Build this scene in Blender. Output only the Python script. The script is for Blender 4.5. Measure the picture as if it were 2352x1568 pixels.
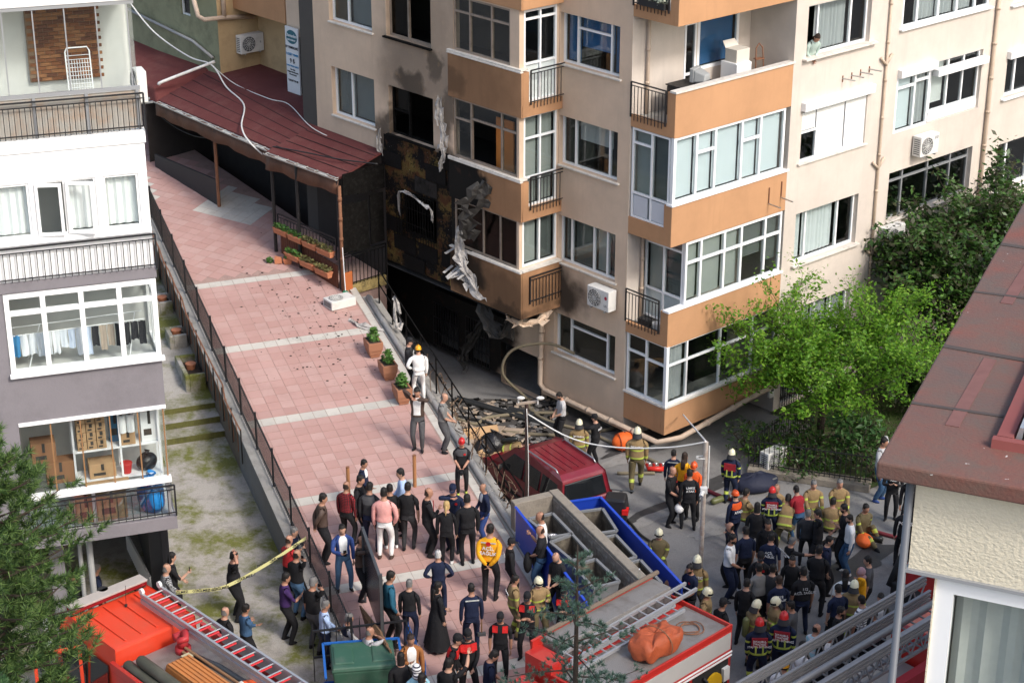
import bpy, bmesh, math, random
from mathutils import Vector as V, Matrix
import numpy as np
random.seed(11)
RAD = math.radians
sc = bpy.context.scene
for o in list(bpy.data.objects): bpy.data.objects.remove(o)
COL = sc.collection
# ---------------------------------------------------------------- camera
PITCH, CAMZ, FPX = RAD(23.17), 23.4, 4300.0          # FPX: focal length in pixels of a 2352 px wide frame
cd = bpy.data.cameras.new('camera'); cam = bpy.data.objects.new('camera', cd); COL.objects.link(cam)
cd.sensor_width = 36; cd.lens = 36 * FPX / 2352; cd.clip_end = 600; cd.clip_start = .5
cam.location = (0, 0, CAMZ); cam.rotation_euler = (math.pi / 2 - PITCH, 0, 0)
sc.camera = cam
# ---------------------------------------------------------------- light
SUN_AZ, SUN_EL = RAD(136), RAD(42)
w = bpy.data.worlds.new('World'); sc.world = w; w.use_nodes = True
nt = w.node_tree; bg = nt.nodes['Background']
sky = nt.nodes.new('ShaderNodeTexSky'); sky.sky_type = 'NISHITA'; sky.sun_disc = False
sky.sun_elevation = SUN_EL; sky.sun_rotation = SUN_AZ; sky.air_density = 1.2; sky.dust_density = 3.5
nt.links.new(sky.outputs[0], bg.inputs[0]); bg.inputs[1].default_value = .15
sl = bpy.data.lights.new('sun', 'SUN'); sl.energy = 1.5; sl.angle = RAD(10); sl.color = (1, .97, .925)
so = bpy.data.objects.new('sun', sl); COL.objects.link(so); so.location = (30, -30, 60)
so.rotation_euler = V((math.sin(SUN_AZ) * math.cos(SUN_EL), math.cos(SUN_AZ) * math.cos(SUN_EL), math.sin(SUN_EL))).to_track_quat('Z', 'Y').to_euler()
sc.view_settings.view_transform = 'Standard'; sc.view_settings.look = 'None'
sc.view_settings.exposure = 0.74; sc.view_settings.gamma = 1.0; sc.view_settings.use_curve_mapping = False
sc.cycles.max_bounces = 6; sc.cycles.diffuse_bounces = 3; sc.cycles.glossy_bounces = 3
sc.cycles.transparent_max_bounces = 24; sc.cycles.transmission_bounces = 3
sc.cycles.use_denoising = True; sc.cycles.sample_clamp_indirect = 6
# ---------------------------------------------------------------- measuring: a pixel of the 2352 px wide photograph to a point of the place
cF = V((0, math.cos(PITCH), -math.sin(PITCH))); cU = V((0, math.sin(PITCH), math.cos(PITCH))); cC = V((0, 0, CAMZ))
def ray(x, y): return (cF * FPX + V((1, 0, 0)) * (x - 1176) - cU * (y - 784)).normalized()
def onpl(x, y, p0, n):
    d = ray(x, y); return cC + d * ((V(p0) - cC).dot(n) / d.dot(n))
def onz(x, y, z): return onpl(x, y, (0, 0, z), V((0, 0, 1)))
def T(i, j, x, y): return 784 * i + x / 3, 522.67 * j + y / 3
def az(deg): a = RAD(deg); return V((math.sin(a), math.cos(a), 0))
ST = .65                                                # street level
TU, TN = az(-20.5), az(69.5)                            # terrace: up-slope direction and across
TO, TSL = V((-2.4, 38, 1.8)), .12
TNRM = TN.cross(TU + V((0, 0, TSL))).normalized()
def terp(n, s, h=0): p = TO + TN * n + TU * s; return V((p.x, p.y, TO.z + TSL * s + h))
def ter(x, y): return onpl(x, y, TO, TNRM)
def terz(p): return TO.z + TSL * (V((p[0], p[1], 0)) - V((TO.x, TO.y, 0))).dot(TU)
# ---------------------------------------------------------------- materials
MATS = {}
def nodes(name):
    m = bpy.data.materials.new(name); m.use_nodes = True; MATS[name] = m
    t = m.node_tree; return m, t, t.nodes['Principled BSDF']
def N(t, kind, **kw):
    n = t.nodes.new('ShaderNode' + kind)
    for k, v in kw.items():
        if k[0] == 'i' and k[1:].isdigit(): n.inputs[int(k[1:])].default_value = v
        else: setattr(n, k, v)
    return n
def noise(t, co, scale, detail=4, rough=.6):
    n = N(t, 'TexNoise'); n.inputs['Scale'].default_value = scale; n.inputs['Detail'].default_value = detail
    n.inputs['Roughness'].default_value = rough; t.links.new(co, n.inputs['Vector']); return n.outputs[0]
def ramp(t, fac, a, b, c0=(0, 0, 0, 1), c1=(1, 1, 1, 1)):
    r = N(t, 'ValToRGB'); e = r.color_ramp.elements; e[0].position = a; e[1].position = b; e[0].color = c0; e[1].color = c1
    t.links.new(fac, r.inputs[0]); return r.outputs[0]
def mix(t, fac, a, b, blend='MIX'):
    n = N(t, 'MixRGB', blend_type=blend)
    for s, x in zip(n.inputs, (fac, a, b)):
        if hasattr(x, 'is_linked') or isinstance(x, bpy.types.NodeSocket): t.links.new(x, s)
        elif isinstance(x, (int, float)): s.default_value = x
        else: s.default_value = (*x[:3], 1)
    return n.outputs[0]
def bumpn(t, bs, h, strength, dist=.02):
    b = N(t, 'Bump'); b.inputs['Strength'].default_value = strength; b.inputs['Distance'].default_value = dist
    t.links.new(h, b.inputs['Height']); t.links.new(b.outputs[0], bs.inputs['Normal'])
def coords(t): return N(t, 'TexCoord').outputs['Object']
def c3(c, k): return tuple(min(1, x * k) for x in c)
def mat(name, col, rough=.7, var=.12, scale=3, bump=0, bscale=60, metal=0, spec=.4, dirt=None, dscale=2, damt=.5, rnd=0, coat=0):
    if name in MATS: return MATS[name]
    m, t, bs = nodes(name); co = coords(t)
    bs.inputs['Roughness'].default_value = rough; bs.inputs['Metallic'].default_value = metal
    bs.inputs['Specular IOR Level'].default_value = spec
    if coat: bs.inputs['Coat Weight'].default_value = coat; bs.inputs['Coat Roughness'].default_value = .08
    c = mix(t, noise(t, co, scale), c3(col, 1 - var), c3(col, 1 + var))
    if rnd:
        oi = N(t, 'ObjectInfo'); c = mix(t, 1.0, c, ramp(t, oi.outputs['Random'], 0, 1, (1 - rnd,) * 3 + (1,), (1 + rnd * .4,) * 3 + (1,)), 'MULTIPLY')
    if dirt: c = mix(t, ramp(t, noise(t, co, dscale, 6, .7), .48, .72), c, mix(t, damt, c, dirt))
    t.links.new(c, bs.inputs['Base Color'])
    if bump: bumpn(t, bs, noise(t, co, bscale, 5, .65), bump)
    return m
def flat(name, col, rough=.6, metal=0, emit=0):
    if name in MATS: return MATS[name]
    m, t, bs = nodes(name); bs.inputs['Base Color'].default_value = (*col, 1); bs.inputs['Roughness'].default_value = rough
    bs.inputs['Metallic'].default_value = metal
    if emit: bs.inputs['Emission Color'].default_value = (*col, 1); bs.inputs['Emission Strength'].default_value = emit
    return m
def glassm(name, tint=(.75, .8, .8), gl=.06, glr=.02, fres=1.25):
    m = bpy.data.materials.new(name); m.use_nodes = True; MATS[name] = m; t = m.node_tree; t.nodes.clear()
    out = N(t, 'OutputMaterial'); tr = N(t, 'BsdfTransparent'); tr.inputs[0].default_value = (*tint, 1)
    g = N(t, 'BsdfGlossy'); g.inputs['Roughness'].default_value = glr
    lw = N(t, 'LayerWeight'); pw = N(t, 'Math', operation='POWER'); pw.inputs[1].default_value = 3.5; t.links.new(lw.outputs['Facing'], pw.inputs[0])
    add = N(t, 'Math', operation='MULTIPLY_ADD'); add.inputs[1].default_value = .45; add.inputs[2].default_value = gl; t.links.new(pw.outputs[0], add.inputs[0])
    mx = N(t, 'MixShader'); t.links.new(add.outputs[0], mx.inputs[0]); t.links.new(tr.outputs[0], mx.inputs[1]); t.links.new(g.outputs[0], mx.inputs[2])
    t.links.new(mx.outputs[0], out.inputs[0]); return m
# ---------------------------------------------------------------- meshes
class MB:
    def __init__(s): s.v = []; s.f = []; s.m = []
    def add(s, vs, fs, m=0):
        o = len(s.v); s.v += [tuple(p) for p in vs]; s.f += [[i + o for i in f] for f in fs]; s.m += [m] * len(fs); return s
    def hexa(s, p, m=0): return s.add(p, [(0, 3, 2, 1), (4, 5, 6, 7), (0, 1, 5, 4), (1, 2, 6, 5), (2, 3, 7, 6), (3, 0, 4, 7)], m)
    def box(s, x0, x1, y0, y1, z0, z1, m=0):
        return s.hexa([(x0, y0, z0), (x1, y0, z0), (x1, y1, z0), (x0, y1, z0), (x0, y0, z1), (x1, y0, z1), (x1, y1, z1), (x0, y1, z1)], m)
    def quad(s, a, b, c, d, m=0): return s.add([a, b, c, d], [(0, 1, 2, 3)], m)
    def poly(s, pts, m=0): return s.add(pts, [tuple(range(len(pts)))], m)
    def bar(s, p, q, w, h, m=0, up=(0, 0, 1)):
        p, q = V(p), V(q); d = (q - p).normalized(); u = V(up)
        if abs(d.dot(u)) > .99: u = V((0, 1, 0))
        x = d.cross(u).normalized() * w / 2; y = x.cross(d).normalized() * h / 2
        return s.hexa([p - x - y, p + x - y, q + x - y, q - x - y, p - x + y, p + x + y, q + x + y, q - x + y], m)
    def tube(s, pts, r, n=8, m=0, cap=True, sq=None):
        pts = [V(p) for p in pts]; k = len(pts); rs = r if hasattr(r, '__len__') else [r] * k; o = len(s.v); x = None
        for i, p in enumerate(pts):
            d = (pts[min(i + 1, k - 1)] - pts[max(i - 1, 0)])
            d = d.normalized() if d.length > 1e-9 else V((0, 0, 1))
            if x is None: x = d.cross(V((0, 0, 1)) if abs(d.z) < .9 else V((0, 1, 0))).normalized()
            x = (x - d * x.dot(d)).normalized(); y = d.cross(x)
            for j in range(n):
                a = 2 * math.pi * j / n; s.v.append(tuple(p + (x * math.cos(a) + y * math.sin(a)) * rs[i]))
        for i in range(k - 1):
            for j in range(n):
                s.f.append([o + i * n + j, o + i * n + (j + 1) % n, o + (i + 1) * n + (j + 1) % n, o + (i + 1) * n + j]); s.m.append(m)
        if cap:
            s.f.append([o + j for j in range(n)][::-1]); s.m.append(m); s.f.append([o + (k - 1) * n + j for j in range(n)]); s.m.append(m)
        return s
    def cyl(s, c, r, h, n=12, m=0, axis=(0, 0, 1), r2=None):
        c = V(c); a = V(axis).normalized(); return s.tube([c, c + a * h], [r, r if r2 is None else r2], n, m)
    def prism(s, pts, ext, m=0):
        k = len(pts); e = V(ext); q = [V(p) for p in pts]
        return s.add(q + [p + e for p in q], [tuple(range(k))[::-1], tuple(range(k, 2 * k))] + [(i, (i + 1) % k, k + (i + 1) % k, k + i) for i in range(k)], m)
    def ball(s, c, rx, ry=None, rz=None, n=10, k=6, m=0, z0=-1., z1=1.):
        ry = ry or rx; rz = rz or rx; o = len(s.v); c = V(c)
        for i in range(k + 1):
            t = z0 + (z1 - z0) * i / k; t = math.sin(t * math.pi / 2); r = math.sqrt(max(0, 1 - t * t))
            for j in range(n): a = 2 * math.pi * j / n; s.v.append((c.x + rx * r * math.cos(a), c.y + ry * r * math.sin(a), c.z + rz * t))
        for i in range(k):
            for j in range(n): s.f.append([o + i * n + j, o + i * n + (j + 1) % n, o + (i + 1) * n + (j + 1) % n, o + (i + 1) * n + j]); s.m.append(m)
        return s
    def torus(s, c, R, r, n=20, k=8, m=0, ax=(0, 0, 1)):
        a = V(ax).normalized(); x = a.cross(V((1, 0, 0)) if abs(a.x) < .9 else V((0, 1, 0))).normalized(); y = a.cross(x); o = len(s.v); c = V(c)
        for i in range(n):
            t = 2 * math.pi * i / n; d = x * math.cos(t) + y * math.sin(t)
            for j in range(k): u = 2 * math.pi * j / k; s.v.append(tuple(c + d * (R + r * math.cos(u)) + a * r * math.sin(u)))
        for i in range(n):
            for j in range(k): s.f.append([o + i * k + j, o + ((i + 1) % n) * k + j, o + ((i + 1) % n) * k + (j + 1) % k, o + i * k + (j + 1) % k]); s.m.append(m)
        return s
    def mesh(s, name, mats, smooth=False):
        me = bpy.data.meshes.new(name); me.from_pydata(s.v, [], s.f)
        for m in (mats if isinstance(mats, (list, tuple)) else [mats]): me.materials.append(m)
        if len(me.materials) > 1: me.polygons.foreach_set('material_index', s.m)
        if smooth: me.polygons.foreach_set('use_smooth', [True] * len(me.polygons))
        me.update(); return me
    def build(s, name, mats, parent=None, smooth=False, loc=None, rz=0, bevel=0, sub=0, split=0):
        if split:                                         # one object for each loose piece
            par = list(range(len(s.v)))
            def fd(i):
                while par[i] != i: par[i] = par[par[i]]; i = par[i]
                return i
            for f in s.f:
                for i in f[1:]: par[fd(i)] = fd(f[0])
            gr = {}
            for f, m in zip(s.f, s.m): gr.setdefault(fd(f[0]), []).append((f, m))
            for fs in gr.values():
                ids = sorted({i for f, _ in fs for i in f}); mp = {i: k for k, i in enumerate(ids)}; q = MB(); q.v = [s.v[i] for i in ids]; q.f = [[mp[i] for i in f] for f, _ in fs]; q.m = [m for _, m in fs]
                o = q.build(name, mats, parent, smooth, loc, rz, bevel, sub)
            return o
        o = put(name, s.mesh(name, mats, smooth), parent, loc, rz)
        if bevel: b = o.modifiers.new('b', 'BEVEL'); b.width = bevel; b.segments = 2; b.limit_method = 'ANGLE'; b.angle_limit = RAD(40)
        if sub: b = o.modifiers.new('s', 'SUBSURF'); b.levels = b.render_levels = sub
        return o
def put(name, me, parent=None, loc=None, rz=0, scale=None, rot=None):
    o = bpy.data.objects.new(name, me); COL.objects.link(o); o.parent = parent
    if loc is not None: o.location = loc
    if rz: o.rotation_euler = (0, 0, rz)
    if rot is not None: o.rotation_euler = rot
    if scale is not None: o.scale = scale
    return o
def tag(o, label, cat=None, group=None, kind=None):
    o['label'] = label
    if cat: o['category'] = cat
    if group: o['group'] = group
    if kind: o['kind'] = kind
    return o
def thing(name, label, cat, loc=(0, 0, 0), rz=0, group=None):
    o = put(name, None, None, loc, rz); return tag(o, label, cat, group)
def struct(o, label=None):
    o['kind'] = 'structure'
    if label: o['label'] = label
    return o
def ctree(o, parent=None, name=None):
    c = o.copy(); COL.objects.link(c); c.parent = parent
    for ch in o.children: ctree(ch, c)
    return c
def textmesh(s, size, mats, ext=.004, align='CENTER', sx=1):
    cu = bpy.data.curves.new('lettering', 'FONT'); cu.body = s; cu.size = size; cu.extrude = ext; cu.align_x = align; cu.align_y = 'CENTER'
    cu.resolution_u = 2; cu.space_line = .85; cu.offset = size * .012
    o = bpy.data.objects.new('t', cu); COL.objects.link(o); bpy.context.view_layer.update()
    me = bpy.data.meshes.new_from_object(o.evaluated_get(bpy.context.evaluated_depsgraph_get())); bpy.data.objects.remove(o)
    me.materials.clear(); me.materials.append(mats); return me
def text(s, size, m, parent, p, right, up, sx=1, align='CENTER'):
    r, u = V(right).normalized(), V(up).normalized(); n = r.cross(u); o = put('lettering', textmesh(s, size, m, align=align), parent)
    o.matrix_local = Matrix(((r.x * sx, u.x, n.x, p[0]), (r.y * sx, u.y, n.y, p[1]), (r.z * sx, u.z, n.z, p[2]), (0, 0, 0, 1))); return o
# ---------------------------------------------------------------- a facade plane: u along, z up, d outwards
class Face:
    def __init__(s, o, u, n): s.o, s.u, s.n = V((*o, 0)), V((*u, 0)), V((*n, 0))
    def P(s, u, z, d=0): return s.o + s.u * u + s.n * d + V((0, 0, z))
    def box(s, mb, u0, u1, z0, z1, d0, d1, m=0):
        P = s.P; return mb.hexa([P(u0, z0, d1), P(u1, z0, d1), P(u1, z0, d0), P(u0, z0, d0), P(u0, z1, d1), P(u1, z1, d1), P(u1, z1, d0), P(u0, z1, d0)], m)
    def quad(s, mb, u0, u1, z0, z1, d=0, m=0): P = s.P; return mb.quad(P(u0, z0, d), P(u1, z0, d), P(u1, z1, d), P(u0, z1, d), m)
    def wall(s, mb, u0, u1, z0, z1, holes=(), dep=.25, m=0, mr=None):
        mr = m if mr is None else mr; us = sorted({u0, u1, *[h[i] for h in holes for i in (0, 1)]}); zs = sorted({z0, z1, *[h[i] for h in holes for i in (2, 3)]}); P = s.P
        for a, b in zip(us, us[1:]):
            for c, d in zip(zs, zs[1:]):
                mu, mz = (a + b) / 2, (c + d) / 2
                if mu < u0 or mu > u1 or mz < z0 or mz > z1: continue
                if not any(h[0] < mu < h[1] and h[2] < mz < h[3] for h in holes): s.quad(mb, a, b, c, d, 0, m)
        for h in holes:
            a, b, c, d = h[:4]
            mb.quad(P(a, c), P(a, d), P(a, d, -dep), P(a, c, -dep), mr); mb.quad(P(b, d), P(b, c), P(b, c, -dep), P(b, d, -dep), mr)
            mb.quad(P(b, c), P(a, c), P(a, c, -dep), P(b, c, -dep), mr); mb.quad(P(a, d), P(b, d), P(b, d, -dep), P(a, d, -dep), mr)
        return mb
def window(par, F, u0, u1, z0, z1, cols, d=-.14, fw=.055, mf=None, gl=None, name='window', skip=(), back=None):
    """cols: [(width share, [transom heights as shares])...]; back: material or list per column of what hangs behind the glass"""
    mb = MB(); t = .07; tot = sum(c[0] for c in cols); u = u0
    F.box(mb, u0, u1, z0, z0 + fw, d - t, d); F.box(mb, u0, u1, z1 - fw, z1, d - t, d)
    F.box(mb, u0, u0 + fw, z0 + fw, z1 - fw, d - t, d); F.box(mb, u1 - fw, u1, z0 + fw, z1 - fw, d - t, d)
    panes = []; spans = []
    for k, (wd, tr) in enumerate(cols):
        un = u + (u1 - u0) * wd / tot; l = u + (fw if k == 0 else fw * .5); r = un - (fw if k == len(cols) - 1 else fw * .5); spans.append((l, r))
        if k < len(cols) - 1: F.box(mb, un - fw * .5, un + fw * .5, z0 + fw, z1 - fw, d - t, d + .004)
        zb = z0 + fw
        for q in list(tr) + [None]:
            zt = z1 - fw if q is None else z0 + (z1 - z0) * q
            if q is not None: F.box(mb, l, r, zt - fw * .5, zt + fw * .5, d - t, d)
            panes.append((l, r, zb, zt if q is None else zt - fw * .5)); zb = zt + fw * .5
        u = un
    wo = mb.build(name, mf or MATS['pvc'], par)
    for i, (l, r, b, tt) in enumerate(panes):
        if i in skip: continue
        _pane(F, l, r, b, tt, d, gl or MATS['glass'], wo)
    if back:
        for i, (l, r) in enumerate(spans):
            bk = back[i] if isinstance(back, list) else back
            if bk: hang(bk, F, l, r, z0 + fw, z1 - fw, d - .16, wo)
    return wo
def _pane(F, l, r, b, t, d, m, par):
    mb = MB(); F.box(mb, l, r, b, t, d - .045, d - .035); return mb.build('pane', m, par)
def hang(bk, F, l, r, z0, z1, d, par):
    kind, m = bk[0], bk[1]; top = bk[2] if len(bk) > 2 else 0; mb = MB()
    if kind == 'blind':                                   # horizontal slats down to share `top` of the height
        zb = z0 + (z1 - z0) * top; n = max(3, int((z1 - zb) / .055))
        for i in range(n):
            z = zb + (z1 - zb) * (i + .5) / n; P = F.P; mb.quad(P(l, z - .028, d + .012), P(r, z - .028, d + .012), P(r, z + .028, d - .012), P(l, z + .028, d - .012))
        return mb.build('blind', m, par)
    if kind == 'cloth':                                   # pleated curtain
        n = max(6, int((r - l) / .05)); P = F.P; zb = z0 + (z1 - z0) * top
        for i in range(n):
            a, b = l + (r - l) * i / n, l + (r - l) * (i + 1) / n; e, g = .025 * math.sin(i * 1.9), .025 * math.sin((i + 1) * 1.9)
            mb.quad(P(a, zb, d + e), P(b, zb, d + g), P(b, z1, d + g), P(a, z1, d + e))
        return mb.build('curtain', m, par, smooth=True)
    if kind == 'panel':
        F.box(mb, l, r, z0 + (z1 - z0) * top, z1, d - .01, d); return mb.build('roller_blind', m, par)
def railing(par, F, u0, u1, z0, z1, m, d=.03, step=.115, name='railing', over=.0, mid=.09):
    mb = MB(); P = F.P
    mb.bar(P(u0, z1, d), P(u1, z1, d), .035, .03); mb.bar(P(u0, z1 - mid, d), P(u1, z1 - mid, d), .025, .02); mb.bar(P(u0, z0 + .06, d), P(u1, z0 + .06, d), .025, .02)
    for u in (u0, u1): mb.bar(P(u, z0 - .02, d), P(u, z1, d), .035, .035)
    r = mb.build(name, m, par); n = max(2, int((u1 - u0) / step)); me = None
    for i in range(1, n):
        u = u0 + (u1 - u0) * i / n; p = P(u, z0 - over, d)
        if me is None: b = MB(); b.box(-.008, .008, -.008, .008, 0, z1 - mid - z0 + over); me = b.mesh('baluster', m)
        put('baluster', me, r, p)
    return r
BK = V((4.0683, 45.1, 0)); BROT = RAD(41.7)
def bw(b, a, z): return BK + V((math.cos(BROT) * b - math.sin(BROT) * a, math.sin(BROT) * b + math.cos(BROT) * a, z))
# ---------------------------------------------------------------- shared materials
def sootmat(name, base, blobs, bump=.35, bscale=55, nz=.55, char=(.02, .015, .012)):
    m, t, bs = nodes(name); co = coords(t); bs.inputs['Roughness'].default_value = .85; bs.inputs['Specular IOR Level'].default_value = .2
    c = mix(t, noise(t, co, 1.1, 5), c3(base, .9), c3(base, 1.08))
    c = mix(t, ramp(t, noise(t, co, .45, 6, .7), .42, .68), c, c3(base, .84))
    # rain streaks and grime: noise stretched along the height
    mp = N(t, 'Mapping'); mp.inputs['Scale'].default_value = (3.2, 3.2, .35); t.links.new(co, mp.inputs[0])
    c = mix(t, ramp(t, noise(t, mp.outputs[0], 1.3, 5, .65), .52, .8), c, c3(base, .85))
    if blobs:
        nd = N(t, 'TexNoise'); nd.inputs['Scale'].default_value = 1.6; nd.inputs['Detail'].default_value = 5; t.links.new(co, nd.inputs['Vector'])
        sub = N(t, 'VectorMath', operation='SUBTRACT'); sub.inputs[1].default_value = (.5, .5, .5); t.links.new(nd.outputs['Color'], sub.inputs[0])
        sc_ = N(t, 'VectorMath', operation='SCALE'); sc_.inputs['Scale'].default_value = nz * 2; t.links.new(sub.outputs[0], sc_.inputs[0])
        ad = N(t, 'VectorMath', operation='ADD'); t.links.new(co, ad.inputs[0]); t.links.new(sc_.outputs[0], ad.inputs[1]); acc = None
        for (x, y, z, rx, ry, rz, k) in blobs:
            s = N(t, 'VectorMath', operation='SUBTRACT'); s.inputs[1].default_value = (x, y, z); t.links.new(ad.outputs[0], s.inputs[0])
            d = N(t, 'VectorMath', operation='DIVIDE'); d.inputs[1].default_value = (rx, ry, rz); t.links.new(s.outputs[0], d.inputs[0])
            l = N(t, 'VectorMath', operation='LENGTH'); t.links.new(d.outputs[0], l.inputs[0])
            mr = N(t, 'MapRange', interpolation_type='SMOOTHSTEP'); mr.inputs[1].default_value = .35 if k < .99 else .72; mr.inputs[2].default_value = 1.05 if k < .99 else .95; mr.inputs[3].default_value = k; mr.inputs[4].default_value = 0
            t.links.new(l.outputs['Value'], mr.inputs[0])
            if acc is None: acc = mr.outputs[0]
            else: mm = N(t, 'Math', operation='MAXIMUM'); t.links.new(acc, mm.inputs[0]); t.links.new(mr.outputs[0], mm.inputs[1]); acc = mm.outputs[0]
        c = mix(t, acc, c, mix(t, ramp(t, noise(t, co, 2.3, 6, .75), .56, .66), (.010, .009, .008), mix(t, noise(t, co, 5, 4), (.05, .022, .012), char)))
    t.links.new(c, bs.inputs['Base Color']); bumpn(t, bs, noise(t, co, bscale, 5, .65), bump)
    return m
BEIGE, ORANGE = (.67, .515, .385), (.50, .275, .145)
FIRE = [(-1.4, 8.5, 9.9, 9, 2.6, 1.9, .55), (-1.4, 8.3, 11.4, 9, 2.3, 1.7, .42), (-1.4, 9.9, 7.6, 9, .7, .9, .8), (-1.4, 8.8, 9.5, 9, 1.25, .65, .85), (-1.4, 9.75, 8.1, 9, .35, 1.0, .8), (-1.4, 7.7, 10.2, 9, .55, .95, .8), (-1.4, 7.2, 9.0, 9, .45, 1.3, .75), (-1.4, 8.9, 10.3, 9, 1.4, .45, .5),
        (-1.4, 7.6, 5.6, 9, 3.6, 2.7, 1.0), (-1.4, 9.2, 5.2, 9, 2.0, 3.2, 1.0), (-1.4, 7.0, 5.6, 9, 2.0, 2.6, 1.0), (-1.4, 7.5, 3.9, 9, 3.6, .6, 1.0), (-1.4, 6.9, 11.2, 9, .7, 2.2, .35), (-1.4, 9.0, 11.5, 9, 1.3, 1.4, .35)]
FIREP = [(-1.4, 6.2, 10.0, 9, 3.0, 1.4, .5), (-1.4, 5.4, 4.4, 9, 2.9, 1.3, .65), (-1.4, 4.9, 7.1, 9, 1.6, 1.0, .35), (-1.4, 7.0, 9.9, 9, 1.3, .75, .7), (-1.4, 6.6, 7.2, 9, 1.35, 1.2, 1.0), (-1.4, 6.4, 4.6, 9, 1.6, 1.1, .95), (-1.4, 4.6, 3.9, 1.6, 1.4, .6, .85), (-.4, 4.26, 3.95, 1.2, .5, .35, .7), (-1.4, 5.2, 9.9, 9, 2.2, .6, .3)]
mat('pvc', (.82, .83, .84), .35, .03); mat('pvc_sooty', (.30, .24, .19), .5, .25, 2, dirt=(.05, .04, .03), dscale=1.5)
mat('alu', (.42, .43, .45), .4, .08, metal=.5)
mat('black_metal', (.018, .018, .02), .45, .2); mat('charred', (.006, .0055, .005), .85, .5, 4, bump=.7, bscale=30, spec=.08, dirt=(.02, .019, .018), dscale=9, damt=.8)
mat('marble', (.66, .62, .56), .55, .1, 6, dirt=(.30, .26, .21), dscale=5)
mat('concrete', (.33, .315, .29), .9, .15, 2, bump=.4, dirt=(.14, .13, .11), dscale=3)
glassm('glass', (.87, .90, .90), .035); glassm('glass_clear', (.95, .97, .965), .02); glassm('glass_sooty', (.25, .22, .19), .01, .15, 1.15)
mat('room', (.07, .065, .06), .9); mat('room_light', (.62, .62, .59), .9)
mat('blind_grey', (.36, .375, .345), .6, .05); mat('blind_dark', (.12, .13, .12), .6); mat('blind_blue', (.03, .14, .34), .5, .08); mat('blind_pale', (.74, .80, .82), .7, .04)
mat('curtain_white', (.78, .80, .80), .9, .05); mat('curtain_grey', (.45, .46, .46), .9, .08); mat('shutter', (.80, .80, .77), .5, .04)
mat('white_paint', (.80, .80, .79), .6, .04, dirt=(.5, .47, .42), dscale=1.5, damt=.4)
mat('rust', (.22, .10, .055), .8, .3, 6, bump=.3); mat('steel', (.45, .46, .47), .35, .1, metal=.8); mat('dark_steel', (.10, .105, .11), .4, .2, metal=.4)
mat('rubber', (.02, .02, .021), .7, .2); mat('hose_tan', (.20, .17, .115), .85, .2, 8, dirt=(.12, .1, .07), dscale=4); mat('wire_white', (.72, .71, .68), .6, .1); mat('wire_black', (.02, .02, .02), .5)
mat('terracotta', (.50, .19, .095), .8, .15, dirt=(.2, .1, .06)); mat('soil', (.05, .035, .025), .95); mat('leaf', (.075, .17, .03), .55, .35, 9); mat('leaf_dark', (.03, .075, .02), .45, .35, 6)
mat('plastic_white', (.70, .69, .66), .5, .05, dirt=(.35, .33, .29), dscale=3); mat('cardboard', (.42, .27, .145), .9, .12, 3); mat('bag_black', (.015, .015, .017), .25, .2, bump=.8, bscale=14)
mat('foil', (.7, .7, .72), .25, .2, metal=.8, bump=1, bscale=25); mat('membrane', (.032, .030, .028), .7, .5, 3, bump=.8, bscale=10, dirt=(.02, .018, .016), dscale=3, damt=.9)
# ---------------------------------------------------------------- street, terrace, driveway
def groundmat(name, c0, c1, dark, s1=.6, s2=3.0, bump=.35, moss=None, mlo=.5, mhi=.62, ms=.9):
    m, t, bs = nodes(name); g = N(t, 'NewGeometry').outputs['Position']; bs.inputs['Roughness'].default_value = .88; bs.inputs['Specular IOR Level'].default_value = .25
    c = mix(t, noise(t, g, s1, 6), c0, c1); c = mix(t, ramp(t, noise(t, g, s2, 8, .7), .5, .75), c, dark)
    if moss:
        c = mix(t, ramp(t, noise(t, g, ms, 7, .72), mlo, mhi), c, mix(t, noise(t, g, 25, 4), c3(moss, .6), c3(moss, 1.4)))
    c = mix(t, ramp(t, noise(t, g, 60, 3), .35, .7), c3((1, 1, 1), .86), (1, 1, 1), 'MIX') if False else c
    sp = ramp(t, noise(t, g, 45, 4, .7), .3, .75, (.72,) * 3 + (1,), (1.12,) * 3 + (1,)); c = mix(t, 1.0, c, sp, 'MULTIPLY')
    t.links.new(c, bs.inputs['Base Color']); bumpn(t, bs, noise(t, g, 38, 6, .7), bump); return m
street_m = groundmat('street_asphalt', (.20, .195, .19), (.29, .28, .27), (.14, .135, .13), .45, .8)
mb = MB(); mb.quad((-150, -60, ST), (150, -60, ST), (150, 220, ST), (-150, 220, ST)); struct(mb.build('street', street_m), 'grey asphalt street below the burnt building')
# wet and ash-dark patch before the club entrance, lighter concrete apron
ash = groundmat('ash_ground', (.055, .05, .047), (.13, .12, .11), (.025, .022, .02), 1.2, 4, .6)
def patch(name, m, pts, z, label):
    mb = MB(); mb.poly([V((p.x, p.y, z)) for p in pts]); return struct(mb.build(name, m), label)
pix = lambda tl, pts, z: [onz(*T(*tl, *p), z) for p in pts]
patch('ash_pavement', ash, pix((1, 1), [(640, 1170), (1060, 1180), (1480, 1180), (1900, 1400), (1500, 1440), (1260, 1470), (1100, 1500), (800, 1420), (700, 1330)], ST + .004), ST + .004, 'ash covered ground before the club entrance')
wet = groundmat('wet_asphalt', (.05, .05, .052), (.085, .083, .082), (.035, .034, .034), 1, 3, .25); wet.node_tree.nodes['Principled BSDF'].inputs['Roughness'].default_value = .45
pale = groundmat('pale_asphalt', (.27, .26, .25), (.34, .33, .31), (.2, .19, .18), 1.5, 4, .5)
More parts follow.
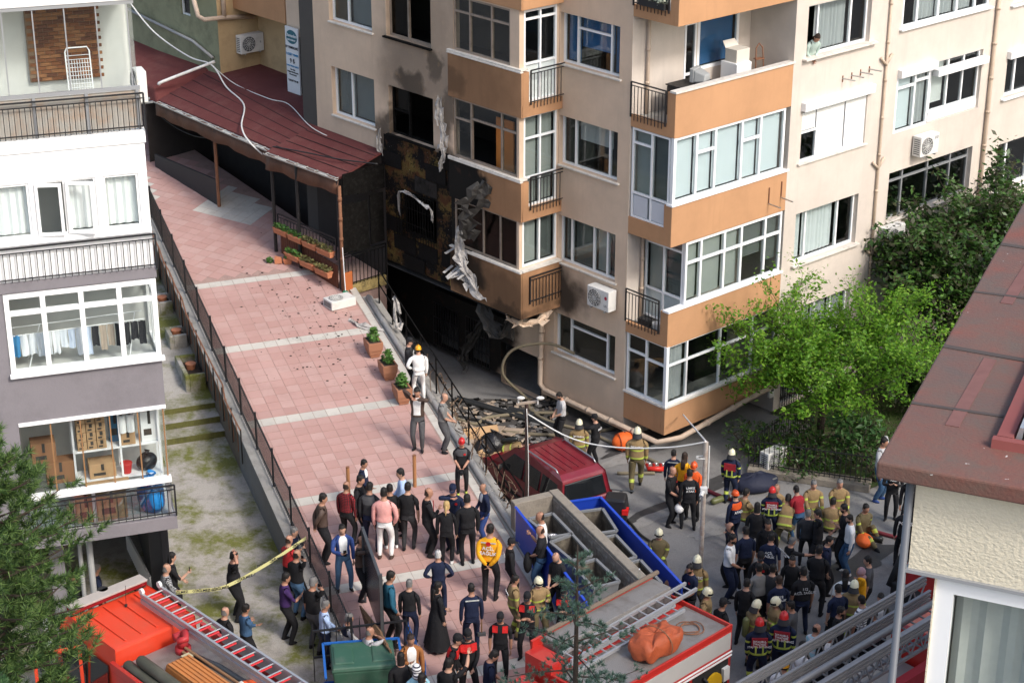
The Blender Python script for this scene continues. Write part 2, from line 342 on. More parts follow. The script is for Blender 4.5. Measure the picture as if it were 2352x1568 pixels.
def blotch(px, rx, ry, m, z, seed, lab):
    R_ = random.Random(seed); c = onz(*px, ST); ph = [R_.uniform(0, 6) for _ in range(3)]; pts = []
    for k in range(36): a = 6.283 * k / 36; q = 1 + .22 * math.sin(2 * a + ph[0]) + .16 * math.sin(3 * a + ph[1]) + .12 * math.sin(7 * a + ph[2]) + R_.uniform(-.06, .06); d = V((math.cos(a) * rx * q, math.sin(a) * ry * q, 0)); d.rotate(Matrix.Rotation(RAD(40), 3, 'Z')); pts.append(c + d)
    patch('street_patch', m, pts, z, lab)
for i, (x, y, rx, ry, m, lab) in enumerate(((1480, 1010, 1.6, .35, wet, 'dark wet streak beside the building corner'), (1560, 1150, 1.8, .4, wet, 'dark wet streak behind the rescuers'), (1640, 1210, .9, .3, pale, 'pale asphalt near the rusty pole'), (1500, 1190, 1.3, .22, pale, 'pale asphalt strip beside the red van'), (1960, 1300, 1.2, .5, wet, 'wet asphalt around the white sweatshirt'), (1420, 1060, .8, .2, pale, 'pale strip behind the red van'))): blotch((x, y), rx, ry, m, ST + .008 + i * .0015, i, lab)
# terrace slab
tw0, tw1 = -2.28, 2.5
G0 = bw(-3.0, 10.15, 0); G1 = bw(-1.4, 10.15, 0)                       # right end of the restaurant: post and wall
def ns(p): v = V((p[0], p[1], 0)) - V((TO.x, TO.y, 0)); return v.dot(TN), v.dot(TU)
plan = [(tw0, -7), (tw1, -7), (tw1, 12.3), ns(G0), ns(G1), ns(bw(-1.4, 13.2, 0)), ns(bw(-.8, 24, 0)), (3, 34), (tw0, 34)]
mb = MB(); k = len(plan); top = [terp(n, s, -.003) for n, s in plan]; bot = [V((p.x, p.y, ST - .3)) for p in top]
mb.add(top + bot, [tuple(range(k))] + [(i, k + i, k + (i + 1) % k, (i + 1) % k) for i in range(k)])
terrace = struct(mb.build('terrace', groundmat('mortar', (.37, .25, .22), (.43, .30, .26), (.26, .18, .16), 1, 3)), 'sloping terrace paved with pink and grey tiles')
tm = [mat('tile_pink_%s' % q, c, .75, .13, 2.2, bump=.22, bscale=70, rnd=.07, dirt=(.34, .20, .175), dscale=1.1, damt=.6) for q, c in (('a', (.45, .28, .25)), ('b', (.43, .26, .23)), ('c', (.46, .30, .27)))]
tg = [mat('tile_grey_a', (.50, .475, .43), .8, .1, 3, bump=.25, rnd=.12, dirt=(.3, .28, .25), dscale=2)]
rt = random.Random(3); tiles = []
bands = [-8.2, -4.6, -.98 - .02, 2.55, 6.25, 10.13, 13.95]
for s0, s1 in zip(bands, bands[1:]):
    h = (s1 - s0) / 11
    for r in range(11):
        for c in range(13):
            w_ = (tw1 - .27 - tw0 - .04) / 13; tiles.append((tw0 + .04 + (c + .5) * w_, s0 + (r + .5) * h, w_ - .012, h - .012, 0, tg if r == 0 else tm))
        tiles.append((tw1 - .12, s0 + (r + .5) * h, .2, h - .008, 0, tg))          # grey kerb row on the right
for c in range(13): tiles.append((tw0 + .04 + (c + .5) * .345, 14.1, .335, .3, 0, tg))
q = .352
for i in range(-60, 60):
    for j in range(-60, 60):
        u, v_ = (i + .5) * q, (j + .5) * q; n_ = (u - v_) * .7071; s_ = (u + v_) * .7071 + 19.1
        if n_ < tw0 + .1 or s_ < 14.5 or s_ > 27 or n_ > 3.6: continue
        p = terp(n_, s_); rel = p - BK; bb = rel.x * math.cos(BROT) + rel.y * math.sin(BROT); aa = -rel.x * math.sin(BROT) + rel.y * math.cos(BROT)
        if bb > -1.6 or (n_ > 2.2 and aa < 10.4): continue
        grey = abs(n_ - .47) + abs(s_ - 19.1) < 1.55 or n_ < -1.9 and s_ > 20
        tiles.append((n_, s_, q - .012, q - .012, 45, tg if grey else tm))
TR = RAD(20.5); tilt = Matrix.Rotation(TR, 4, 'Z') @ Matrix.Rotation(math.atan(TSL), 4, 'X')
order = sorted(range(len(tiles)), key=lambda i: abs(tiles[i][1] - 3.2) + (99 if tiles[i][1] < -1.5 else 0)); big = set(order[:300]); meshes = {}; rest = MB(); restm = tm + tg
for i, (n_, s_, w_, h_, rot, ml) in enumerate(tiles):
    m_ = rt.choice(ml); M = Matrix.Translation(terp(n_, s_, .004 + rt.uniform(-.003, .004))) @ tilt @ Matrix.Rotation(RAD(rot), 4, 'Z') @ Matrix.Rotation(rt.uniform(-.008, .008), 4, 'X')
    key = (round(w_, 3), round(h_, 3), m_.name)
    bx = MB(); bx.box(-w_ / 2, w_ / 2, -h_ / 2, h_ / 2, -.03, 0)
    if i in big:
        if key not in meshes: meshes[key] = bx.mesh('paving_tile', m_)
        o = put('paving_tile', meshes[key], terrace); o.matrix_local = M
    else: rest.add([M @ V(p) for p in bx.v], bx.f, restm.index(m_))
o = rest.build('far_tiles', restm, terrace); o['kind'] = 'stuff'
# kerb channel on the right edge and drainage step
conc = MATS['concrete']
mb = MB(); mb.hexa([terp(2.5, -7, -.2), terp(2.78, -7, -.2), terp(2.78, 12.2, -.2), terp(2.5, 12.2, -.2), terp(2.5, -7, .02), terp(2.78, -7, .02), terp(2.78, 12.2, .02), terp(2.5, 12.2, .02)])
struct(mb.build('terrace_kerb', conc), 'concrete kerb along the right edge of the terrace')
mb = MB(); mb.hexa([terp(2.78, -7, -3), terp(3.0, -7, -3), terp(3.0, 12.2, -3), terp(2.78, 12.2, -3), terp(2.78, -7, -.1), terp(3.0, -7, -.1), terp(3.0, 12.2, -.1), terp(2.78, 12.2, -.1)])
tag(mb.build('retaining_wall', conc), 'low concrete wall under the sooty railing beside the terrace', 'wall')
# driveway on the left with its steps
moss = groundmat('mossy_concrete', (.34, .315, .28), (.44, .41, .37), (.22, .20, .17), .8, 2.5, .5, (.15, .155, .04), .46, .60, .75)
def dz(s): return 1.5 + .073 * (s - 6.9) if s <= 8.0 else 2.1 + .12 * (s - 9.6)
prof = [(-9, dz(-9)), (8.0, 1.58), (8.0, 1.75), (8.55, 1.76), (8.55, 1.93), (9.1, 1.94), (9.1, 2.09), (9.6, 2.1), (30, dz(30))]
mb = MB()
for (s0, z0), (s1, z1) in zip(prof, prof[1:]):
    a, b = terp(-2.56, s0), terp(-9, s0); c, d = terp(-9, s1), terp(-2.56, s1); a.z = b.z = z0; c.z = d.z = z1; mb.quad(a, b, c, d, int(s0 == s1))
struct(mb.build('driveway', [moss, groundmat('moss_riser', (.10, .105, .03), (.16, .15, .05), (.06, .06, .03), 2, 5, .6)]), 'mossy concrete driveway with steps left of the terrace')
wm = mat('wall_grey', (.16, .16, .16), .9, .2, 2, bump=.4, dirt=(.09, .08, .06), dscale=2); wst = mat('wall_stone', (.13, .10, .075), .9, .4, 9, bump=1.0, bscale=14)
def rwall(name, m, s0, s1, label):
    mb = MB(); P = lambda n, s, z: V((*terp(n, s)[:2], z))
    mb.hexa([P(-2.56, s0, .3), P(-2.29, s0, .3), P(-2.29, s1, .3), P(-2.56, s1, .3), terp(-2.56, s0, .06), terp(-2.29, s0, .06), terp(-2.29, s1, .06), terp(-2.56, s1, .06)])
    o = tag(mb.build(name, m), label, 'wall'); mb = MB(); mb.hexa([terp(n, s, h) for h in (.062, .1) for n, s in ((-2.6, s0), (-2.26, s0), (-2.26, s1), (-2.6, s1))]); mb.build('coping', conc, o); return o
rwall('retaining_wall', wm, -7, 6.2, 'smooth grey retaining wall between mossy driveway and terrace'); rwall('retaining_wall', wst, 6.2, 30, 'rough brown stone retaining wall beside the driveway steps')
# iron fence along the terrace
def fence(name, label, s0, s1, n, h, step, h0=.1):
    f = thing(name, label, 'fence', terp(n, s0, h0)); L = terp(n, s0, h0); mb = MB(); P = lambda s, z: terp(n, s, h0 + z) - L
    for z in (.12, h - .12): mb.bar(P(s0, z), P(s1, z), .03, .022)
    mb.build('rail', MATS['black_metal'], f); k = int((s1 - s0) / step); bm = MB(); bm.tube([(0, 0, 0), (0, 0, h - .08), (0, 0, h)], [.008, .008, .001], 4, cap=False); me = bm.mesh('spike_bar', MATS['black_metal'])
    for i in range(k + 1): put('spike_bar', me, f, P(s0 + (s1 - s0) * i / k, 0))
    bm = MB(); bm.box(-.022, .022, -.022, .022, -.05, h + .03); me = bm.mesh('post', MATS['black_metal'])
    for i in range(int((s1 - s0) / 1.7) + 1): put('post', me, f, P(s0 + i * 1.7, 0))
    return f
fence('iron_fence', 'long black iron fence with spikes along the terrace edge', -3.4, 20.5, -2.33, 1.0, .1)
# old leaning outer rail
f = thing('rusty_rail', 'rusty bent handrail hung outside the long spiked fence', 'railing', terp(-2.6, 5.5)); L = terp(-2.6, 5.5); mb = MB(); rr = random.Random(8)
pts = [terp(-2.62 + rr.uniform(-.06, .06), s, .42 + rr.uniform(-.05, .05)) - L for s in np.arange(5.5, 20, .8)]; mb.tube(pts, .022, 6); mb.build('handrail', MATS['rust'], f)
bm = MB(); bm.tube([(0, 0, -.55), (0, 0, .42)], .02, 6); me = bm.mesh('post', MATS['black_metal'])
for s in np.arange(5.6, 20, 1.05): put('post', me, f, terp(-2.62, s) - L)
bm = MB(); bm.tube([(0, 0, -.45), (.02, .1, -.02), (0, .2, .38)], .012, 5); me = bm.mesh('brace', MATS['rust'])
for s in np.arange(6, 20, .52): put('brace', me, f, terp(-2.62, s) - L, TR)
# plant boxes beside the driveway steps
for i, (s, w_, ln) in enumerate(((9.9, .55, 1.5), (12.3, .5, .75), (14.3, .5, .8), (16.4, .5, .8))):
    p = terp(-2.62, s); p.z = dz(s); lab = ['long mossy concrete plant box next to the driveway steps', 'second mossy concrete plant box above the driveway steps', 'third mossy concrete plant box above the driveway steps', 'uppermost mossy concrete plant box beside the stone wall'][i]
    t_ = thing('plant_box', lab, 'planter', p, TR, 'concrete plant boxes along the driveway'); mb = MB(); hh = .3 + .12 * ln
    mb.box(-w_, -w_ + .12, 0, ln, -.1, hh); mb.box(-w_ + .12, 0, 0, .12, -.1, hh); mb.box(-w_ + .12, 0, ln - .12, ln, -.1, hh); mb.build('kerb', moss, t_, bevel=.02)
    mb = MB(); mb.box(-w_ + .12, 0, .12, ln - .12, 0, hh * .6); mb.build('soil', MATS['soil'], t_)
    mb = MB(); mb.cyl((-.22, ln * .6, hh * .6), .12, .16, 10, r2=.15); mb.build('flower_pot', MATS['terracotta'], t_)
g_ = onz(*T(0, 1, 1185, 1515), 1.45); mb = MB()
t_ = thing('drain_grate', 'small iron drain grate at the foot of the driveway steps', 'grate', g_ + V((0, 0, .01)), TR)
mb = MB(); mb.box(-.24, .24, -.14, .14, 0, .012); mb.build('pit', MATS['rubber'], t_)
bm = MB(); bm.box(-.012, .012, -.14, .14, .012, .03); me = bm.mesh('slat', MATS['dark_steel'])
for i in range(11): put('slat', me, t_, (-.22 + i * .044, 0, 0))
# garden strip by the bright wall
gm = groundmat('garden_soil', (.05, .042, .03), (.09, .075, .05), (.03, .05, .015), 1, 3, .8, (.05, .085, .02), .42, .55, 1.5)
patch('garden', gm, [bw(4.3, -.02, 0), bw(24, -.02, 0), bw(24, -7, 0), onz(*T(2, 2, 1290, 240), ST), onz(*T(2, 2, 450, 120), ST), bw(4.6, -1.35, 0)], ST + .05, 'dark planted garden strip below the bright wall')
def dway(p): n_, s_ = ns(p); return dz(s_)
ZG = dict(t=terz, s=lambda p: ST, d=dway)
def at_feet(g, x, y):
    z = 1.5
    for _ in range(12): p = onz(x, y, z); z = ZG[g](p) if g in ZG else g
    return onz(x, y, z)
# ---------------------------------------------------------------- the burnt apartment building (frame: x = along B faces, y = along A faces)
bld = thing('apartment_building', 'beige and orange apartment block with burnt black lower facade', 'building', BK, BROT)
A0 = Face((-1.4, 0), (0, 1), (-1, 0)); A1 = Face((0, 0), (0, 1), (-1, 0)); RT = Face((0, 4.26), (1, 0), (0, -1)); BF = Face((0, 0), (1, 0), (0, -1))
plaster = sootmat('plaster', BEIGE, FIRE, .55, 30, char=(.17, .105, .04)); orange = sootmat('orange_render', ORANGE, FIREP, .3)
plasterA1 = sootmat('plaster_lower', BEIGE, [(0, 3.9, 4.3, 9, 1.0, .9, .9), (0, 9.3, 2.2, 9, 3.9, 3.2, 1.0), (0, 8.0, 2.4, 9, 2.4, 3.0, 1.0), (0, 6.6, 3.6, 9, 2.4, .9, 1.0), (0, 4.6, 3.8, 9, .7, .35, .8)])
ZT = 15.0
# walls
h0 = [(10.48, 12.5, 10.62, 12.1), (10.46, 12.5, 7.82, 9.26), (7.86, 9.83, 10.66, 12.1), (7.82, 9.8, 7.84, 9.25), (7.75, 9.35, 4.95, 6.3), (4.62, 6.9, 10.82, 12.3), (4.34, 6.95, 7.83, 9.5), (4.34, 6.95, 5.24, 6.62)]
cw2, t, bs = nodes('charred_wall'); co = coords(t); bs.inputs['Roughness'].default_value = .9; bs.inputs['Specular IOR Level'].default_value = .08
c = mix(t, ramp(t, noise(t, co, 1.5, 7, .75), .47, .55), (.010, .009, .009), mix(t, ramp(t, noise(t, co, 3, 3), .4, .6), (.16, .115, .035), (.075, .035, .018))); c = mix(t, ramp(t, noise(t, co, 2.4, 7, .75), .55, .61), c, (.011, .010, .009)); c = mix(t, ramp(t, noise(t, co, 21, 3, .6), .70, .73), c, (.30, .28, .26)); t.links.new(c, bs.inputs['Base Color']); bumpn(t, bs, noise(t, co, 18, 6, .7), .9)
mb = MB(); A0.wall(mb, 4.26, 7.08, 3.92, ZT, h0[5:], .22); A0.wall(mb, 7.08, 10.08, 3.92, 7.76, h0[4:5], .22, 1); A0.wall(mb, 7.08, 10.08, 7.76, ZT, h0[2:4], .22); A0.wall(mb, 10.08, 13.3, 3.92, ZT, h0[:2], .22)
mb.quad(A0.P(4.26, 3.92), A0.P(13.3, 3.92), A1.P(13.3, 3.92), A1.P(4.26, 3.92))                 # soffit of the overhang
mb.build('wall', [plaster, cw2], bld)
mb = MB(); RT.wall(mb, -1.4, 0, 3.92, ZT, [(-1.24, -.08, 9.86, 12.3), (-1.24, -.06, 6.98, 9.5), (-1.28, -.04, 5.28, 6.62)], .1); mb.build('wall', plaster, bld)
h1 = [(2.0, 4.22, z, z + 1.35) for z in (10.75, 7.97, 5.17)] + [(1.92, 4.35, 2.42, 3.62), (4.85, 6.6, .7, 2.0)]
h1 += [(7.1, 8.1, .95, 2.3), (8.5, 9.6, .95, 2.3), (6.2, 9.6, 2.75, 3.6)]
mb = MB(); A1.wall(mb, 1.55, 4.26, 3.92, ZT, h1[:3], .16); A1.wall(mb, 1.55, 13.3, .95, 3.92, h1[3:4] + h1[4:], .2); mb.build('wall', plasterA1, bld)
hb = [(4.95, 7.6, 10.82, 12.2), (4.95, 7.72, 7.92, 9.5), (4.95, 7.65, 4.98, 6.46), (5.45, 7.6, 2.42, 3.62), (9.0, 13.1, 10.95, 12.2), (9.0, 13.05, 7.92, 9.7), (9.0, 13.0, 5.3, 6.75), (9.3, 12.9, 1.7, 4.2),
      (14.35, 18, 7.96, 9.3), (14.35, 18, 5.0, 6.5), (14.35, 18, 10.8, 12.2), (14.3, 18, 2.2, 3.6), (4.75, 6.9, .72, 1.32)]
cream = sootmat('plaster_cream', (.62, .55, .485), []); mb = MB(); BF.wall(mb, 4.46, 24, .3, ZT, hb, .22); mb.build('wall', cream, bld)
# back of the corner balconies and their side wall
BK2 = Face((0, 1.55), (1, 0), (0, -1)); SD = Face((4.46, 0), (0, 1), (-1, 0))
mb = MB(); BK2.wall(mb, 0, 4.46, .3, ZT, [(1.9, 2.32, 9.8, 11.9), (2.4, 4.0, 10.62, 12.0), (.55, 4.2, 7.0, 9.3), (.55, 4.2, 4.2, 6.4), (.1, 4.2, 1.5, 3.8)], .08)
SD.quad(mb, 0, 1.55, .3, ZT); mb.build('wall', cream, bld)
# closed shell behind, floors, roof
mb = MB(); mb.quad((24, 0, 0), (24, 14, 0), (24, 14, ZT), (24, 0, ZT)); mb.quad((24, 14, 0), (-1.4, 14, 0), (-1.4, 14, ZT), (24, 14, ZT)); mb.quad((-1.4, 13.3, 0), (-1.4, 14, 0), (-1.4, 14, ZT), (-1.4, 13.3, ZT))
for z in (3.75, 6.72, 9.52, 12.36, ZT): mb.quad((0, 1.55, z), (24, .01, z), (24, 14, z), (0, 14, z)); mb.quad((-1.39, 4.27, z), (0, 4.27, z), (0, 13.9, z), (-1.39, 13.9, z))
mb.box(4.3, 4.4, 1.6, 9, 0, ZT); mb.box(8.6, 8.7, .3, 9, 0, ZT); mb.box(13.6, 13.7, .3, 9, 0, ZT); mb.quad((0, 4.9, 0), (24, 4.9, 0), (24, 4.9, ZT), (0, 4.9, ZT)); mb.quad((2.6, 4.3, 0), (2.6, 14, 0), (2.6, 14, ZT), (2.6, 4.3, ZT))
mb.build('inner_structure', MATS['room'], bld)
# ------------------------------------------------ orange parapet bands
def band(F, u0, u1, z0, z1, d0, d1, cop=True, mcop='marble'):
    mb = MB(); F.box(mb, u0, u1, z0, z1, d0, d1); o = mb.build('parapet', orange, bld, bevel=.006)
    if cop: mb = MB(); F.box(mb, u0, u1, z1 + .002, z1 + .045, d0, d1 + .04); mb.build('coping', MATS[mcop], o, bevel=.005)
    return o
# bay 1, A side and return side
for z0, z1 in ((9.52, 10.72), (6.64, 7.74), (3.84, 5.17), (12.36, 13.4)):
    band(A0, 4.1, 7.08, z0, z1, 0.002, .07)
mb = MB()
for z0, zs, ze in ((9.52, 9.84, 10.72), (6.64, 6.95, 7.74), (12.36, 12.7, 13.4)):
    RT.box(mb, -1.44, .0, z0, zs, .0, .16); RT.box(mb, -1.40, -1.2, zs, ze, .0, .16)
RT.box(mb, -1.44, .0, 3.84, 5.2, .0, .16)
mb.build('balcony_slab', orange, bld, split=1)
mb = MB(); RT.box(mb, -1.42, 0, 5.202, 5.25, 0, .2); mb.build('window_sill', MATS['marble'], bld)
for z0, z1 in ((9.86, 10.76), (6.96, 7.86), (4.26, 5.02), (12.72, 13.5)): railing(bld, RT, -1.17, .02, z0, z1, MATS['black_metal'], d=.2, over=.12)
# corner balconies, B side: (slab bottom, parapet top)
for z0, z1, cop in ((12.45, 13.6, 'marble'), (9.6, 10.76, 'marble'), (6.7, 7.80, 'pvc'), (3.9, 4.88, 'pvc'), (1.36, 2.14, 'marble')):
    mb = MB(); BF.box(mb, 0, 4.46, z0, z1, -.14, .0)
    solid = z0 < 2 
    A1.box(mb, .14, 1.55 if solid else .28, z0, z1, -.14, 0)
    o = mb.build('parapet', orange, bld, bevel=.006)
    mb = MB(); BF.box(mb, -.03, 4.5, z1 + .002, z1 + .06, -.18, .04)
    if solid: A1.box(mb, .17, 1.56, z1 + .002, z1 + .06, -.18, .04)
    mb.build('coping', MATS[cop], o, bevel=.005)
    if not solid:
        mb = MB(); A1.box(mb, .281, 1.55, z0, z0 + .3 if z0 != 6.7 else 7.16, -.14, -.002); mb.build('balcony_slab', orange, bld)
    mb = MB(); mb.box(.13, 4.45, .13, 1.54, z0 + .02, z0 + .24); mb.build('balcony_floor', MATS['concrete'], bld)
for z0, z1 in ((9.88, 10.78), (4.24, 5.15), (12.75, 13.6)): railing(bld, A1, .31, 1.53, z0, z1, MATS['black_metal'], d=.03, over=.1)
# ------------------------------------------------ windows
G, GS, PV, PS = MATS['glass'], MATS['glass_sooty'], MATS['pvc'], MATS['pvc_sooty']
def sill(F, u0, u1, z, d=.07, dep=-.16, m='marble'):
    mb = MB(); F.box(mb, u0, u1, z - .05, z - .002, dep, d); return mb.build('window_sill', MATS[m], bld, bevel=.006)
BB, BG, BD, BP = ('blind', MATS['blind_blue']), ('blind', MATS['blind_grey']), ('blind', MATS['blind_dark']), ('blind', MATS['blind_pale'])
three = [(1, []), (2.2, [.72]), (.8, [])]
window(bld, A1, 2.0, 4.22, 10.75, 12.1, [(.8, []), (2.3, [.74]), (1, [])], mf=PV, back=[BB, ('blind', MATS['blind_blue'], .35), BB])
window(bld, A1, 2.0, 4.22, 7.97, 9.32, [(.75, []), (2.3, []), (.9, [])], mf=PV, back=[None, ('panel', MATS['curtain_grey'], .55), None])
window(bld, A1, 2.0, 4.22, 5.17, 6.52, [(.75, []), (.9, []), (1.5, []), (.7, [])], mf=PV, back=[BD, BG, BD, BD])
window(bld, A1, 1.92, 4.35, 2.42, 3.62, [(.7, []), (2.3, [.75]), (.9, [])], mf=PV, gl=G)
for z in (10.75, 7.97, 5.17): sill(A1, 1.9, 4.2, z)
sill(A1, 1.85, 4.4, 2.42)
# left wall
window(bld, A0, 10.48, 12.5, 10.62, 12.1, [(1.5, []), (.9, [])], mf=PV, back=[('blind', mat('blind_shade', (.20, .21, .205), .8)), None]); window(bld, A0, 10.46, 12.5, 7.82, 9.26, [(1.35, []), (.9, [])], mf=PV, back=[('panel', mat('blind_shade', (.20, .21, .205), .8)), ('cloth', MATS['blind_shade'])])
sill(A0, 10.4, 12.5, 10.62); sill(A0, 10.4, 12.5, 7.82)
# burnt windows
window(bld, A0, 7.86, 9.83, 10.66, 12.1, [(1.1, []), (.8, [])], mf=PS, gl=GS, skip=(0,)); window(bld, A0, 7.82, 9.8, 7.84, 9.25, [(1.3, []), (.8, [.5])], mf=MATS['charred'], gl=GS, skip=(0, 1))
sill(A0, 7.8, 9.9, 10.66, .1, m='charred'); sill(A0, 7.75, 9.85, 7.84, .1, m='charred')
window(bld, A0, 7.75, 9.35, 4.95, 6.3, [(1, []), (1, [])], mf=MATS['charred'], gl=GS, skip=(0, 1))
# bay 1 A side
window(bld, A0, 4.62, 6.9, 10.82, 12.3, [(.85, [.72]), (1, [.72]), (.75, [.72])], d=-.02, mf=PS, gl=G); sill(A0, 4.1, 7.1, 10.82, .09)
window(bld, A0, 4.34, 6.95, 7.83, 9.5, [(.75, [.72]), (1.45, [.72]), (.85, [.66])], d=-.02, mf=PS, gl=G, skip=(2,)); sill(A0, 4.1, 7.1, 7.83, .1)
window(bld, A0, 4.34, 6.95, 5.24, 6.62, [(.7, []), (.7, []), (1.2, [])], d=-.02, mf=PS, gl=GS); sill(A0, 4.1, 6.2, 5.24, .1)
mb = MB(); mb.box(-.9, -.86, 5.05, 5.75, 7.6, 9.1); mb.build('inner_board', mat('board_orange', (.62, .21, .04), .6, .1), bld)
# return side of bay 1
window(bld, RT, -1.24, -.08, 9.86, 12.3, [(1, [.42, .9]), (1, [.42, .9])], d=.0, mf=PV, gl=MATS['glass_clear']); mb = MB(); RT.box(mb, -1.2, -.12, 9.9, 10.85, -.1, -.06); mb.build('door_panel', MATS['pvc'], bld)
window(bld, RT, -1.24, -.06, 6.98, 9.5, [(1, [.32, .75]), (1, [.32, .75])], d=.0, mf=PV, back=[BG, BG]); window(bld, RT, -1.28, -.04, 5.28, 6.62, [(1, []), (1, [])], d=.0, mf=PV, back=[BG, BD])
# corner bay: f3 enclosed, f2 partly, f1 enclosed
window(bld, A1, .16, 1.5, 7.17, 9.58, [(1, [.28]), (1.1, [.28, .84])], d=-.03, mf=PV, back=[BD, BG]); mb = MB()
for u in ((.24, .8), (.92, 1.42)): A1.box(mb, u[0], u[1], 7.24, 7.78, -.12, -.045)
mb.build('door_panel', mat('grey_panel', (.55, .57, .61), .5, .04), bld, split=1)
window(bld, BF, .06, 4.3, 7.87, 9.6, [(.85, []), (.72, [.68]), (1.05, []), (.75, [.66]), (1.0, [])], d=-.03, mf=PV, fw=.07, back=BP)
CB = Face((.62, 0), (0, 1), (-1, 0))
window(bld, CB, .12, 1.5, 4.25, 6.66, [(1, [.34, .88]), (1, [.34, .88])], d=0, mf=PV, back=[BD, BG]); mb = MB(); CB.box(mb, .2, 1.45, 4.3, 5.0, -.12, -.05); mb.build('door_panel', MATS['pvc'], bld)
window(bld, BF, .62, 4.4, 4.95, 6.68, [(.62, [.66]), (.95, [.66]), (.7, [.66]), (1.0, [.66]), (.7, [.66])], d=-.03, mf=PV, fw=.07, back=[BG, BG, BG, ('blind', MATS['blind_dark'], .4), ('blind', MATS['blind_dark'], .2)])
window(bld, A1, .06, 1.5, 2.2, 3.92, [(1, [.66]), (1, [.7])], d=-.03, mf=PV); window(bld, BF, .06, 4.4, 2.2, 3.92, [(.7, [.66]), (1.2, [.66]), (1.2, [.66]), (.9, [.66])], d=-.03, mf=PV, back=[('cloth', MATS['curtain_grey']), None, None, None])
mb = MB(); mb.box(-.02, .08, -.02, .08, 2.2, 3.92); mb.box(.0, .09, .0, .09, 7.87, 9.62); mb.build('corner_post', PV, bld, split=1)
# balcony back wall f4: door and blue-blind window
window(bld, BK2, 2.4, 4.0, 10.62, 12.0, [(1, [])], d=.0, fw=.09, mf=PV, back=BB); window(bld, BK2, 1.9, 2.34, 9.86, 11.95, [(1, [.35])], d=.02, fw=.06, mf=PV)
# bright B wall
WC, CC = ('cloth', MATS['curtain_white']), ('cloth', MATS['curtain_grey'])
window(bld, BF, 4.95, 7.6, 10.82, 12.2, [(.6, []), (1.45, []), (.75, [])], mf=PV, fw=.06, back=[None, CC, None], skip=(0,)); sill(BF, 4.8, 7.85, 10.82, .16)
window(bld, BF, 4.95, 7.72, 7.92, 9.5, [(.65, [.52]), (1.15, []), (.8, [])], mf=PV, fw=.06, d=-.05, skip=(2, 3)); sill(BF, 4.85, 7.8, 7.92)
mb = MB()
for u0, u1, z0 in ((5.62, 6.78, 7.99), (6.86, 7.66, 7.99), (5.0, 5.56, 8.8)):
    n = int((9.34 - z0) / .055)
    for i in range(n): BF.box(mb, u0, u1, z0 + i * .055 + .004, z0 + i * .055 + .053, -.07, -.045)
mb.build('roller_shutter', MATS['shutter'], bld); mb = MB(); BF.box(mb, 4.88, 7.86, 9.38, 9.62, -.05, .16); mb.build('shutter_box', MATS['white_paint'], bld, bevel=.01, split=1)
window(bld, BF, 4.95, 7.65, 4.98, 6.46, [(.6, []), (1.4, []), (.75, [])], mf=PV, fw=.06, back=[WC, WC, None]); sill(BF, 4.85, 7.75, 4.98, .12)
window(bld, BF, 5.45, 7.6, 2.42, 3.62, [(1, []), (1, []), (1, [])], mf=PV, back=CC)
window(bld, BF, 9.0, 13.1, 10.95, 12.2, [(.7, []), (1, []), (.9, []), (.9, []), (.7, [])], mf=PV, fw=.08, d=-.02, back=[None, CC, CC, CC, None]); sill(BF, 8.9, 13.2, 10.95, .12, m='pvc')
window(bld, BF, 9.0, 10.55, 7.92, 9.55, [(1, [.8]), (.8, [.85])], mf=PV, fw=.07, d=.0, back=[BP, CC]); window(bld, BF, 10.7, 13.05, 8.2, 9.7, [(.9, [.8]), (.8, [.8]), (.85, [.8])], mf=PV, fw=.06, d=-.1, back=[('panel', MATS['shutter'], .1), None, None])
mb = MB(); BF.box(mb, 9.0, 10.68, 9.56, 9.78, -.05, .16); BF.box(mb, 10.7, 13.15, 9.3, 9.5, -.04, .18); mb.build('shutter_box', MATS['white_paint'], bld, bevel=.01, split=1)
mb = MB(); BF.box(mb, 10.7, 13.05, 7.93, 8.19, -.2, -.08); mb.build('window_apron', MATS['pvc'], bld)
window(bld, BF, 9.0, 13.0, 5.3, 6.75, [(.8, [.78]), (1.2, [.78]), (1.1, [.78]), (.9, [.78])], mf=MATS['alu'], fw=.06); sill(BF, 9.0, 13.0, 5.3)
window(bld, BF, 9.3, 12.9, 1.7, 4.2, [(.8, [.6]), (1, [.6]), (1, [.6]), (.8, [.6])], mf=MATS['alu'])
for z0, z1 in ((7.96, 9.3), (5.0, 6.5), (10.8, 12.2), (2.2, 3.6)): window(bld, BF, 14.35, 18, z0, z1, [(.6, []), (1.1, []), (1.1, []), (.6, [])], mf=PV, fw=.08, back=None); sill(BF, 14.2, 18.1, z0, .12, m='pvc')
mb = MB(); BF.box(mb, 14.3, 18.1, 9.18, 9.4, -.02, .16); mb.build('shutter_box', MATS['white_paint'], bld, bevel=.01, split=1)
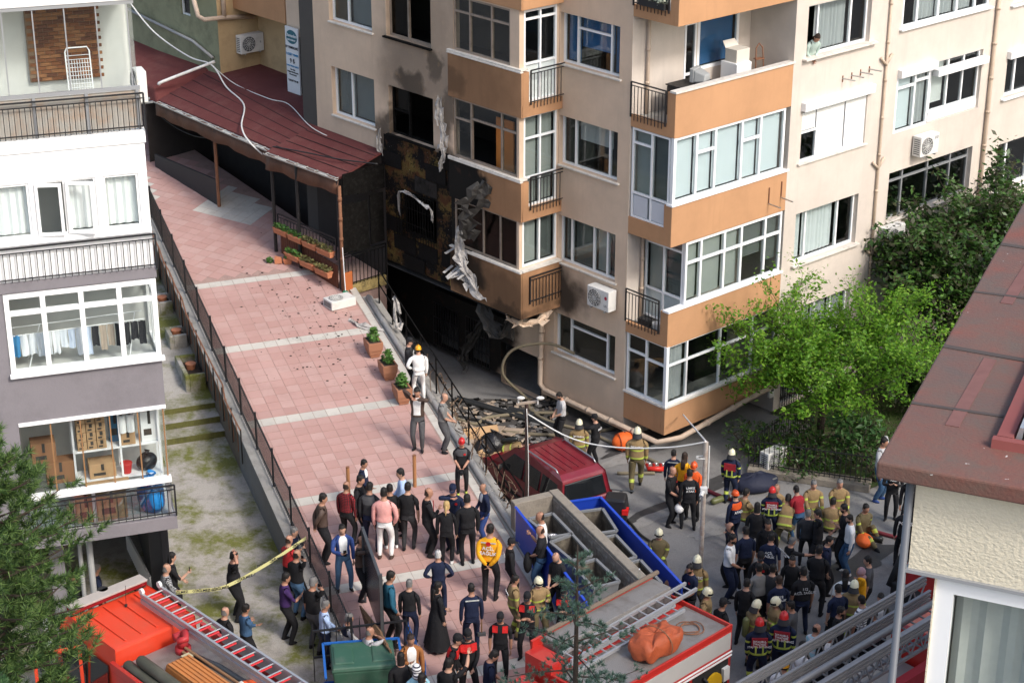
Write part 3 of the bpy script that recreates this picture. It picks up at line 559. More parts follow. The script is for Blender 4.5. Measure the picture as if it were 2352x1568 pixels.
# basement windows with grilles
def grille(F, u0, u1, z0, z1, step=.11, rows=3, m='black_metal', d=.03):
    mb = MB(); P = F.P
    for i in range(rows + 1): z = z0 + (z1 - z0) * i / rows; mb.bar(P(u0, z, d), P(u1, z, d), .02, .02)
    g = mb.build('window_grille', MATS[m], bld); n = int((u1 - u0) / step); bm = MB(); bm.box(-.008, .008, -.008, .008, 0, z1 - z0); me = bm.mesh('grille_bar', MATS[m])
    for i in range(n + 1): put('grille_bar', me, g, P(u0 + (u1 - u0) * i / n, z0, d + .012))
    return g
for u0, u1 in ((7.1, 8.1), (8.5, 9.6)): grille(A1, u0 - .03, u1 + .03, .92, 2.33)
g = grille(A0, 7.72, 9.4, 4.92, 6.32, .12, 3, 'charred', .12)
mb = MB()
for i in range(7): mb.torus(A0.P(7.85 + i * .24, 5.15, .13), .07, .008, 12, 5, ax=(1, 0, 0)); mb.torus(A0.P(7.95 + i * .22, 6.05, .13), .06, .008, 12, 5, ax=(1, 0, 0))
mb.build('grille_scroll', MATS['charred'], g, split=1)
grille(BF, 4.7, 6.95, .68, 1.36, .1, 2); window(bld, BF, 4.75, 6.9, .72, 1.32, [(1, []), (1, []), (1, [])], mf=MATS['alu'])
grille(BF, 9.2, 13.0, 1.65, 4.25, .16, 5)
# ------------------------------------------------ rain pipes
def pipe(pts, r, m='pipe_beige', name='drain_pipe', rings=True):
    mb = MB(); mb.tube(pts, r, 8)
    for p, q in zip(pts, pts[1:]):
        p, q = V(p), V(q); L = (q - p).length; k = int(L / 1.1)
        for i in range(1, k + 1): c = p + (q - p) * i / (k + 1); mb.tube([c - (q - p).normalized() * .04, c + (q - p).normalized() * .04], r * 1.25, 8)
    return mb.build(name, MATS[m], bld, smooth=True)
mat('pipe_beige', (.55, .43, .33), .6, .08, dirt=(.3, .22, .16))
pipe([BF.P(8.38, ZT, .06), BF.P(8.38, 1, .06)], .04); pipe([BF.P(13.48, ZT, .08), BF.P(13.48, 1.5, .08)], .06)
for z in (10.1, 7.1, 4.5): pipe([BF.P(8.12, z + .18, .06), BF.P(8.38, z - .06, .06)], .04); pipe([BF.P(8.62, z + .22, .06), BF.P(8.38, z - .02, .06)], .04)
pipe([A1.P(4.72, 3.75, .12), A1.P(4.78, 1.3, .12), A1.P(4.55, 1.18, .14), A1.P(.1, 1.17, .14), BF.P(.5, 1.2, .16), BF.P(3.6, 1.55, .16), BF.P(4.4, 1.6, .16)], .075)
pipe([BK2.P(.5, 12.4, .08), BK2.P(.5, 9.8, .08)], .045); pipe([BK2.P(.5, 6.7, .08), BK2.P(.5, 4.2, .08)], .045)
# ------------------------------------------------ burnt cladding panels on the lower facade (each a board of its own)
for nm, c in (('clad_black', (.011, .010, .010)), ('clad_char', (.030, .027, .025)), ('clad_ochre', (.235, .165, .06)), ('clad_brown', (.13, .06, .03)), ('clad_green', (.15, .135, .05))):
    mat(nm, c, .85, .4, 5, bump=.9, bscale=22, spec=.08, dirt=(.010, .009, .008), dscale=2.2, damt=.97)
mb = MB(); mb.box(-.02, 0, 0, .98, 0, .485); shp = {}
rc = random.Random(5)
for r in range(8):
    for k in range(6):
        a = 4.3 + k * .99 + (r % 2) * .42; z = 3.93 + r * .49
        if a > 9.6 or z > 7.6: continue
        if a + .5 > 7.6 and a < 9.2 and 4.5 < z < 6.3: continue
        if a < 6.98 and z < 6.7 and z > 4.7: continue
        if a < 6.1: continue
        if a > 8.9 and z > 6.5: c = 'clad_black'
        else: c = rc.choice(['clad_black', 'clad_black', 'clad_char', 'clad_black', None, None, None, None, None, 'clad_ochre' if a < 7.6 else None])
        if c is None: continue
        if c not in shp: shp[c] = mb.mesh('cladding_panel', MATS[c])
        w_ = rc.uniform(.85, 1.0); o = put('cladding_panel', shp[c], bld, A0.P(a, z, .004 + rc.uniform(0, .03)), scale=(1, w_, rc.uniform(.9, 1))); o.rotation_euler = (rc.uniform(-.02, .02), rc.uniform(-.03, .03), rc.uniform(-.02, .02))
# ---------------------------------------------------------------- restaurant annex with the red felt roof
felt = mat('roof_felt', (.115, .028, .026), .9, .18, 1.2, bump=.5, bscale=90, dirt=(.17, .07, .06), dscale=1.3, damt=.5)
brown = mat('brown_tarp', (.13, .062, .038), .75, .35, 1.6, bump=.3, bscale=8, dirt=(.03, .02, .016), dscale=2)
anx = thing('restaurant_annex', 'single storey restaurant with red felt roof and brown awning edge', 'building', BK, BROT)
# roof outline in the building frame: (b, a, z)
E1, E2, E3 = (-3.0, 10.15, 6.78), (-3.2, 13.4, 6.82), (-2.62, 20.4, 6.8)
def rquad(mb, p, q, r, s, th=.06, m=0): mb.hexa([V(x) - V((0, 0, th)) for x in (p, q, r, s)] + [V(x) for x in (p, q, r, s)], m)
roofs = [((-3.0, 10.1, 6.78), (-1.38, 10.1, 7.24), (-1.38, 13.42, 7.26), (-3.2, 13.42, 6.82)), ((-2.92, 13.42, 6.83), (-1.38, 13.42, 7.26), (-.4, 20.4, 7.5), (-2.62, 20.4, 6.82))]
for r_ in roofs: mb = MB(); rquad(mb, *r_); mb.build('roof', felt, anx)
mb = MB(); rquad(mb, (-1.38, 13.3, 7.262), (1.5, 13.3, 7.6), (2.5, 21.6, 7.62), (-.4, 20.4, 7.502)); mb.build('roof', felt, anx)
# raised far part with its step
mb = MB(); mb.hexa([(-2.7, 20.2, 6.7), (2.4, 19.6, 7.3), (4, 30, 7.3), (-3, 30, 6.7), (-2.6, 20.6, 7.18), (2.3, 20.1, 7.98), (4, 30, 8.3), (-3, 30, 7.5)]); mb.build('raised_roof', felt, anx, bevel=.06)
# felt seams: strips of roofing laid with raised laps
for i in range(1, 5):
    f_ = i / 5
    for r_ in roofs:
        p, q, r, s = [V(x) for x in r_]; a = p.lerp(q, f_); b = s.lerp(r, f_); mb = MB(); mb.bar(a + V((0, 0, .006)), b + V((0, 0, .006)), .03, .012); mb.build('felt_lap', mat('felt_edge', (.045, .018, .017), .95), anx)
# gutters and tarp fascia
def gutter(p, q):
    mb = MB(); p, q = V(p), V(q); n = (q - p).cross(V((0, 0, 1))).normalized(); n = n if n.x < 0 else -n
    for k in range(5):
        a0, a1 = math.pi * k / 5, math.pi * (k + 1) / 5; f = lambda a: n * (.07 - .07 * math.cos(a)) + V((0, 0, -.07 * math.sin(a) - .02)); mb.quad(p + f(a0), q + f(a0), q + f(a1), p + f(a1))
    L = (q - p).length
    for i in range(int(L / .45) + 1): c = p + (q - p) * min(1, i * .45 / L); mb.bar(c + V((0, 0, -.01)), c + n * .15 + V((0, 0, -.01)), .02, .012)
    o = mb.build('gutter', mat('gutter_grey', (.50, .49, .46), .6, .1, dirt=(.2, .18, .15)), anx); s = o.modifiers.new('s', 'SOLIDIFY'); s.thickness = .008
    mb = MB(); R_ = random.Random(2); k = int(L / .25); top = []
    for i in range(k + 1): c = p + (q - p) * i / k + n * .03 * math.sin(i * 1.7); top.append(c + V((0, 0, -.05))); top.append(c + n * (.05 + .02 * math.sin(i * 1.1)) + V((0, 0, -.52 + .03 * math.sin(i * .8))))
    mb.add(top, [(2 * i, 2 * i + 1, 2 * i + 3, 2 * i + 2) for i in range(k)]); o = mb.build('awning_fascia', brown, anx, smooth=True); s = o.modifiers.new('s', 'SOLIDIFY'); s.thickness = .02
gutter(E1, E2); gutter((-2.94, 13.42, 6.8), E3)
# posts, back wall, dark interior
for b, a, zt in ((-3.0, 10.2, 6.7), (-3.15, 12.0, 6.7), (-3.12, 13.3, 6.7), (-2.75, 16.9, 6.7)):
    p = bw(b, a, 0); z0 = terz(p); mb = MB(); mb.tube([(b, a, z0), (b, a, zt)], .055, 8); mb.build('post', MATS['black_metal'] if a < 16 else MATS['rust'], anx)
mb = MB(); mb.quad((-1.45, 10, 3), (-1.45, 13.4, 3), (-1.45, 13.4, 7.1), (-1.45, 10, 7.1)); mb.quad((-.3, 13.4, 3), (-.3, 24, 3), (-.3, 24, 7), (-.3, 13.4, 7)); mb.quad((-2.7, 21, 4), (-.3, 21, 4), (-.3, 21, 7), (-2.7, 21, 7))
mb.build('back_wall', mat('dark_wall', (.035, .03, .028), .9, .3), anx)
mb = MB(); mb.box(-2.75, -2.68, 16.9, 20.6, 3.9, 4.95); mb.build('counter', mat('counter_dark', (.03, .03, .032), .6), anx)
# burnt end wall toward the camera: boards and railing
GE = Face((0, 10.12), (1, 0), (0, -1)); gz = terz(G0)
rb = random.Random(4)
for r in range(3):
    for k in range(3):
        z0 = 4.55 + r * .75; z1 = z0 + .735; mb = MB(); GE.box(mb, -2.98 + k * .52, -2.47 + k * .52, z0, min(z1, 6.72 + .12 * k), 0, .03); o = mb.build('charred_panel', MATS['charred'], anx); o.rotation_euler = (rb.uniform(-.02, .02), 0, 0)
railing(anx, GE, -2.98, -1.45, gz + .12, gz + 1.1, MATS['charred'], d=.06, step=.13)
mb = MB(); GE.box(mb, -3.0, -1.42, gz - .2, gz + .1, -.1, .05); mb.build('floor_edge', mat('torn_edge', (.40, .30, .12), .9, .5, 8, bump=1, bscale=12, dirt=(.03, .025, .02), dscale=7, damt=1), anx)
mb = MB(); GE.box(mb, -3.02, -2.72, gz + .0, gz + .55, .02, .08); mb.build('orange_panel', mat('orange_board', (.45, .13, .04), .7), anx)
mb = MB(); mb.tube([(-3.06, 10.05, 6.55), (-3.06, 10.05, gz)], .05, 8)
for z in (6.2, 5.6, 5.0, 4.4): mb.tube([(-3.06, 10.05, z), (-3.06, 10.05, z - .1)], .062, 8)
mb.build('downpipe', MATS['rust'], anx, smooth=True)
# planted front fence: flower troughs on two levels
wood = mat('slat_wood', (.14, .05, .028), .8, .3, 6)
A3 = Face((-3.05, 0), (0, 1), (-1, 0))
for i in range(24):
    a = 10.35 + i * .118; p = bw(-3.05, a, 0); z0 = terz(p)
    if i == 0: bm = MB(); bm.box(-.012, .012, -.05, .05, 0, .72); sme = bm.mesh('slat', wood)
    put('slat', sme, anx, (-3.05, a, z0))
railing(anx, A3, 10.3, 13.2, 4.25, 4.9, MATS['black_metal'], d=.02, step=.16)
def trough(b, a, z, ln, lab, dead=0, seed=0, rz=BROT):
    t_ = thing('flower_trough', lab, 'planter', bw(b, a, z), BROT, 'terracotta flower troughs on the restaurant fence'); mb = MB(); w0, w1 = .07, .10
    mb.hexa([(-w0, 0, 0), (w0, 0, 0), (w0, ln, 0), (-w0, ln, 0), (-w1, -.02, .17), (w1, -.02, .17), (w1, ln + .02, .17), (-w1, ln + .02, .17)]); mb.box(-w1 - .012, w1 + .012, -.032, ln + .032, .15, .18); mb.build('trough', MATS['terracotta'], t_, bevel=.006)
    leaves('foliage', [(0, ln * (i + .5) / 4, .24, .1, .12, .1) for i in range(4)], 170, .045, MATS['leaf'] if not dead else MATS['leaf_dry'], t_, seed); return t_
def leaves(name, blobs, n, size, m, par, seed=0, flat=.4, asp=.6, mats2=None):
    R_ = random.Random(seed); mb = MB()
    for i in range(n):
        c = blobs[R_.randrange(len(blobs))]
        while True:
            d = V((R_.uniform(-1, 1), R_.uniform(-1, 1), R_.uniform(-1, 1)))
            if d.length < 1: break
        d = d.normalized() * (d.length ** .6); p = V((c[0] + d.x * c[3], c[1] + d.y * c[4], c[2] + d.z * c[5]))
        x = V((R_.gauss(0, 1), R_.gauss(0, 1), R_.gauss(0, flat))).normalized(); y = x.cross(V((R_.gauss(0, .6), R_.gauss(0, .6), 1))).normalized(); s = size * R_.uniform(.6, 1.3)
        mb.add([p - x * s, p - y * s * asp + V((0, 0, s * .15)), p + x * s, p + y * s * asp + V((0, 0, s * .15))], [(0, 1, 2, 3)], R_.randrange(len(mats2)) if mats2 else 0)
    return mb.build(name, mats2 or m, par)
mat('leaf_dry', (.13, .12, .04), .7, .4, 9)
for i in range(4): trough(-3.16, 10.4 + i * .73, 4.3 + i * .012, .62, ['wilted flower trough on upper fence rail nearest the post', 'second flower trough on the upper fence rail', 'third flower trough on the upper fence rail', 'greenest flower trough at the far end of upper rail'][i], i < 2, i)
for i in range(3): trough(-3.3, 10.35 + i * .75, 3.72 + i * .03, .62, ['lower flower trough nearest the burnt corner post', 'middle trough of the lower flower row', 'lower flower trough farthest from the burnt post'][i], i < 2, 10 + i)
for i, (x, y) in enumerate(((1985, 250), (1900, 245))):
    p = ter(*T(0, 1, x, y)); t_ = thing('flower_pot', ['small terracotta pot with a plant standing on terrace', 'tipped terracotta pot spilling its plant on terrace'][i], 'plant pot', p); mb = MB()
    if i == 0: mb.hexa([(-.1, -.07, 0), (.1, -.07, 0), (.1, .07, 0), (-.1, .07, 0), (-.14, -.1, .18), (.14, -.1, .18), (.14, .1, .18), (-.14, .1, .18)])
    else: mb.hexa([(-.02, -.09, .0), (.2, -.09, .02), (.2, .09, .02), (-.02, .09, .0), (-.02, -.09, .2), (.18, -.07, .17), (.18, .07, .17), (-.02, .09, .2)])
    mb.build('pot', MATS['terracotta'], t_); leaves('foliage', [(0 if i == 0 else -.18, 0, .26 if i == 0 else .1, .11, .1, .1)], 110, .04, MATS['leaf'], t_, 30 + i)
# sign on the wall end above the roof
sg = thing('restaurant_sign', 'tall white restaurant sign board leaning above the red roof', 'sign', BK, BROT); mb = MB()
SG = Face((-.06, 15.95), (0, 1), (-1, 0))
SG.box(mb, 0, .68, 7.4, 9.5, 0, .05); mb.build('board', mat('sign_white', (.72, .73, .74), .5, .06), sg)
blue = flat('sign_teal', (.02, .13, .17)); cyan = flat('sign_cyan', (.03, .25, .5)); ink = flat('sign_ink', (.02, .02, .025)); wht = flat('white_ink', (.85, .85, .85))
mb = MB(); c = SG.P(.34, 9.2, .055); mb.poly([c - SG.u * .29 * math.cos(t) + V((0, 0, .22 * math.sin(t))) for t in np.linspace(0, 2 * math.pi, 28)[:-1]]); mb.build('emblem', blue, sg)
rt_, up_ = -SG.u, V((0, 0, 1))
for s_, z_, sz, m_ in (('Osmanlım', 9.24, .14, wht), ('RESTAURANT', 9.1, .07, wht), ('EV YEMEKLERİ', 8.86, .105, ink), ('3 ÇEŞİT YEMEK', 8.64, .095, cyan), ('9 ₺', 8.43, .2, ink), ('TOPLU YEMEK VERİLİR', 8.27, .062, cyan), ('Her Gün', 8.16, .068, ink), ('Değişen Menülerimizle', 8.08, .062, ink), ('Hizmetinizdeyiz', 8.0, .062, ink), ('Tel:347 94 00', 7.8, .095, ink)):
    text(s_, sz, m_, sg, SG.P(.34, z_, .06), rt_, up_)
# ---------------------------------------------------------------- houses behind the red roof
back = thing('house_behind', 'mossy green rendered house with bare window behind the red roof', 'house', BK, BROT)
grn = mat('green_render', (.26, .27, .17), .95, .18, 2, bump=.6, bscale=25, dirt=(.11, .11, .07), dscale=1.3, damt=.7); ylw = mat('ochre_render', (.50, .36, .20), .9, .12, 2, bump=.3, dirt=(.25, .17, .09), dscale=1.2)
def wq(par, name, m, p, q, z0, z1, th=.3):
    p, q = V((*p, 0)), V((*q, 0)); n = (q - p).normalized().cross(V((0, 0, 1))) * th; mb = MB(); mb.hexa([p + V((0, 0, z0)), q + V((0, 0, z0)), q + n + V((0, 0, z0)), p + n + V((0, 0, z0)), p + V((0, 0, z1)), q + V((0, 0, z1)), q + n + V((0, 0, z1)), p + n + V((0, 0, z1))]); return mb.build(name, m, par)

GW = Face((-.65, 0), (0, 1), (-1, 0)); OW = Face((0, 19.6), (1, 0), (0, -1)); RW = Face((.9, 0), (0, 1), (-1, 0))
mb = MB(); GW.wall(mb, 19.6, 32, 6.5, 12, [(21.2, 21.75, 9.05, 9.75)], .12); mb.build('wall', grn, back)
window(back, GW, 21.2, 21.75, 9.05, 9.75, [(1, [])], d=-.06, fw=.05)
mb = MB(); OW.quad(mb, -.65, 1.2, 6.5, 12); RW.quad(mb, 16.6, 19.6, 6.5, 12); mb.build('wall', ylw, back)
mb = MB(); mb.quad((.9, 32, 12), (-.65, 32, 12), (-.65, 19.6, 12), (.9, 19.6, 12)); mb.quad((.9, 32, 6), (.9, 19.6, 6), (.9, 19.6, 12), (.9, 32, 12)); mb.build('inner_wall', MATS['room'], back)
mb = MB(); GW.box(mb, 20.2, 26, 9.98, 10.06, 0, .4); mb.build('eave', MATS['white_paint'], back)
mb = MB(); mb.tube([(-.75, 26, 8.75), (-.75, 21.0, 8.3), (-.72, 19.9, 7.95)], .05, 8); mb.build('waste_pipe', mat('pvc_grey', (.36, .36, .35), .5), back, smooth=True)
mb = MB(); mb.tube([(-1.3, 19.9, 9.95), (-1.3, 19.7, 9.45), (-1.2, 19.5, 9.35), (-.45, 19.5, 9.3), (.7, 19.5, 9.15)], .075, 8); mb.tube([(-.45, 19.5, 10.8), (-.45, 19.5, 9.3)], .075, 8); mb.build('waste_pipe', MATS['pipe_beige'], back, smooth=True)
# set-back part of the apartment block above the roof
AX = Face((0, 0), (0, 1), (-1, 0)); mb = MB(); AX.wall(mb, 13.3, 16.68, 6.8, ZT, [(15.33, 15.93, 7.5, 9.2)], .2); mb.quad((-1.4, 13.3, 6.8), (0, 13.3, 6.8), (0, 13.3, ZT), (-1.4, 13.3, ZT)); mb.build('wall', plaster, bld)
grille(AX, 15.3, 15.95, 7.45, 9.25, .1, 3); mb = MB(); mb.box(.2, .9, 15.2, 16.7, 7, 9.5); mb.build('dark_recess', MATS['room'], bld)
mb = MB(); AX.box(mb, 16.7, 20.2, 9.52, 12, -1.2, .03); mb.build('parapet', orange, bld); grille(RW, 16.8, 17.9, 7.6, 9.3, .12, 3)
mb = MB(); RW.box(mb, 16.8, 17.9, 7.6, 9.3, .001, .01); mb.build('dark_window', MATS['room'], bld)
# ---------------------------------------------------------------- white and grey house on the left (frame: x along its front, y into the house)
LROT = RAD(90 - 71.9); LC = V((-7.13, 34.9, 0))
lh = thing('balcony_house', 'white and grey apartment house with glazed balconies and black railings', 'building', LC, LROT)
LF = Face((0, 0), (1, 0), (0, -1)); LS = Face((0, 0), (0, 1), (1, 0))
lwh = mat('render_white', (.86, .86, .85), .7, .03, 2, bump=.15, dirt=(.6, .57, .52), dscale=.8, damt=.5); lgr = mat('render_grey', (.215, .20, .215), .85, .07, 1.5, bump=.25, bscale=20, dirt=(.14, .13, .14), dscale=1.0, damt=.6)
PVW = mat('pvc_white', (.88, .88, .88), .35, .02)
def slab(z0, z1, m, d=.02, name='balcony_slab'): mb = MB(); mb.box(-9, .0 + d, -d, 6, z0, z1); return mb.build(name, m, lh, bevel=.012)
slab(15.45, 18, lwh, .02, 'wall'); slab(12.66, 12.92, lwh, .03); slab(9.86, 10.08, lgr, .03)
mb = MB(); mb.box(-9, 0, 0, 6, 7.06, 8.1); mb.build('wall', lgr, lh); slab(4.18, 4.48, lgr, .05)
mb = MB(); mb.box(-9, -2.98, 0.0, 6, 8.1, 9.86); mb.box(-9, -2.95, 0, 6, 4.48, 7.06); mb.build('wall', lgr, lh, split=1)
# inner back wall and side panels of the balconies
mb = MB(); mb.quad((-9, 1.3, 4), (0, 1.3, 4), (0, 1.3, 16), (-9, 1.3, 16)); mb.build('inner_wall', MATS['room_light'], lh)
mb = MB(); mb.quad((-.02, 1.3, 8.1), (-.02, 6, 8.1), (-.02, 6, 16), (-.02, 1.3, 16)); mb.quad((-.02, 1.3, 0.5), (-.02, 6, .5), (-.02, 6, 8.1), (-.02, 1.3, 8.1)); mb.build('side_wall', lgr, lh)
# top floor: frameless glazing, brick niche
mb = MB()
for z in (13.72, 15.38): LF.box(mb, -3.2, 0, z, z + .07, -.06, .0)
mb.build('glazing_track', MATS['alu'], lh, split=1)
for i, u in enumerate((-3.05, -2.43, -1.87, -1.29, -.71, -.13)):
    if i: mb = MB(); LF.box(mb, pu + .012, u - .012, 13.8, 15.37, -.04, -.03); mb.build('pane', MATS['glass_clear'], lh); mb = MB(); LF.box(mb, u - .012, u + .012, 13.8, 15.37, -.045, -.02); mb.build('pane_edge', MATS['alu'], lh)
    pu = u
mb = MB(); LS.box(mb, .08, 1.2, 13.8, 15.37, -.04, -.03); mb.build('pane', MATS['glass_clear'], lh)
mb = MB(); LF.box(mb, -3.2, 0, 12.95, 13.7, -.05, -.04); mb.build('frosted_pane', mat('frosted', (.42, .40, .36), .3, .3, 1.2, dirt=(.42, .22, .10), dscale=1.6, damt=.7), lh)
mb = MB()
for u in (-2.0, -1.02, -.06): LF.box(mb, u - .03, u + .03, 12.93, 13.72, -.04, .0)
mb.build('mullion', MATS['alu'], lh, split=1)
railing(lh, LF, -3.4, .04, 12.95, 13.66, MATS['black_metal'], d=.06, step=.1, mid=.1)
bm_ = [mat('brick_%d' % i, c, .85, .2, 6, bump=.7, bscale=30) for i, c in enumerate(((.20, .075, .03), (.27, .12, .05), (.13, .05, .025)))]
mb = MB(); mb.box(-1.95, -.6, 1.2, 1.29, 13.7, 15.5); bp = mb.build('brick_panel', mat('brick_mortar', (.22, .15, .10), .95), lh); rb = random.Random(6); bms = []
for m_ in bm_: q_ = MB(); q_.box(-.094, .094, -.02, .0, 0, .062); bms.append(q_.mesh('brick', m_))
for r in range(24):
    for k in range(7):
        u = -1.83 + k * .2 + (r % 2) * .1
        if u < -.62: put('brick', rb.choice(bms), bp, (u, 1.2 - rb.uniform(0, .006), 13.72 + r * .074))
t_ = thing('folded_drying_rack', 'white folded clothes rack leaning on brick balcony wall', 'drying rack', LC + V((0, 0, 0)), LROT); mb = MB()
for u in (-1.28, -.82): mb.tube([(u, .5, 13.0), (u - .04 * (1 if u < -1 else -1) * 0, .8, 14.35)], .014, 6)
mb.tube([(-1.28, .8, 14.35), (-1.24, .82, 14.42), (-.86, .82, 14.42), (-.82, .8, 14.35)], .014, 6); mb.build('frame', MATS['pvc'], t_, split=1)
bm = MB(); bm.tube([(-1.27, 0, 0), (-.83, 0, 0)], .006, 4); me = bm.mesh('wire', MATS['pvc'])
for i in range(14): put('wire', me, t_, (0, .55 + .018 * i, 13.3 + .075 * i))
bm = MB(); bm.tube([(0, .55, 13.3), (0, .79, 14.2)], .006, 4); me = bm.mesh('wire', MATS['pvc'])
for i in range(8): put('wire', me, t_, (-1.22 + i * .05, 0, 0))
# second floor: white panels and windows
mb = MB(); LF.wall(mb, -3.4, 0, 10.08, 12.66, [(-2.2, -1.0, 10.95, 12.06), (-.86, -.17, 10.95, 12.06), (-3.4, -2.26, 10.95, 12.06)], .06); mb.build('wall', PVW, lh)
mb = MB(); LS.quad(mb, 0, 1.4, 10.08, 12.66); mb.build('wall', PVW, lh)
for u0, u1 in ((-2.2, -1.0), (-.95, -.2), (-3.2, -2.3)):
    mb = MB(); LF.box(mb, u0 + .03, u1 - .03, 12.14, 12.6, .0, .012); mb.build('panel', PVW, lh, bevel=.004)
cw = ('cloth', MATS['curtain_white'])
window(lh, LF, -.86, -.17, 10.95, 12.06, [(1, [])], d=-.03, fw=.05, mf=PVW, gl=MATS['glass_clear'], back=cw); window(lh, LF, -3.4, -2.26, 10.95, 12.06, [(1, [])], d=-.03, fw=.05, mf=PVW, gl=MATS['glass_clear'], back=cw)
window(lh, LF, -2.2, -1.0, 10.95, 12.06, [(1, []), (1, [])], d=-.03, fw=.04, mf=PVW, gl=MATS['glass_clear'], skip=(0, 1), back=[None, ('cloth', MATS['curtain_white'])])
OP = Face((-1.6, -.02), (math.cos(-.35), math.sin(-.35)), (math.sin(-.35), -math.cos(-.35)))
window(lh, OP, .02, .55, 10.97, 12.02, [(1, [])], d=.0, fw=.055, mf=PVW, gl=MATS['glass_clear'], name='open_sash', back=None)
OP2 = Face((-2.16, -.02), (math.cos(-.2), math.sin(-.2)), (math.sin(-.2), -math.cos(-.2))); window(lh, OP2, .0, .5, 10.97, 12.02, [(1, [])], d=.0, fw=.055, mf=PVW, gl=MATS['glass_clear'], name='open_sash')
mb = MB(); LF.box(mb, -3.4, .0, 10.84, 10.94, -.02, .06); mb.build('window_sill', PVW, lh)
for i in range(24): 
    if i == 0: bm = MB(); bm.box(-.062, .062, -.012, 0, 0, .72); me = bm.mesh('cladding_board', PVW)
    put('cladding_board', me, lh, (-3.0 + i * .128, -.002, 10.1))
railing(lh, LF, -3.4, .05, 10.1, 10.8, MATS['black_metal'], d=.08, step=.125, mid=.1)
# third floor: big laundry window
window(lh, LF, -2.97, .0, 8.14, 9.84, [(1, [.76]), (1, [.76]), (1, [.76]), (1, [.76])], d=.03, fw=.1, mf=PVW, gl=MATS['glass_clear']); mb = MB(); LF.box(mb, -3.0, .06, 8.08, 8.15, -.05, .1); mb.build('window_sill', PVW, lh)
window(lh, LS, .05, 1.25, 8.14, 9.84, [(1, [.76]), (1, [.76])], d=.0, fw=.08, mf=PVW, gl=MATS['glass_clear'])
mb = MB(); mb.box(-3, 0, .06, 1.3, 8.0, 8.12); mb.box(-3, 0, .06, 1.3, 10.0, 10.05); mb.build('inner_floor', MATS['room_light'], lh, split=1)
t_ = thing('laundry_rack', 'drying rack full of pale shirts behind the grey house window', 'drying rack', LC + V((0, 0, 0)), LROT); mb = MB()
for y in (.25, .7): mb.tube([(-2.85, y, 8.85), (-.25, y, 8.9)], .012, 5); mb.tube([(-2.6, y, 8.15), (-2.3, .95 - y, 8.85)], .012, 5); mb.tube([(-.6, y, 8.15), (-.4, .95 - y, 8.88)], .012, 5)
mb.build('frame', MATS['pvc'], t_, split=1); rl = random.Random(9)
cl = [mat('laundry_%d' % i, c, .9, .06) for i, c in enumerate(((.72, .74, .78), (.55, .62, .75), (.05, .22, .45), (.03, .03, .035), (.4, .33, .27), (.62, .66, .72)))]
for i in range(17):
    u = -2.8 + i * .155; w_ = .14; m_ = cl[[2, 0, 0, 5, 0, 0, 5, 1, 0, 1, 3, 4, 4, 3, 3, 3, 3][i]]; zz = 8.87; ln = rl.uniform(.35, .6); mb = MB(); P = []
    for j in range(4):
        for k in range(5): P.append((u + w_ * (k / 4 - .5) + rl.uniform(-.01, .01), .24 + .03 * math.sin(k * 2 + i) - .02 * j * rl.random(), zz - ln * j / 3))
    mb.add(P, [(5 * j + k, 5 * j + k + 1, 5 * j + k + 6, 5 * j + k + 5) for j in range(3) for k in range(4)]); mb.build('hung_cloth', m_, t_, smooth=True)
# fourth floor: storage balcony
mb = MB(); LF.box(mb, -2.95, 0, 6.98, 7.06, -.06, .02); LF.box(mb, -2.95, 0, 5.3, 5.42, -.08, .06); mb.build('glazing_track', PVW, lh, split=1)
for i, u in enumerate((-2.93, -2.33, -1.74, -1.15, -.58, -.06)):
    if i: mb = MB(); LF.box(mb, pu + .012, u - .012, 5.42, 6.98, -.04, -.03); mb.build('pane', MATS['glass_clear'], lh); mb = MB(); LF.box(mb, u - .014, u + .014, 5.42, 6.98, -.045, -.02); mb.build('pane_edge', mat('wood_edge', (.30, .16, .07), .6), lh)
    pu = u
mb = MB(); LS.box(mb, .06, 1.25, 5.42, 6.98, -.03, -.02); mb.build('pane', MATS['glass_clear'], lh)
mb = MB(); LF.box(mb, -2.95, 0, 4.52, 5.3, -.05, -.04); mb.build('low_pane', glassm('glass_low', (.75, .8, .82), .08), lh)
mb = MB()
for u in (-1.62, -.08): LF.box(mb, u - .035, u + .035, 4.5, 5.3, -.04, .0)
mb.build('mullion', MATS['alu'], lh, split=1)
railing(lh, LF, -2.95, .04, 4.52, 5.22, MATS['black_metal'], d=.06, step=.145, mid=.1)
mb = MB(); mb.box(-2.95, 0, .06, 1.3, 4.4, 4.5); mb.build('inner_floor', MATS['room_light'], lh, split=1)
def lbox(lab, u, y, z, sx, sy, sz, m='cardboard', tape=True, rz=0, grp='cardboard boxes on the storage balcony'):
    p = LC + V((math.cos(LROT) * u - math.sin(LROT) * y, math.sin(LROT) * u + math.cos(LROT) * y, z)); t_ = thing('cardboard_box', lab, 'box', p, LROT + rz, grp); mb = MB(); mb.box(-sx / 2, sx / 2, 0, sy, 0, sz); mb.build('carton', MATS[m], t_, bevel=.01)
    if tape: mb = MB(); mb.box(-.03, .03, -.003, 0, sz * .55, sz); mb.box(-sx * .35, sx * .1, -.003, 0, sz * .2, sz * .4); mb.build('print', mat('box_print', (.05, .045, .04), .8), t_)
    return t_
mat('white_carton', (.75, .76, .76), .7, .04); mat('blue_carton', (.03, .16, .30), .6); mat('brown_carton', (.24, .12, .06), .85)
t_ = thing('storage_shelf', 'white metal shelf loaded with boxes behind balcony glass', 'shelf', LC, LROT); mb = MB()
for u in (-1.9, -.95, -.15):
    for y in (.35, .85): mb.box(u - .02, u + .02, y - .02, y + .02, 4.5, 6.9)
mb.build('upright', MATS['pvc'], t_, split=1); 
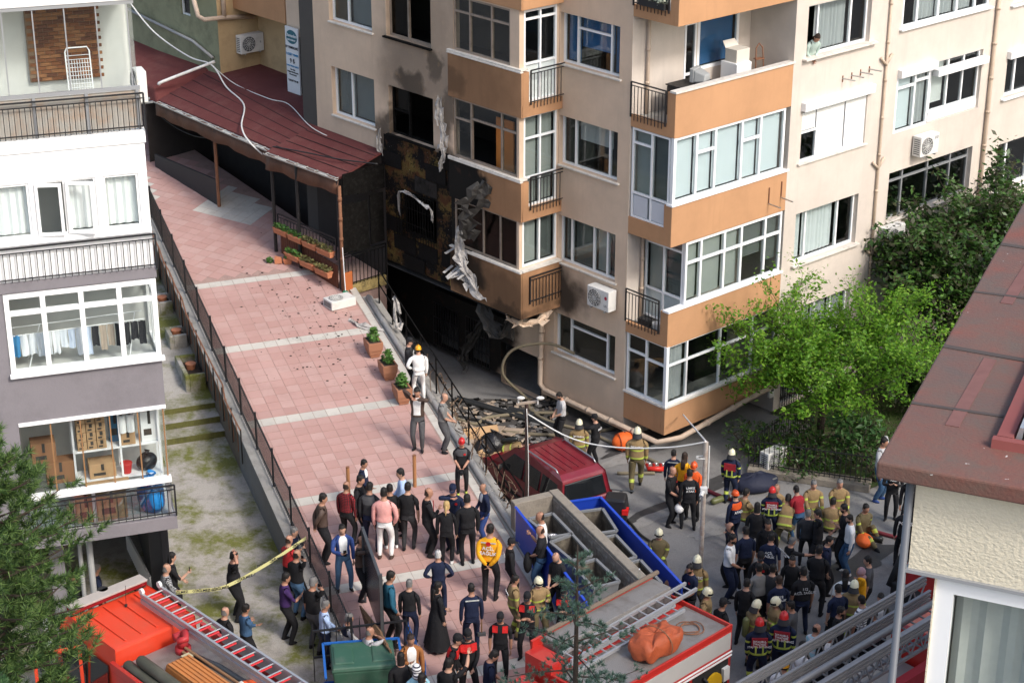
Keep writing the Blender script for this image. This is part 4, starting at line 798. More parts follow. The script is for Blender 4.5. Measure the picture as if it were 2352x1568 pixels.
for z in (5.35, 6.05): mb = MB(); mb.box(-1.9, -.12, .33, .87, z, z + .03); mb.build('shelf_board', MATS['pvc'], t_)
for r in range(4):
    for k in range(3): lbox('printed brown carton, row %s from the shelf board, %s in its row' % (('first', 'second', 'third', 'fourth')[r], ('left', 'middle', 'right')[k]), -1.72 + k * .2, .36, 6.085 + r * .2, .19, .3, .19)
lbox('plain brown carton below white paper rolls', -.78, .36, 6.085, .3, .3, .3); lbox('tall white carton at the right end of balcony shelf', -.32, .4, 6.085, .36, .2, .72, 'white_carton'); lbox('blue printed carton behind the paper rolls', -1.0, .6, 6.085, .26, .15, .75, 'blue_carton')
lbox('dark brown carton at the left of the balcony', -2.5, .4, 5.9, .5, .4, .45, 'brown_carton'); lbox('large flattened brown carton under the left shelf', -2.2, .35, 5.42, .6, .35, .48, 'brown_carton'); lbox('wide open brown carton on lower shelf', -1.35, .4, 5.385, .55, .4, .32); lbox('long low carton at balcony rail', -1.3, .08, 5.2, .9, .2, .2); lbox('tall beige carton behind the low glass', -1.25, .15, 4.52, .62, .3, .7); lbox('narrow beige carton behind the low glass', -1.78, .15, 4.52, .4, .3, .66)
def lw(u, y, z): return LC + V((math.cos(LROT) * u - math.sin(LROT) * y, math.sin(LROT) * u + math.cos(LROT) * y, z))
for i in range(6):
    t_ = thing('paper_roll', ['left', 'right'][i % 2] + ' white paper roll in the ' + ('bottom', 'middle', 'top')[i // 2] + ' pair on shelf', 'paper roll', lw(-.88 + (i % 2) * .17, .36, 6.39 + (i // 2) * .13), LROT, 'paper rolls on the balcony shelf'); mb = MB(); mb.cyl((0, 0, 0), .08, .13, 14); mb.build('roll', MATS['curtain_white'], t_, smooth=False); mb = MB(); mb.cyl((0, 0, .125), .022, .012, 10); mb.build('core', MATS['brown_carton'], t_)
def sack(name, lab, p, rx, ry, rz, m, seed, knot=True):
    R_ = random.Random(seed); t_ = thing(name, lab, 'bag', p, R_.uniform(0, 6)); mb = MB(); mb.ball((0, 0, rz * .85), rx, ry, rz, 14, 9)
    mb.v = [(x * (1 + R_.uniform(-.13, .13)), y * (1 + R_.uniform(-.13, .13)), max(0, z * (1 + R_.uniform(-.1, .1)))) for x, y, z in mb.v]; mb.build('sack', m, t_, smooth=True, sub=1)
    if knot: mb = MB(); mb.tube([(0, 0, rz * 1.7), (.02, .01, rz * 1.85), (.05, .03, rz * 2.05)], [rx * .3, rx * .1, rx * .28], 8, cap=False); mb.build('knot', m, t_, smooth=True)
    return t_
bb = mat('bag_blue', (.02, .23, .58), .3, .15, 4, bump=.8, bscale=12)
sack('rubbish_bag', 'black rubbish bag on the lower white shelf', lw(-.42, .55, 5.38), .24, .2, .2, MATS['bag_black'], 1); sack('blue_bag', 'big blue plastic sack behind the low balcony glass', lw(-.42, .3, 4.5), .36, .25, .45, bb, 2)
t_ = thing('red_bucket', 'small red bucket on the white balcony shelf', 'bucket', lw(-.85, .5, 5.385), LROT); mb = MB(); mb.cyl((0, 0, 0), .09, .22, 12, r2=.12); mb.build('pail', flat('red_plastic', (.5, .03, .03)), t_); mb = MB(); mb.torus((0, 0, .22), .12, .01, 14, 5); mb.build('rim', MATS['red_plastic'], t_)
# garage under the house
mb = MB(); mb.box(-9, -8.8, .2, 6, .3, 4.2); mb.box(-9, 0, 5.6, 6, .3, 4.2); mb.box(-.3, 0, 2.8, 6, .3, 4.2); mb.build('garage_wall', mat('garage_grey', (.12, .12, .12), .9, .2), lh, split=1)
mb = MB(); mb.box(-2.6, -2.3, .9, 1.2, .3, 4.2); mb.build('pillar', lgr, lh); mb = MB(); mb.tube([(-1.75, .9, 4.2), (-1.75, .9, .6)], .07, 8); mb.tube([(-1.95, 1.0, 4.2), (-1.95, 1.0, .6)], .05, 8); mb.build('waste_pipe', mat('pvc_grey', (.36, .36, .35), .5), lh, smooth=True)
# ramp railing beside the garage
R0, R1 = onz(*T(0, 2, 870, 560), 1.6), onz(*T(0, 2, 1040, 880), 1.6); t_ = thing('ramp_railing', 'white metal railing beside the garage ramp of left house', 'railing', V((R0.x, R0.y, 0))); mb = MB(); d_ = V((R1.x - R0.x, R1.y - R0.y, 0))
for z in (1.0, 1.75): mb.bar((0, 0, z), d_ + V((0, 0, z)), .04, .04)
mb.build('rail', MATS['white_paint'], t_); bm = MB(); bm.box(-.012, .012, -.012, .012, 1.0, 1.75); me = bm.mesh('baluster', MATS['white_paint'])
for i in range(25): put('baluster', me, t_, d_ * (i / 24))
mb = MB(); mb.box(-.05, .05, -.05, .05, .3, 1.0); n_ = d_.cross(V((0, 0, 1))).normalized() * .08; mb = MB(); mb.hexa([V((0, 0, .3)) - n_, V((0, 0, .3)) + n_, d_ + V((0, 0, .3)) + n_, d_ + V((0, 0, .3)) - n_, V((0, 0, 1)) - n_, V((0, 0, 1)) + n_, d_ + V((0, 0, 1)) + n_, d_ + V((0, 0, 1)) - n_]); mb.build('base_wall', lwh, t_)
# ---------------------------------------------------------------- near roof corner on the right (frame: x along its front eave, y along its side eave)
RC = V((2.2909, 10.5101, 18.081)); RROT = RAD(90 - 113.5)
rh = thing('near_house', 'cream roughcast house corner with red painted roof edge and tiles', 'house', RC, RROT)
slabm, t, bs = nodes('red_roof_edge'); co = coords(t); bs.inputs['Roughness'].default_value = .85
c = mix(t, ramp(t, noise(t, co, 1.7, 7, .68), .36, .62), (.115, .082, .066), (.18, .062, .045)); c = mix(t, ramp(t, noise(t, co, .9, 4), .45, .7), c, (.09, .076, .068)); c = mix(t, ramp(t, noise(t, co, 16, 2, .5), .73, .76), c, (.55, .53, .5))
t.links.new(c, bs.inputs['Base Color']); bumpn(t, bs, noise(t, co, 40, 5), .35)
cream_r, t, bs = nodes('cream_roughcast'); co = coords(t); bs.inputs['Roughness'].default_value = .95
t.links.new(mix(t, noise(t, co, 2, 5), (.62, .56, .43), (.69, .63, .50)), bs.inputs['Base Color']); mp = N(t, 'Mapping'); mp.inputs['Scale'].default_value = (1, 1, 1.6); t.links.new(co, mp.inputs[0]); bumpn(t, bs, noise(t, mp.outputs[0], 30, 3, .55), .8, .014)
mb = MB(); mb.hexa([(0, 0, -.115), (7, 0, -.115), (7, 5.5, -.115), (0, 5.5, -.115), (0, 0, 0), (7, 0, 0), (7, 5.5, 0), (0, 5.5, 0)]); mb.build('eave_slab', slabm, rh, bevel=.015)
for i, y in enumerate((.95, 2.0, 3.15, 4.3)): mb = MB(); mb.bar((.01, y, .003), (.61, y + .03 * (-1) ** i, .003), .035 + .02 * (i % 2), .008); mb.build('felt_seam', mat('seam_dark', (.07, .055, .05), .9, .3), rh)
for y0, y1, x in ((.7, 1.9, .33), (3.0, 3.9, .28)): mb = MB(); mb.bar((x, y0, .002), (x + .03, y1, .002), .09, .006); mb.build('repair_strip', mat('strip_red', (.17, .078, .068), .85, .25, 8), rh)
# raised inner upstand, zinc flashing, timber lath, roof tiles
mb = MB(); mb.hexa([(.62, .48, 0), (6.9, .48, 0), (6.9, .56, 0), (.62, .56, 0), (.62, .49, .06), (6.9, .49, .06), (6.9, .55, .06), (.62, .55, .06)]); mb.hexa([(.62, .56, 0), (.75, .56, 0), (.75, 5.4, 0), (.62, 5.4, 0), (.64, .56, .06), (.74, .56, .06), (.74, 5.4, .06), (.64, 5.4, .06)]); mb.build('upstand', mat('red_paint', (.22, .062, .055), .8, .15, dirt=(.15, .09, .08)), rh)
mb = MB(); mb.hexa([(.75, .6, .03), (.79, .6, .03), (.79, 5.4, .03), (.75, 5.4, .03), (.77, .6, .12), (.80, .6, .12), (.80, 5.4, .12), (.77, 5.4, .12)]); mb.build('flashing', MATS['alu'], rh)
mb = MB(); mb.box(.805, .87, .6, 5.4, .04, .1); mb.build('lath', mat('grey_timber', (.36, .34, .31), .9, .25, 8), rh)
rtm = [mat('roof_tile_%d' % i, c, .85, .15, 4, rnd=.2) for i, c in enumerate(((.42, .155, .075), (.36, .13, .065)))]; q_ = MB(); n_ = 6
for i in range(n_):
    a0, a1 = math.pi * i / n_, math.pi * (i + 1) / n_; q_.add([(0, -.055 * math.cos(a0), .04 * math.sin(a0)), (.34, -.055 * math.cos(a0), .04 * math.sin(a0) + .015), (.34, -.055 * math.cos(a1), .04 * math.sin(a1) + .015), (0, -.055 * math.cos(a1), .04 * math.sin(a1))], [(0, 1, 2, 3)])
q_.add([(0, .05, 0), (.34, .05, .015), (.34, .09, .015), (0, .09, 0)], [(0, 1, 2, 3)]); tms = [q_.mesh('roof_tile', m_) for m_ in rtm]; rr = random.Random(2)
for j in range(30):
    for i in range(5):
        o = put('roof_tile', rr.choice(tms), rh, (.87 + i * .30, .66 + j * .145, .06 + i * .045 + .006 * (i % 2)), rot=(0, -.14, 0))
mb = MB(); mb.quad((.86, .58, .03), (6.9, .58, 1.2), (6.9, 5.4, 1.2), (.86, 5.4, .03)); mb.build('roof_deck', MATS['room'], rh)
# walls and window below
FW = Face((0, .13), (1, 0), (0, -1)); SW = Face((.235, 0), (0, 1), (-1, 0))
mb = MB(); mb.box(.235, 6.9, .13, 5.38, -.775, -.118); mb.build('lintel', cream_r, rh)
mb = MB(); FW.wall(mb, .41, 6.9, -19, -.776, [(.42, 3.2, -2.4, -.80)], .12); mb.quad((.41, .13, -19), (.41, 5.4, -19), (.41, 5.4, -.776), (.41, .13, -.776)); mb.quad((.41, 5.4, -19), (6.9, 5.4, -19), (6.9, 5.4, -.1), (.41, 5.4, -.1)); mb.quad((6.9, .24, -19), (6.9, 5.4, -19), (6.9, 5.4, -.1), (6.9, .24, -.1)); mb.build('wall', cream_r, rh)
mb = MB(); FW.box(mb, .22, 3.3, -.80, -.776, -.3, .025); mb.build('drip_edge', MATS['alu'], rh)
window(rh, FW, .42, 3.2, -2.4, -.80, [(.62, []), (.6, []), (1, [])], d=-.02, fw=.115, mf=MATS['pvc'], gl=MATS['glass'], back=[('cloth', mat('lace', (.62, .61, .57), .9, .12, 14))] * 3)
mb = MB(); mb.quad((.5, 3, -19), (6.9, 3, -19), (6.9, 3, -.2), (.5, 3, -.2)); mb.build('inner_wall', MATS['room'], rh)
mb = MB(); mb.box(.0, .42, -.3, .24, -2.62, -2.45); mb.build('window_ledge', MATS['white_paint'], rh)
mb = MB(); mb.tube([(.20, .12, -.12), (.20, .12, -19)], .026, 10); mb.build('downpipe', mat('zinc', (.11, .12, .14), .5, .1), rh, smooth=True)

# unseen house block added beyond the right edge to shade the street
nb = thing('shading_house', 'unseen plain house added to shade the street', 'house', (11.8, 13, 0)); mb = MB(); NF = Face((0, 0), (0, 1), (-1, 0)); hs = [(1 + i * 3.2, 2.6 + i * 3.2, z, z + 1.4) for i in range(5) for z in (2.2, 5.2, 8.2)]
NF.wall(mb, 0, 18.5, 0, 12.3, hs, .2); mb.box(.01, 11, 0, 18.5, 12.3, 12.5); mb.quad((0, 0, 0), (11, 0, 0), (11, 0, 12.3), (0, 0, 12.3)); mb.quad((0, 18.5, 0), (11, 18.5, 0), (11, 18.5, 12.3), (0, 18.5, 12.3)); mb.quad((11, 0, 0), (11, 18.5, 0), (11, 18.5, 12.3), (11, 0, 12.3)); mb.build('wall', cream, nb)
for h_ in hs: window(nb, NF, *h_, [(1, []), (1, [])])

# ---------------------------------------------------------------- vehicles
red = mat('truck_red', (.44, .024, .018), .32, .06, 1.5, coat=.5, dirt=(.36, .05, .035), dscale=2.2, damt=.35); redo = mat('truck_orange_red', (.66, .055, .022), .42, .08, 1.2, coat=.25, dirt=(.50, .09, .05), dscale=1.6, damt=.5)
plate = None
def tread(name):
    m, t, bs = nodes(name); co = coords(t); bs.inputs['Metallic'].default_value = .55; bs.inputs['Roughness'].default_value = .5
    mp = N(t, 'Mapping'); mp.inputs['Rotation'].default_value = (0, 0, RAD(45)); t.links.new(co, mp.inputs[0]); ck = N(t, 'TexChecker'); ck.inputs['Scale'].default_value = 48; t.links.new(mp.outputs[0], ck.inputs[0])
    c = mix(t, ck.outputs[1], (.27, .25, .23), (.35, .33, .31)); c = mix(t, ramp(t, noise(t, co, 2.5, 6), .5, .7), c, (.22, .19, .17)); t.links.new(c, bs.inputs['Base Color']); bumpn(t, bs, ck.outputs[1], .3, .006); return m
plate = tread('tread_plate'); tin = mat('windscreen', (.012, .014, .016), .08, .1, spec=.8); silver = MATS['alu']; chrome = MATS['steel']
def wheel(par, p, r=.48, w=.3):
    mb = MB(); mb.tube([V(p) - V((w / 2, 0, 0)), V(p) - V((w / 2 - .04, 0, 0)), V(p) + V((w / 2 - .04, 0, 0)), V(p) + V((w / 2, 0, 0))], [r * .9, r, r, r * .9], 20); wo = mb.build('wheel', MATS['rubber'], par, smooth=False)
    mb = MB(); mb.tube([V(p) - V((w / 2 + .01, 0, 0)), V(p) + V((w / 2 + .01, 0, 0))], r * .55, 14); mb.build('rim', silver, wo)
def roundbox(mb, x0, x1, y0, y1, z0, z1, tx=0, m=0): return mb.hexa([(x0, y0, z0), (x1, y0, z0), (x1, y1, z0), (x0, y1, z0), (x0 + tx, y0 + tx, z1), (x1 - tx, y0 + tx, z1), (x1 - tx, y1 - tx, z1), (x0 + tx, y1 - tx, z1)], m)
def ladder(par, p0, p1, side, w, m='steel', rung='steel', n=18, hgt=.12, name='ladder'):
    p0, p1, s = V(p0), V(p1), V(side).normalized(); mb = MB(); mb.bar(p0 - s * w / 2, p1 - s * w / 2, .05, hgt); mb.bar(p0 + s * w / 2, p1 + s * w / 2, .05, hgt); l = mb.build(name, MATS[m], par); bm = MB(); bm.tube([-s * w / 2, s * w / 2], .017, 6); me = bm.mesh('rung', MATS[rung])
    for i in range(n): put('rung', me, l, p0.lerp(p1, (i + .5) / n))
    return l
# --- left fire engine (x right, y forward, origin under the cab front)
A_ = RAD(43); t1 = thing('fire_engine', 'bright red fire engine with long ladder parked at the left house', 'fire engine', (-8.45, 33.25, .78), A_)
mb = MB(); prof = [(0, .55), (.06, 1.35), (-.16, 2.5), (-.3, 2.72), (-2.02, 2.74), (-2.05, .55)]; k = len(prof)
for sx, w0, w1 in ((0, 1, 1),): pass
pts = []
for sd in (-1, 1):
    for y, z in prof: pts.append((sd * (1.05 if z < 1.6 else 1.0 if z < 2.6 else .93), y, z))
mb.add(pts, [tuple(range(k)), tuple(range(k, 2 * k))[::-1]] + [(i, (i + 1) % k, k + (i + 1) % k, k + i) for i in range(k)]); mb.build('cab', redo, t1, bevel=.05)
mb = MB(); mb.hexa([(-.96, .085, 1.45), (.96, .085, 1.45), (.96, .05, 1.45), (-.96, .05, 1.45), (-.9, -.13, 2.42), (.9, -.13, 2.42), (.9, -.17, 2.42), (-.9, -.17, 2.42)]); mb.build('windscreen', tin, t1)
for i, (ya, yb) in enumerate(((-.35, -1.0), (-1.15, -1.85))):
    for sd in (-1, 1): mb = MB(); mb.hexa([(sd * 1.056, ya, 1.5), (sd * 1.056, yb, 1.5), (sd * 1.03, yb, 1.5), (sd * 1.03, ya, 1.5), (sd * 1.005, ya - .06, 2.35), (sd * 1.005, yb, 2.35), (sd * .98, yb, 2.35), (sd * .98, ya - .06, 2.35)]); mb.build('side_window', tin, t1)
for x in (-.55, -.18, .18, .55): mb = MB(); mb.bar((x, -.45, 2.746), (x, -1.85, 2.752), .05, .025); mb.build('roof_rib', redo, t1, bevel=.01)
mb = MB(); mb.box(-.88, .88, -.42, -.16, 2.80, 2.9); lb = mb.build('light_bar', mat('lamp_red_dark', (.20, .008, .012), .2, .2), t1, bevel=.03); mb = MB(); mb.box(-.88, .88, -.44, -.14, 2.905, 2.95); mb.build('lamp_top', mat('lamp_top', (.40, .36, .33), .5), lb, bevel=.01)
mb = MB(); mb.cyl((0, -.14, 2.78), .11, .17, 14); mb.build('siren', MATS['rubber'], lb)
for x in (-.7, .7): mb = MB(); mb.box(x - .06, x + .06, -.36, -.2, 2.7, 2.8); mb.build('bracket', MATS['rubber'], lb)
mb = MB(); mb.tube([(.15, -.75, 2.74), (.15, -.8, 3.25)], .006, 4); mb.cyl((.15, -.75, 2.74), .03, .05, 8); mb.build('antenna', MATS['rubber'], t1)
mb = MB(); mb.tube([(-1.02, -.1, 2.2), (-1.3, .15, 2.2), (-1.34, .18, 1.7)], .016, 6); mb.box(-1.42, -1.26, .12, .17, 1.45, 1.85); mb.build('mirror', MATS['rubber'], t1)
DR = Face((-1.08, -1.0), (-.93, .36), (.36, .93)); mb = MB(); DR.box(mb, .0, .95, .7, 1.5, -.03, .03); DR.box(mb, 0, .07, 1.5, 2.4, -.03, .03); DR.box(mb, .88, .95, 1.5, 2.4, -.03, .03); DR.box(mb, 0, .95, 2.4, 2.47, -.03, .03); do = mb.build('door', redo, t1, bevel=.01); mb = MB(); DR.box(mb, .07, .88, 1.5, 2.4, -.008, .008); mb.build('door_window', MATS['glass'], do)
mb = MB(); mb.box(-1.04, -.9, -1.0, -.1, .7, 2.4); mb.build('door_opening', MATS['rubber'], t1)
# body
mb = MB(); mb.box(-1.08, 1.08, -7.4, -2.1, .6, 2.42); mb.build('body', red, t1, bevel=.02); mb = MB(); mb.box(-1.0, 1.0, -7.3, -2.15, 2.425, 2.44); mb.build('deck', plate, t1)
mb = MB(); mb.box(-1.09, -1.0, -7.4, -2.1, 2.42, 2.6); mb.box(1.0, 1.09, -7.4, -2.1, 2.42, 2.6); mb.build('side_rim', red, t1, bevel=.01)
for i in range(3): mb = MB(); mb.box(-1.095, -1.085, -3.9 - i * 1.3, -2.75 - i * 1.3, .8, 2.0); mb.build('roller_door', silver, t1)
text('İSTANBUL BÜYÜKŞEHİR', .2, wht, t1, (-1.097, -4.4, 2.28), (0, -1, 0), (0, 0, 1))
text('İTFAİYE', .16, wht, do, DR.P(.5, 1.1, .035), DR.u * -1, (0, 0, 1))
mb = MB(); mb.poly([(-1.098, -2.75 + .1 * math.cos(t), 2.28 + .12 * math.sin(t)) for t in np.linspace(0, 6.283, 15)[:-1]]); mb.build('emblem', wht, t1)
hd_ = mat('suction_hose', (.075, .075, .055), .55, .2, dirt=(.16, .15, .12))
for i, (x, z) in enumerate(((-.86, 2.56), (-.62, 2.56), (-.74, 2.76))):
    mb = MB(); mb.tube([(x, -2.35 - .15 * i, z), (x, -2.4 - .15 * i, z), (x, -6.8, z)], [.09, .115, .115], 12); mb.build('suction_hose', hd_, t1, smooth=True)
mb = MB(); roundbox(mb, -.5, .12, -5.6, -3.05, 2.45, 2.75, .05); ob = mb.build('equipment_chest', mat('chest_orange', (.50, .19, .055), .6, .12, dirt=(.3, .14, .07)), t1, bevel=.04)
for i in range(6): mb = MB(); mb.bar((-.42 + i * .09, -3.15, 2.76), (-.42 + i * .09, -5.5, 2.76), .045, .04); mb.build('chest_rib', MATS['chest_orange'], ob, bevel=.012)
lg = ladder(t1, (.62, -.95, 3.0), (.72, -7.2, 2.95), (1, 0, 0), .44, 'alu', 'steel', 22, .09)
bm = MB(); bm.tube([(-.18, 0, 0), (.14, 0, 0)], .022, 6); me = bm.mesh('rung_sleeve', mat('rung_red', (.55, .02, .03), .5))
for i in range(22): put('rung_sleeve', me, lg, (.64 + i * .004, -1.1 - i * .284, 2.93))
mb = MB(); mb.bar((.95, -3.0, 2.75), (1.02, -7.3, 2.72), .06, .3); mb.bar((.4, -.95, 2.86), (.5, -7.2, 2.8), .05, .1); mb.build('ladder_guide', silver, t1)
for x in (.42, .84): mb = MB(); mb.tube([(x - .03, -.95, 3.06), (x + .03, -.95, 3.06)], .07, 12); mb.build('ladder_roller', MATS['plastic_white'], t1)
mb = MB(); mb.cyl((.3, -2.55, 2.44), .16, .12, 14); mb.cyl((.3, -2.55, 2.56), .11, .2, 12); mb.tube([(.12, -2.55, 2.84), (.3, -2.55, 2.84), (.5, -2.55, 2.84)], .085, 10); mb.tube([(.3, -2.55, 2.84), (.25, -2.75, 2.98), (.1, -3.0, 3.02), (-.02, -2.9, 2.98)], .07, 10); mb.build('water_cannon', mat('valve_red', (.42, .03, .035), .5), t1, smooth=True)
mb = MB(); mb.torus((.33, -4.75, 2.56), .28, .085, 24, 10); lbuo = mb.build('lifebuoy', mat('buoy_orange', (.72, .11, .03), .5), t1, smooth=True)
for a_ in (0, 1.57, 3.14, 4.71): c_ = V((.33 + .28 * math.cos(a_), -4.75 + .28 * math.sin(a_), 2.56)); mb = MB(); mb.tube([c_ - V((-math.sin(a_), math.cos(a_), 0)) * .04, c_ + V((-math.sin(a_), math.cos(a_), 0)) * .04], .092, 10); mb.build('buoy_band', MATS['plastic_white'], lbuo)
mb = MB(); mb.tube([(.32, -2.9, 2.5), (.42, -3.6, 2.55), (.5, -5, 2.55), (.5, -7, 2.55)], .06, 10); mb.build('corrugated_hose', mat('hose_grey', (.06, .07, .08), .6), t1, smooth=True)
for x, z in ((.36, 2.62), (.3, 2.55)): mb = MB(); mb.tube([(x - .1, -2.7, z), (x, -7.0, z)], .03, 7); mb.build('wood_pole', mat('pole_wood', (.26, .15, .08), .8, .2), t1)
mb = MB(); mb.box(.05, .25, -3.0, -2.85, 2.45, 2.6); mb.build('socket_box', mat('socket_cream', (.5, .45, .3), .6), t1)
for x in (-1.0, 1.0):
    for y in (-1.2, -5.8): wheel(t1, (x * .93, y, .48))
mb = MB(); mb.box(-1.03, 1.03, -.2, .1, .35, .75); mb.build('bumper', MATS['dark_steel'], t1, bevel=.03)
# barrier pole beside it
p_ = onz(*T(0, 2, 400, 1568), 1.5); bp_ = thing('barrier_arm', 'upright white barrier arm in front of the fire engine door', 'barrier', (p_.x, p_.y, .75)); mb = MB(); mb.hexa([(-.06, -.03, 0), (.06, -.03, 0), (.06, .03, 0), (-.06, .03, 0), (-.16, -.03, 2.35), (-.05, -.03, 2.35), (-.05, .03, 2.35), (-.16, .03, 2.35)]); mb.build('arm', MATS['plastic_white'], bp_); mb = MB(); mb.box(-.14, .14, -.14, .14, -.3, .2); mb.build('foot', MATS['dark_steel'], bp_)
# --- middle fire engine (x right, y forward, origin under its rear centre)
t2 = thing('fire_engine', 'red fire engine with tread plate deck and orange tarpaulin bundle', 'fire engine', (3.67, 32.93, ST), RAD(-225.6)); W2 = 1.06
mb = MB(); mb.box(-W2, W2, 0, 3.75, .7, 2.72); mb.build('body', red, t2, bevel=.02); mb = MB(); mb.box(-W2 - .012, -W2 - .002, .05, 3.7, 2.3, 2.68); mb.build('side_stripe', mat('stripe_grey', (.42, .40, .38), .6, .1), t2)
mb = MB(); mb.box(-W2 + .06, .15, .06, 3.7, 2.74, 2.765); mb.build('deck', plate, t2); mb = MB(); mb.box(-W2, -W2 + .05, 0, 3.75, 2.72, 2.84); mb.box(-W2 + .05, W2, 0, .05, 2.72, 2.84); mb.build('side_rim', red, t2, bevel=.008)
mb = MB(); mb.box(.5, 1.0, .1, 3.3, 2.73, 3.08); lk = mb.build('roof_locker', plate, t2, bevel=.015); mb = MB(); mb.box(.49, .5, .1, 3.3, 2.74, 3.0); mb.build('locker_side', mat('perforated', (.10, .10, .10), .6, .5, 30), lk); mb = MB(); mb.box(1.0, 1.06, .1, 3.6, 2.72, 3.1); mb.build('locker_edge', red, lk)
mb = MB(); mb.tube([(1.0, -.05, 3.16), (1.02, 3.2, 3.14)], .05, 8); mb.build('rolled_hose', mat('hose_brown', (.16, .12, .09), .8), t2)
ladder(t2, (.34, -.35, 2.98), (.30, 3.4, 2.95), (1, 0, 0), .3, 'alu', 'alu', 14, .07); ladder(t2, (.08, .3, 2.86), (.05, 3.5, 2.86), (1, 0, 0), .26, 'alu', 'alu', 12, .06)
mb = MB(); R_ = random.Random(12); mb.ball((-.55, 1.75, 2.98), .46, .74, .34, 30, 14); sg_ = lambda q: math.copysign(abs(q) ** .62, q)
mb.v = [(-.55 + .35 * sg_((x + .55) / .46) + .045 * math.sin(y * 15 + z * 11) + R_.uniform(-.02, .02), 1.75 + .6 * sg_((y - 1.75) / .74) + .03 * math.sin(x * 21), max(2.77, 2.98 + .24 * sg_((z - 2.98) / .34) + .05 * math.sin(x * 13 + y * 10) + R_.uniform(-.02, .02))) for x, y, z in mb.v]; tb = thing('tarpaulin_bundle', 'folded orange tarpaulin bundle on the fire engine deck', 'tarpaulin', (3.67, 32.93, ST), RAD(-225.6)); mb.build('tarpaulin', mat('tarp_orange', (.36, .075, .026), .6, .25, 5, bump=1.0, bscale=9), tb, smooth=True, sub=1)
mb = MB(); mb.tube([(-.55 + .4 * math.cos(a), 1.75 + .05 * math.cos(a), 2.98 + .33 * math.sin(a)) for a in np.linspace(-.4, 3.5, 12)], .013, 5); mb.build('rope', MATS['rust'], tb)
def coil(par, name, c, r, m, th=.012, seed=1, turns=3):
    R_ = random.Random(seed); mb = MB(); mb.tube([V(c) + V((r * math.cos(a) * (1 + .3 * math.sin(a * .7 + seed)), r * math.sin(a) * (1 + .25 * math.cos(a * .6)), .01 * math.sin(a * 3))) for a in np.linspace(0, 6.28 * turns, 16 * turns)], th, 5); return mb.build(name, m, par, smooth=True)
coil(t2, 'rope', (-.5, .65, 2.79), .22, MATS['rust'])
mb = MB()
for z in (2.24, 2.16): mb.bar((-W2 - .03, .02, z), (-W2 - .03, 3.7, z), .02, .03)
mb.build('side_rail', MATS['white_paint'], t2)
for i in range(3): y0 = .1 + i * 1.2; mb = MB(); mb.box(-W2 - .01, -W2 - .002, y0, y0 + 1.1, .8, 2.1); mb.build('locker_opening', MATS['rubber'], t2)
yb = mat('yellow_equipment', (.55, .32, .01), .5, .1); mb = MB(); mb.box(-W2 - .05, -W2 - .012, .2, 1.1, .9, 1.5); mb.cyl((-W2 - .04, .6, 1.75), .24, .05, 18, axis=(-1, 0, 0)); mb.build('yellow_pump', yb, t2); mb = MB(); mb.tube([(-W2 - .05, .9, 2.0), (-W2 - .1, .5, 1.5), (-W2 - .08, .2, 1.3)], .03, 8); mb.build('feed_hose', MATS['rubber'], t2, smooth=True)
mb = MB(); mb.box(-W2 - .08, -W2 - .012, .12, .3, 1.65, 1.95); mb.build('control_box', MATS['plastic_white'], t2)
mb = MB(); mb.hexa([(-1.04, 3.85, .7), (1.04, 3.85, .7), (1.04, 5.9, .7), (-1.04, 5.9, .7), (-.95, 3.9, 2.55), (.95, 3.9, 2.55), (.95, 5.6, 2.5), (-.95, 5.6, 2.5)]); mb.build('cab', red, t2, bevel=.06)
mb = MB(); mb.hexa([(-.9, 5.9, 1.6), (.9, 5.9, 1.6), (.9, 5.86, 1.6), (-.9, 5.86, 1.6), (-.85, 5.66, 2.4), (.85, 5.66, 2.4), (.85, 5.6, 2.4), (-.85, 5.6, 2.4)]); mb.build('windscreen', tin, t2)
for x in (-.5, .5): mb = MB(); mb.bar((x, 4.0, 2.56), (x, 5.5, 2.52), .05, .02); mb.build('roof_rib', red, t2)
bc = MB(); bc.cyl((.35, 4.45, 2.54), .1, .03, 14); bc.cyl((.35, 4.45, 2.57), .085, .13, 14); bc.build('beacon', mat('beacon_red', (.75, .03, .03), .15, .05), t2, smooth=False)
mb = MB(); mb.box(.3, 1.0, 3.4, 3.8, 2.73, 2.95); mb.build('front_locker', red, t2); mb = MB(); mb.ball((.05, 4.3, 2.6), .13, .09, .08, 10, 6); mb.build('spotlight', MATS['rubber'], t2)
for y in (1.2, 4.9):
    for x in (-.92, .92): wheel(t2, (x, y, .48))
# --- ladder truck on the right (x right, y forward)
t3 = thing('ladder_truck', 'red turntable ladder truck with grey extended ladder in shadow', 'fire engine', (5.75, 30.05, ST), RAD(-47.5))
mb = MB(); mb.box(-1.05, 1.05, -3, 3.6, .7, 1.5); mb.build('chassis', red, t3, bevel=.03); mb = MB(); mb.box(-1.0, 1.0, -3, 3.6, 1.502, 1.52); mb.build('deck', plate, t3)
mb = MB(); mb.hexa([(-1.03, 3.7, .6), (1.03, 3.7, .6), (1.03, 5.6, .6), (-1.03, 5.6, .6), (-.98, 3.75, 2.25), (.98, 3.75, 2.25), (.98, 5.3, 2.2), (-.98, 5.3, 2.2)]); mb.build('cab', red, t3, bevel=.07)
mb = MB(); mb.hexa([(-.92, 5.57, 1.3), (.92, 5.57, 1.3), (.92, 5.5, 1.3), (-.92, 5.5, 1.3), (-.88, 5.35, 2.1), (.88, 5.35, 2.1), (.88, 5.27, 2.1), (-.88, 5.27, 2.1)]); mb.build('windscreen', tin, t3)
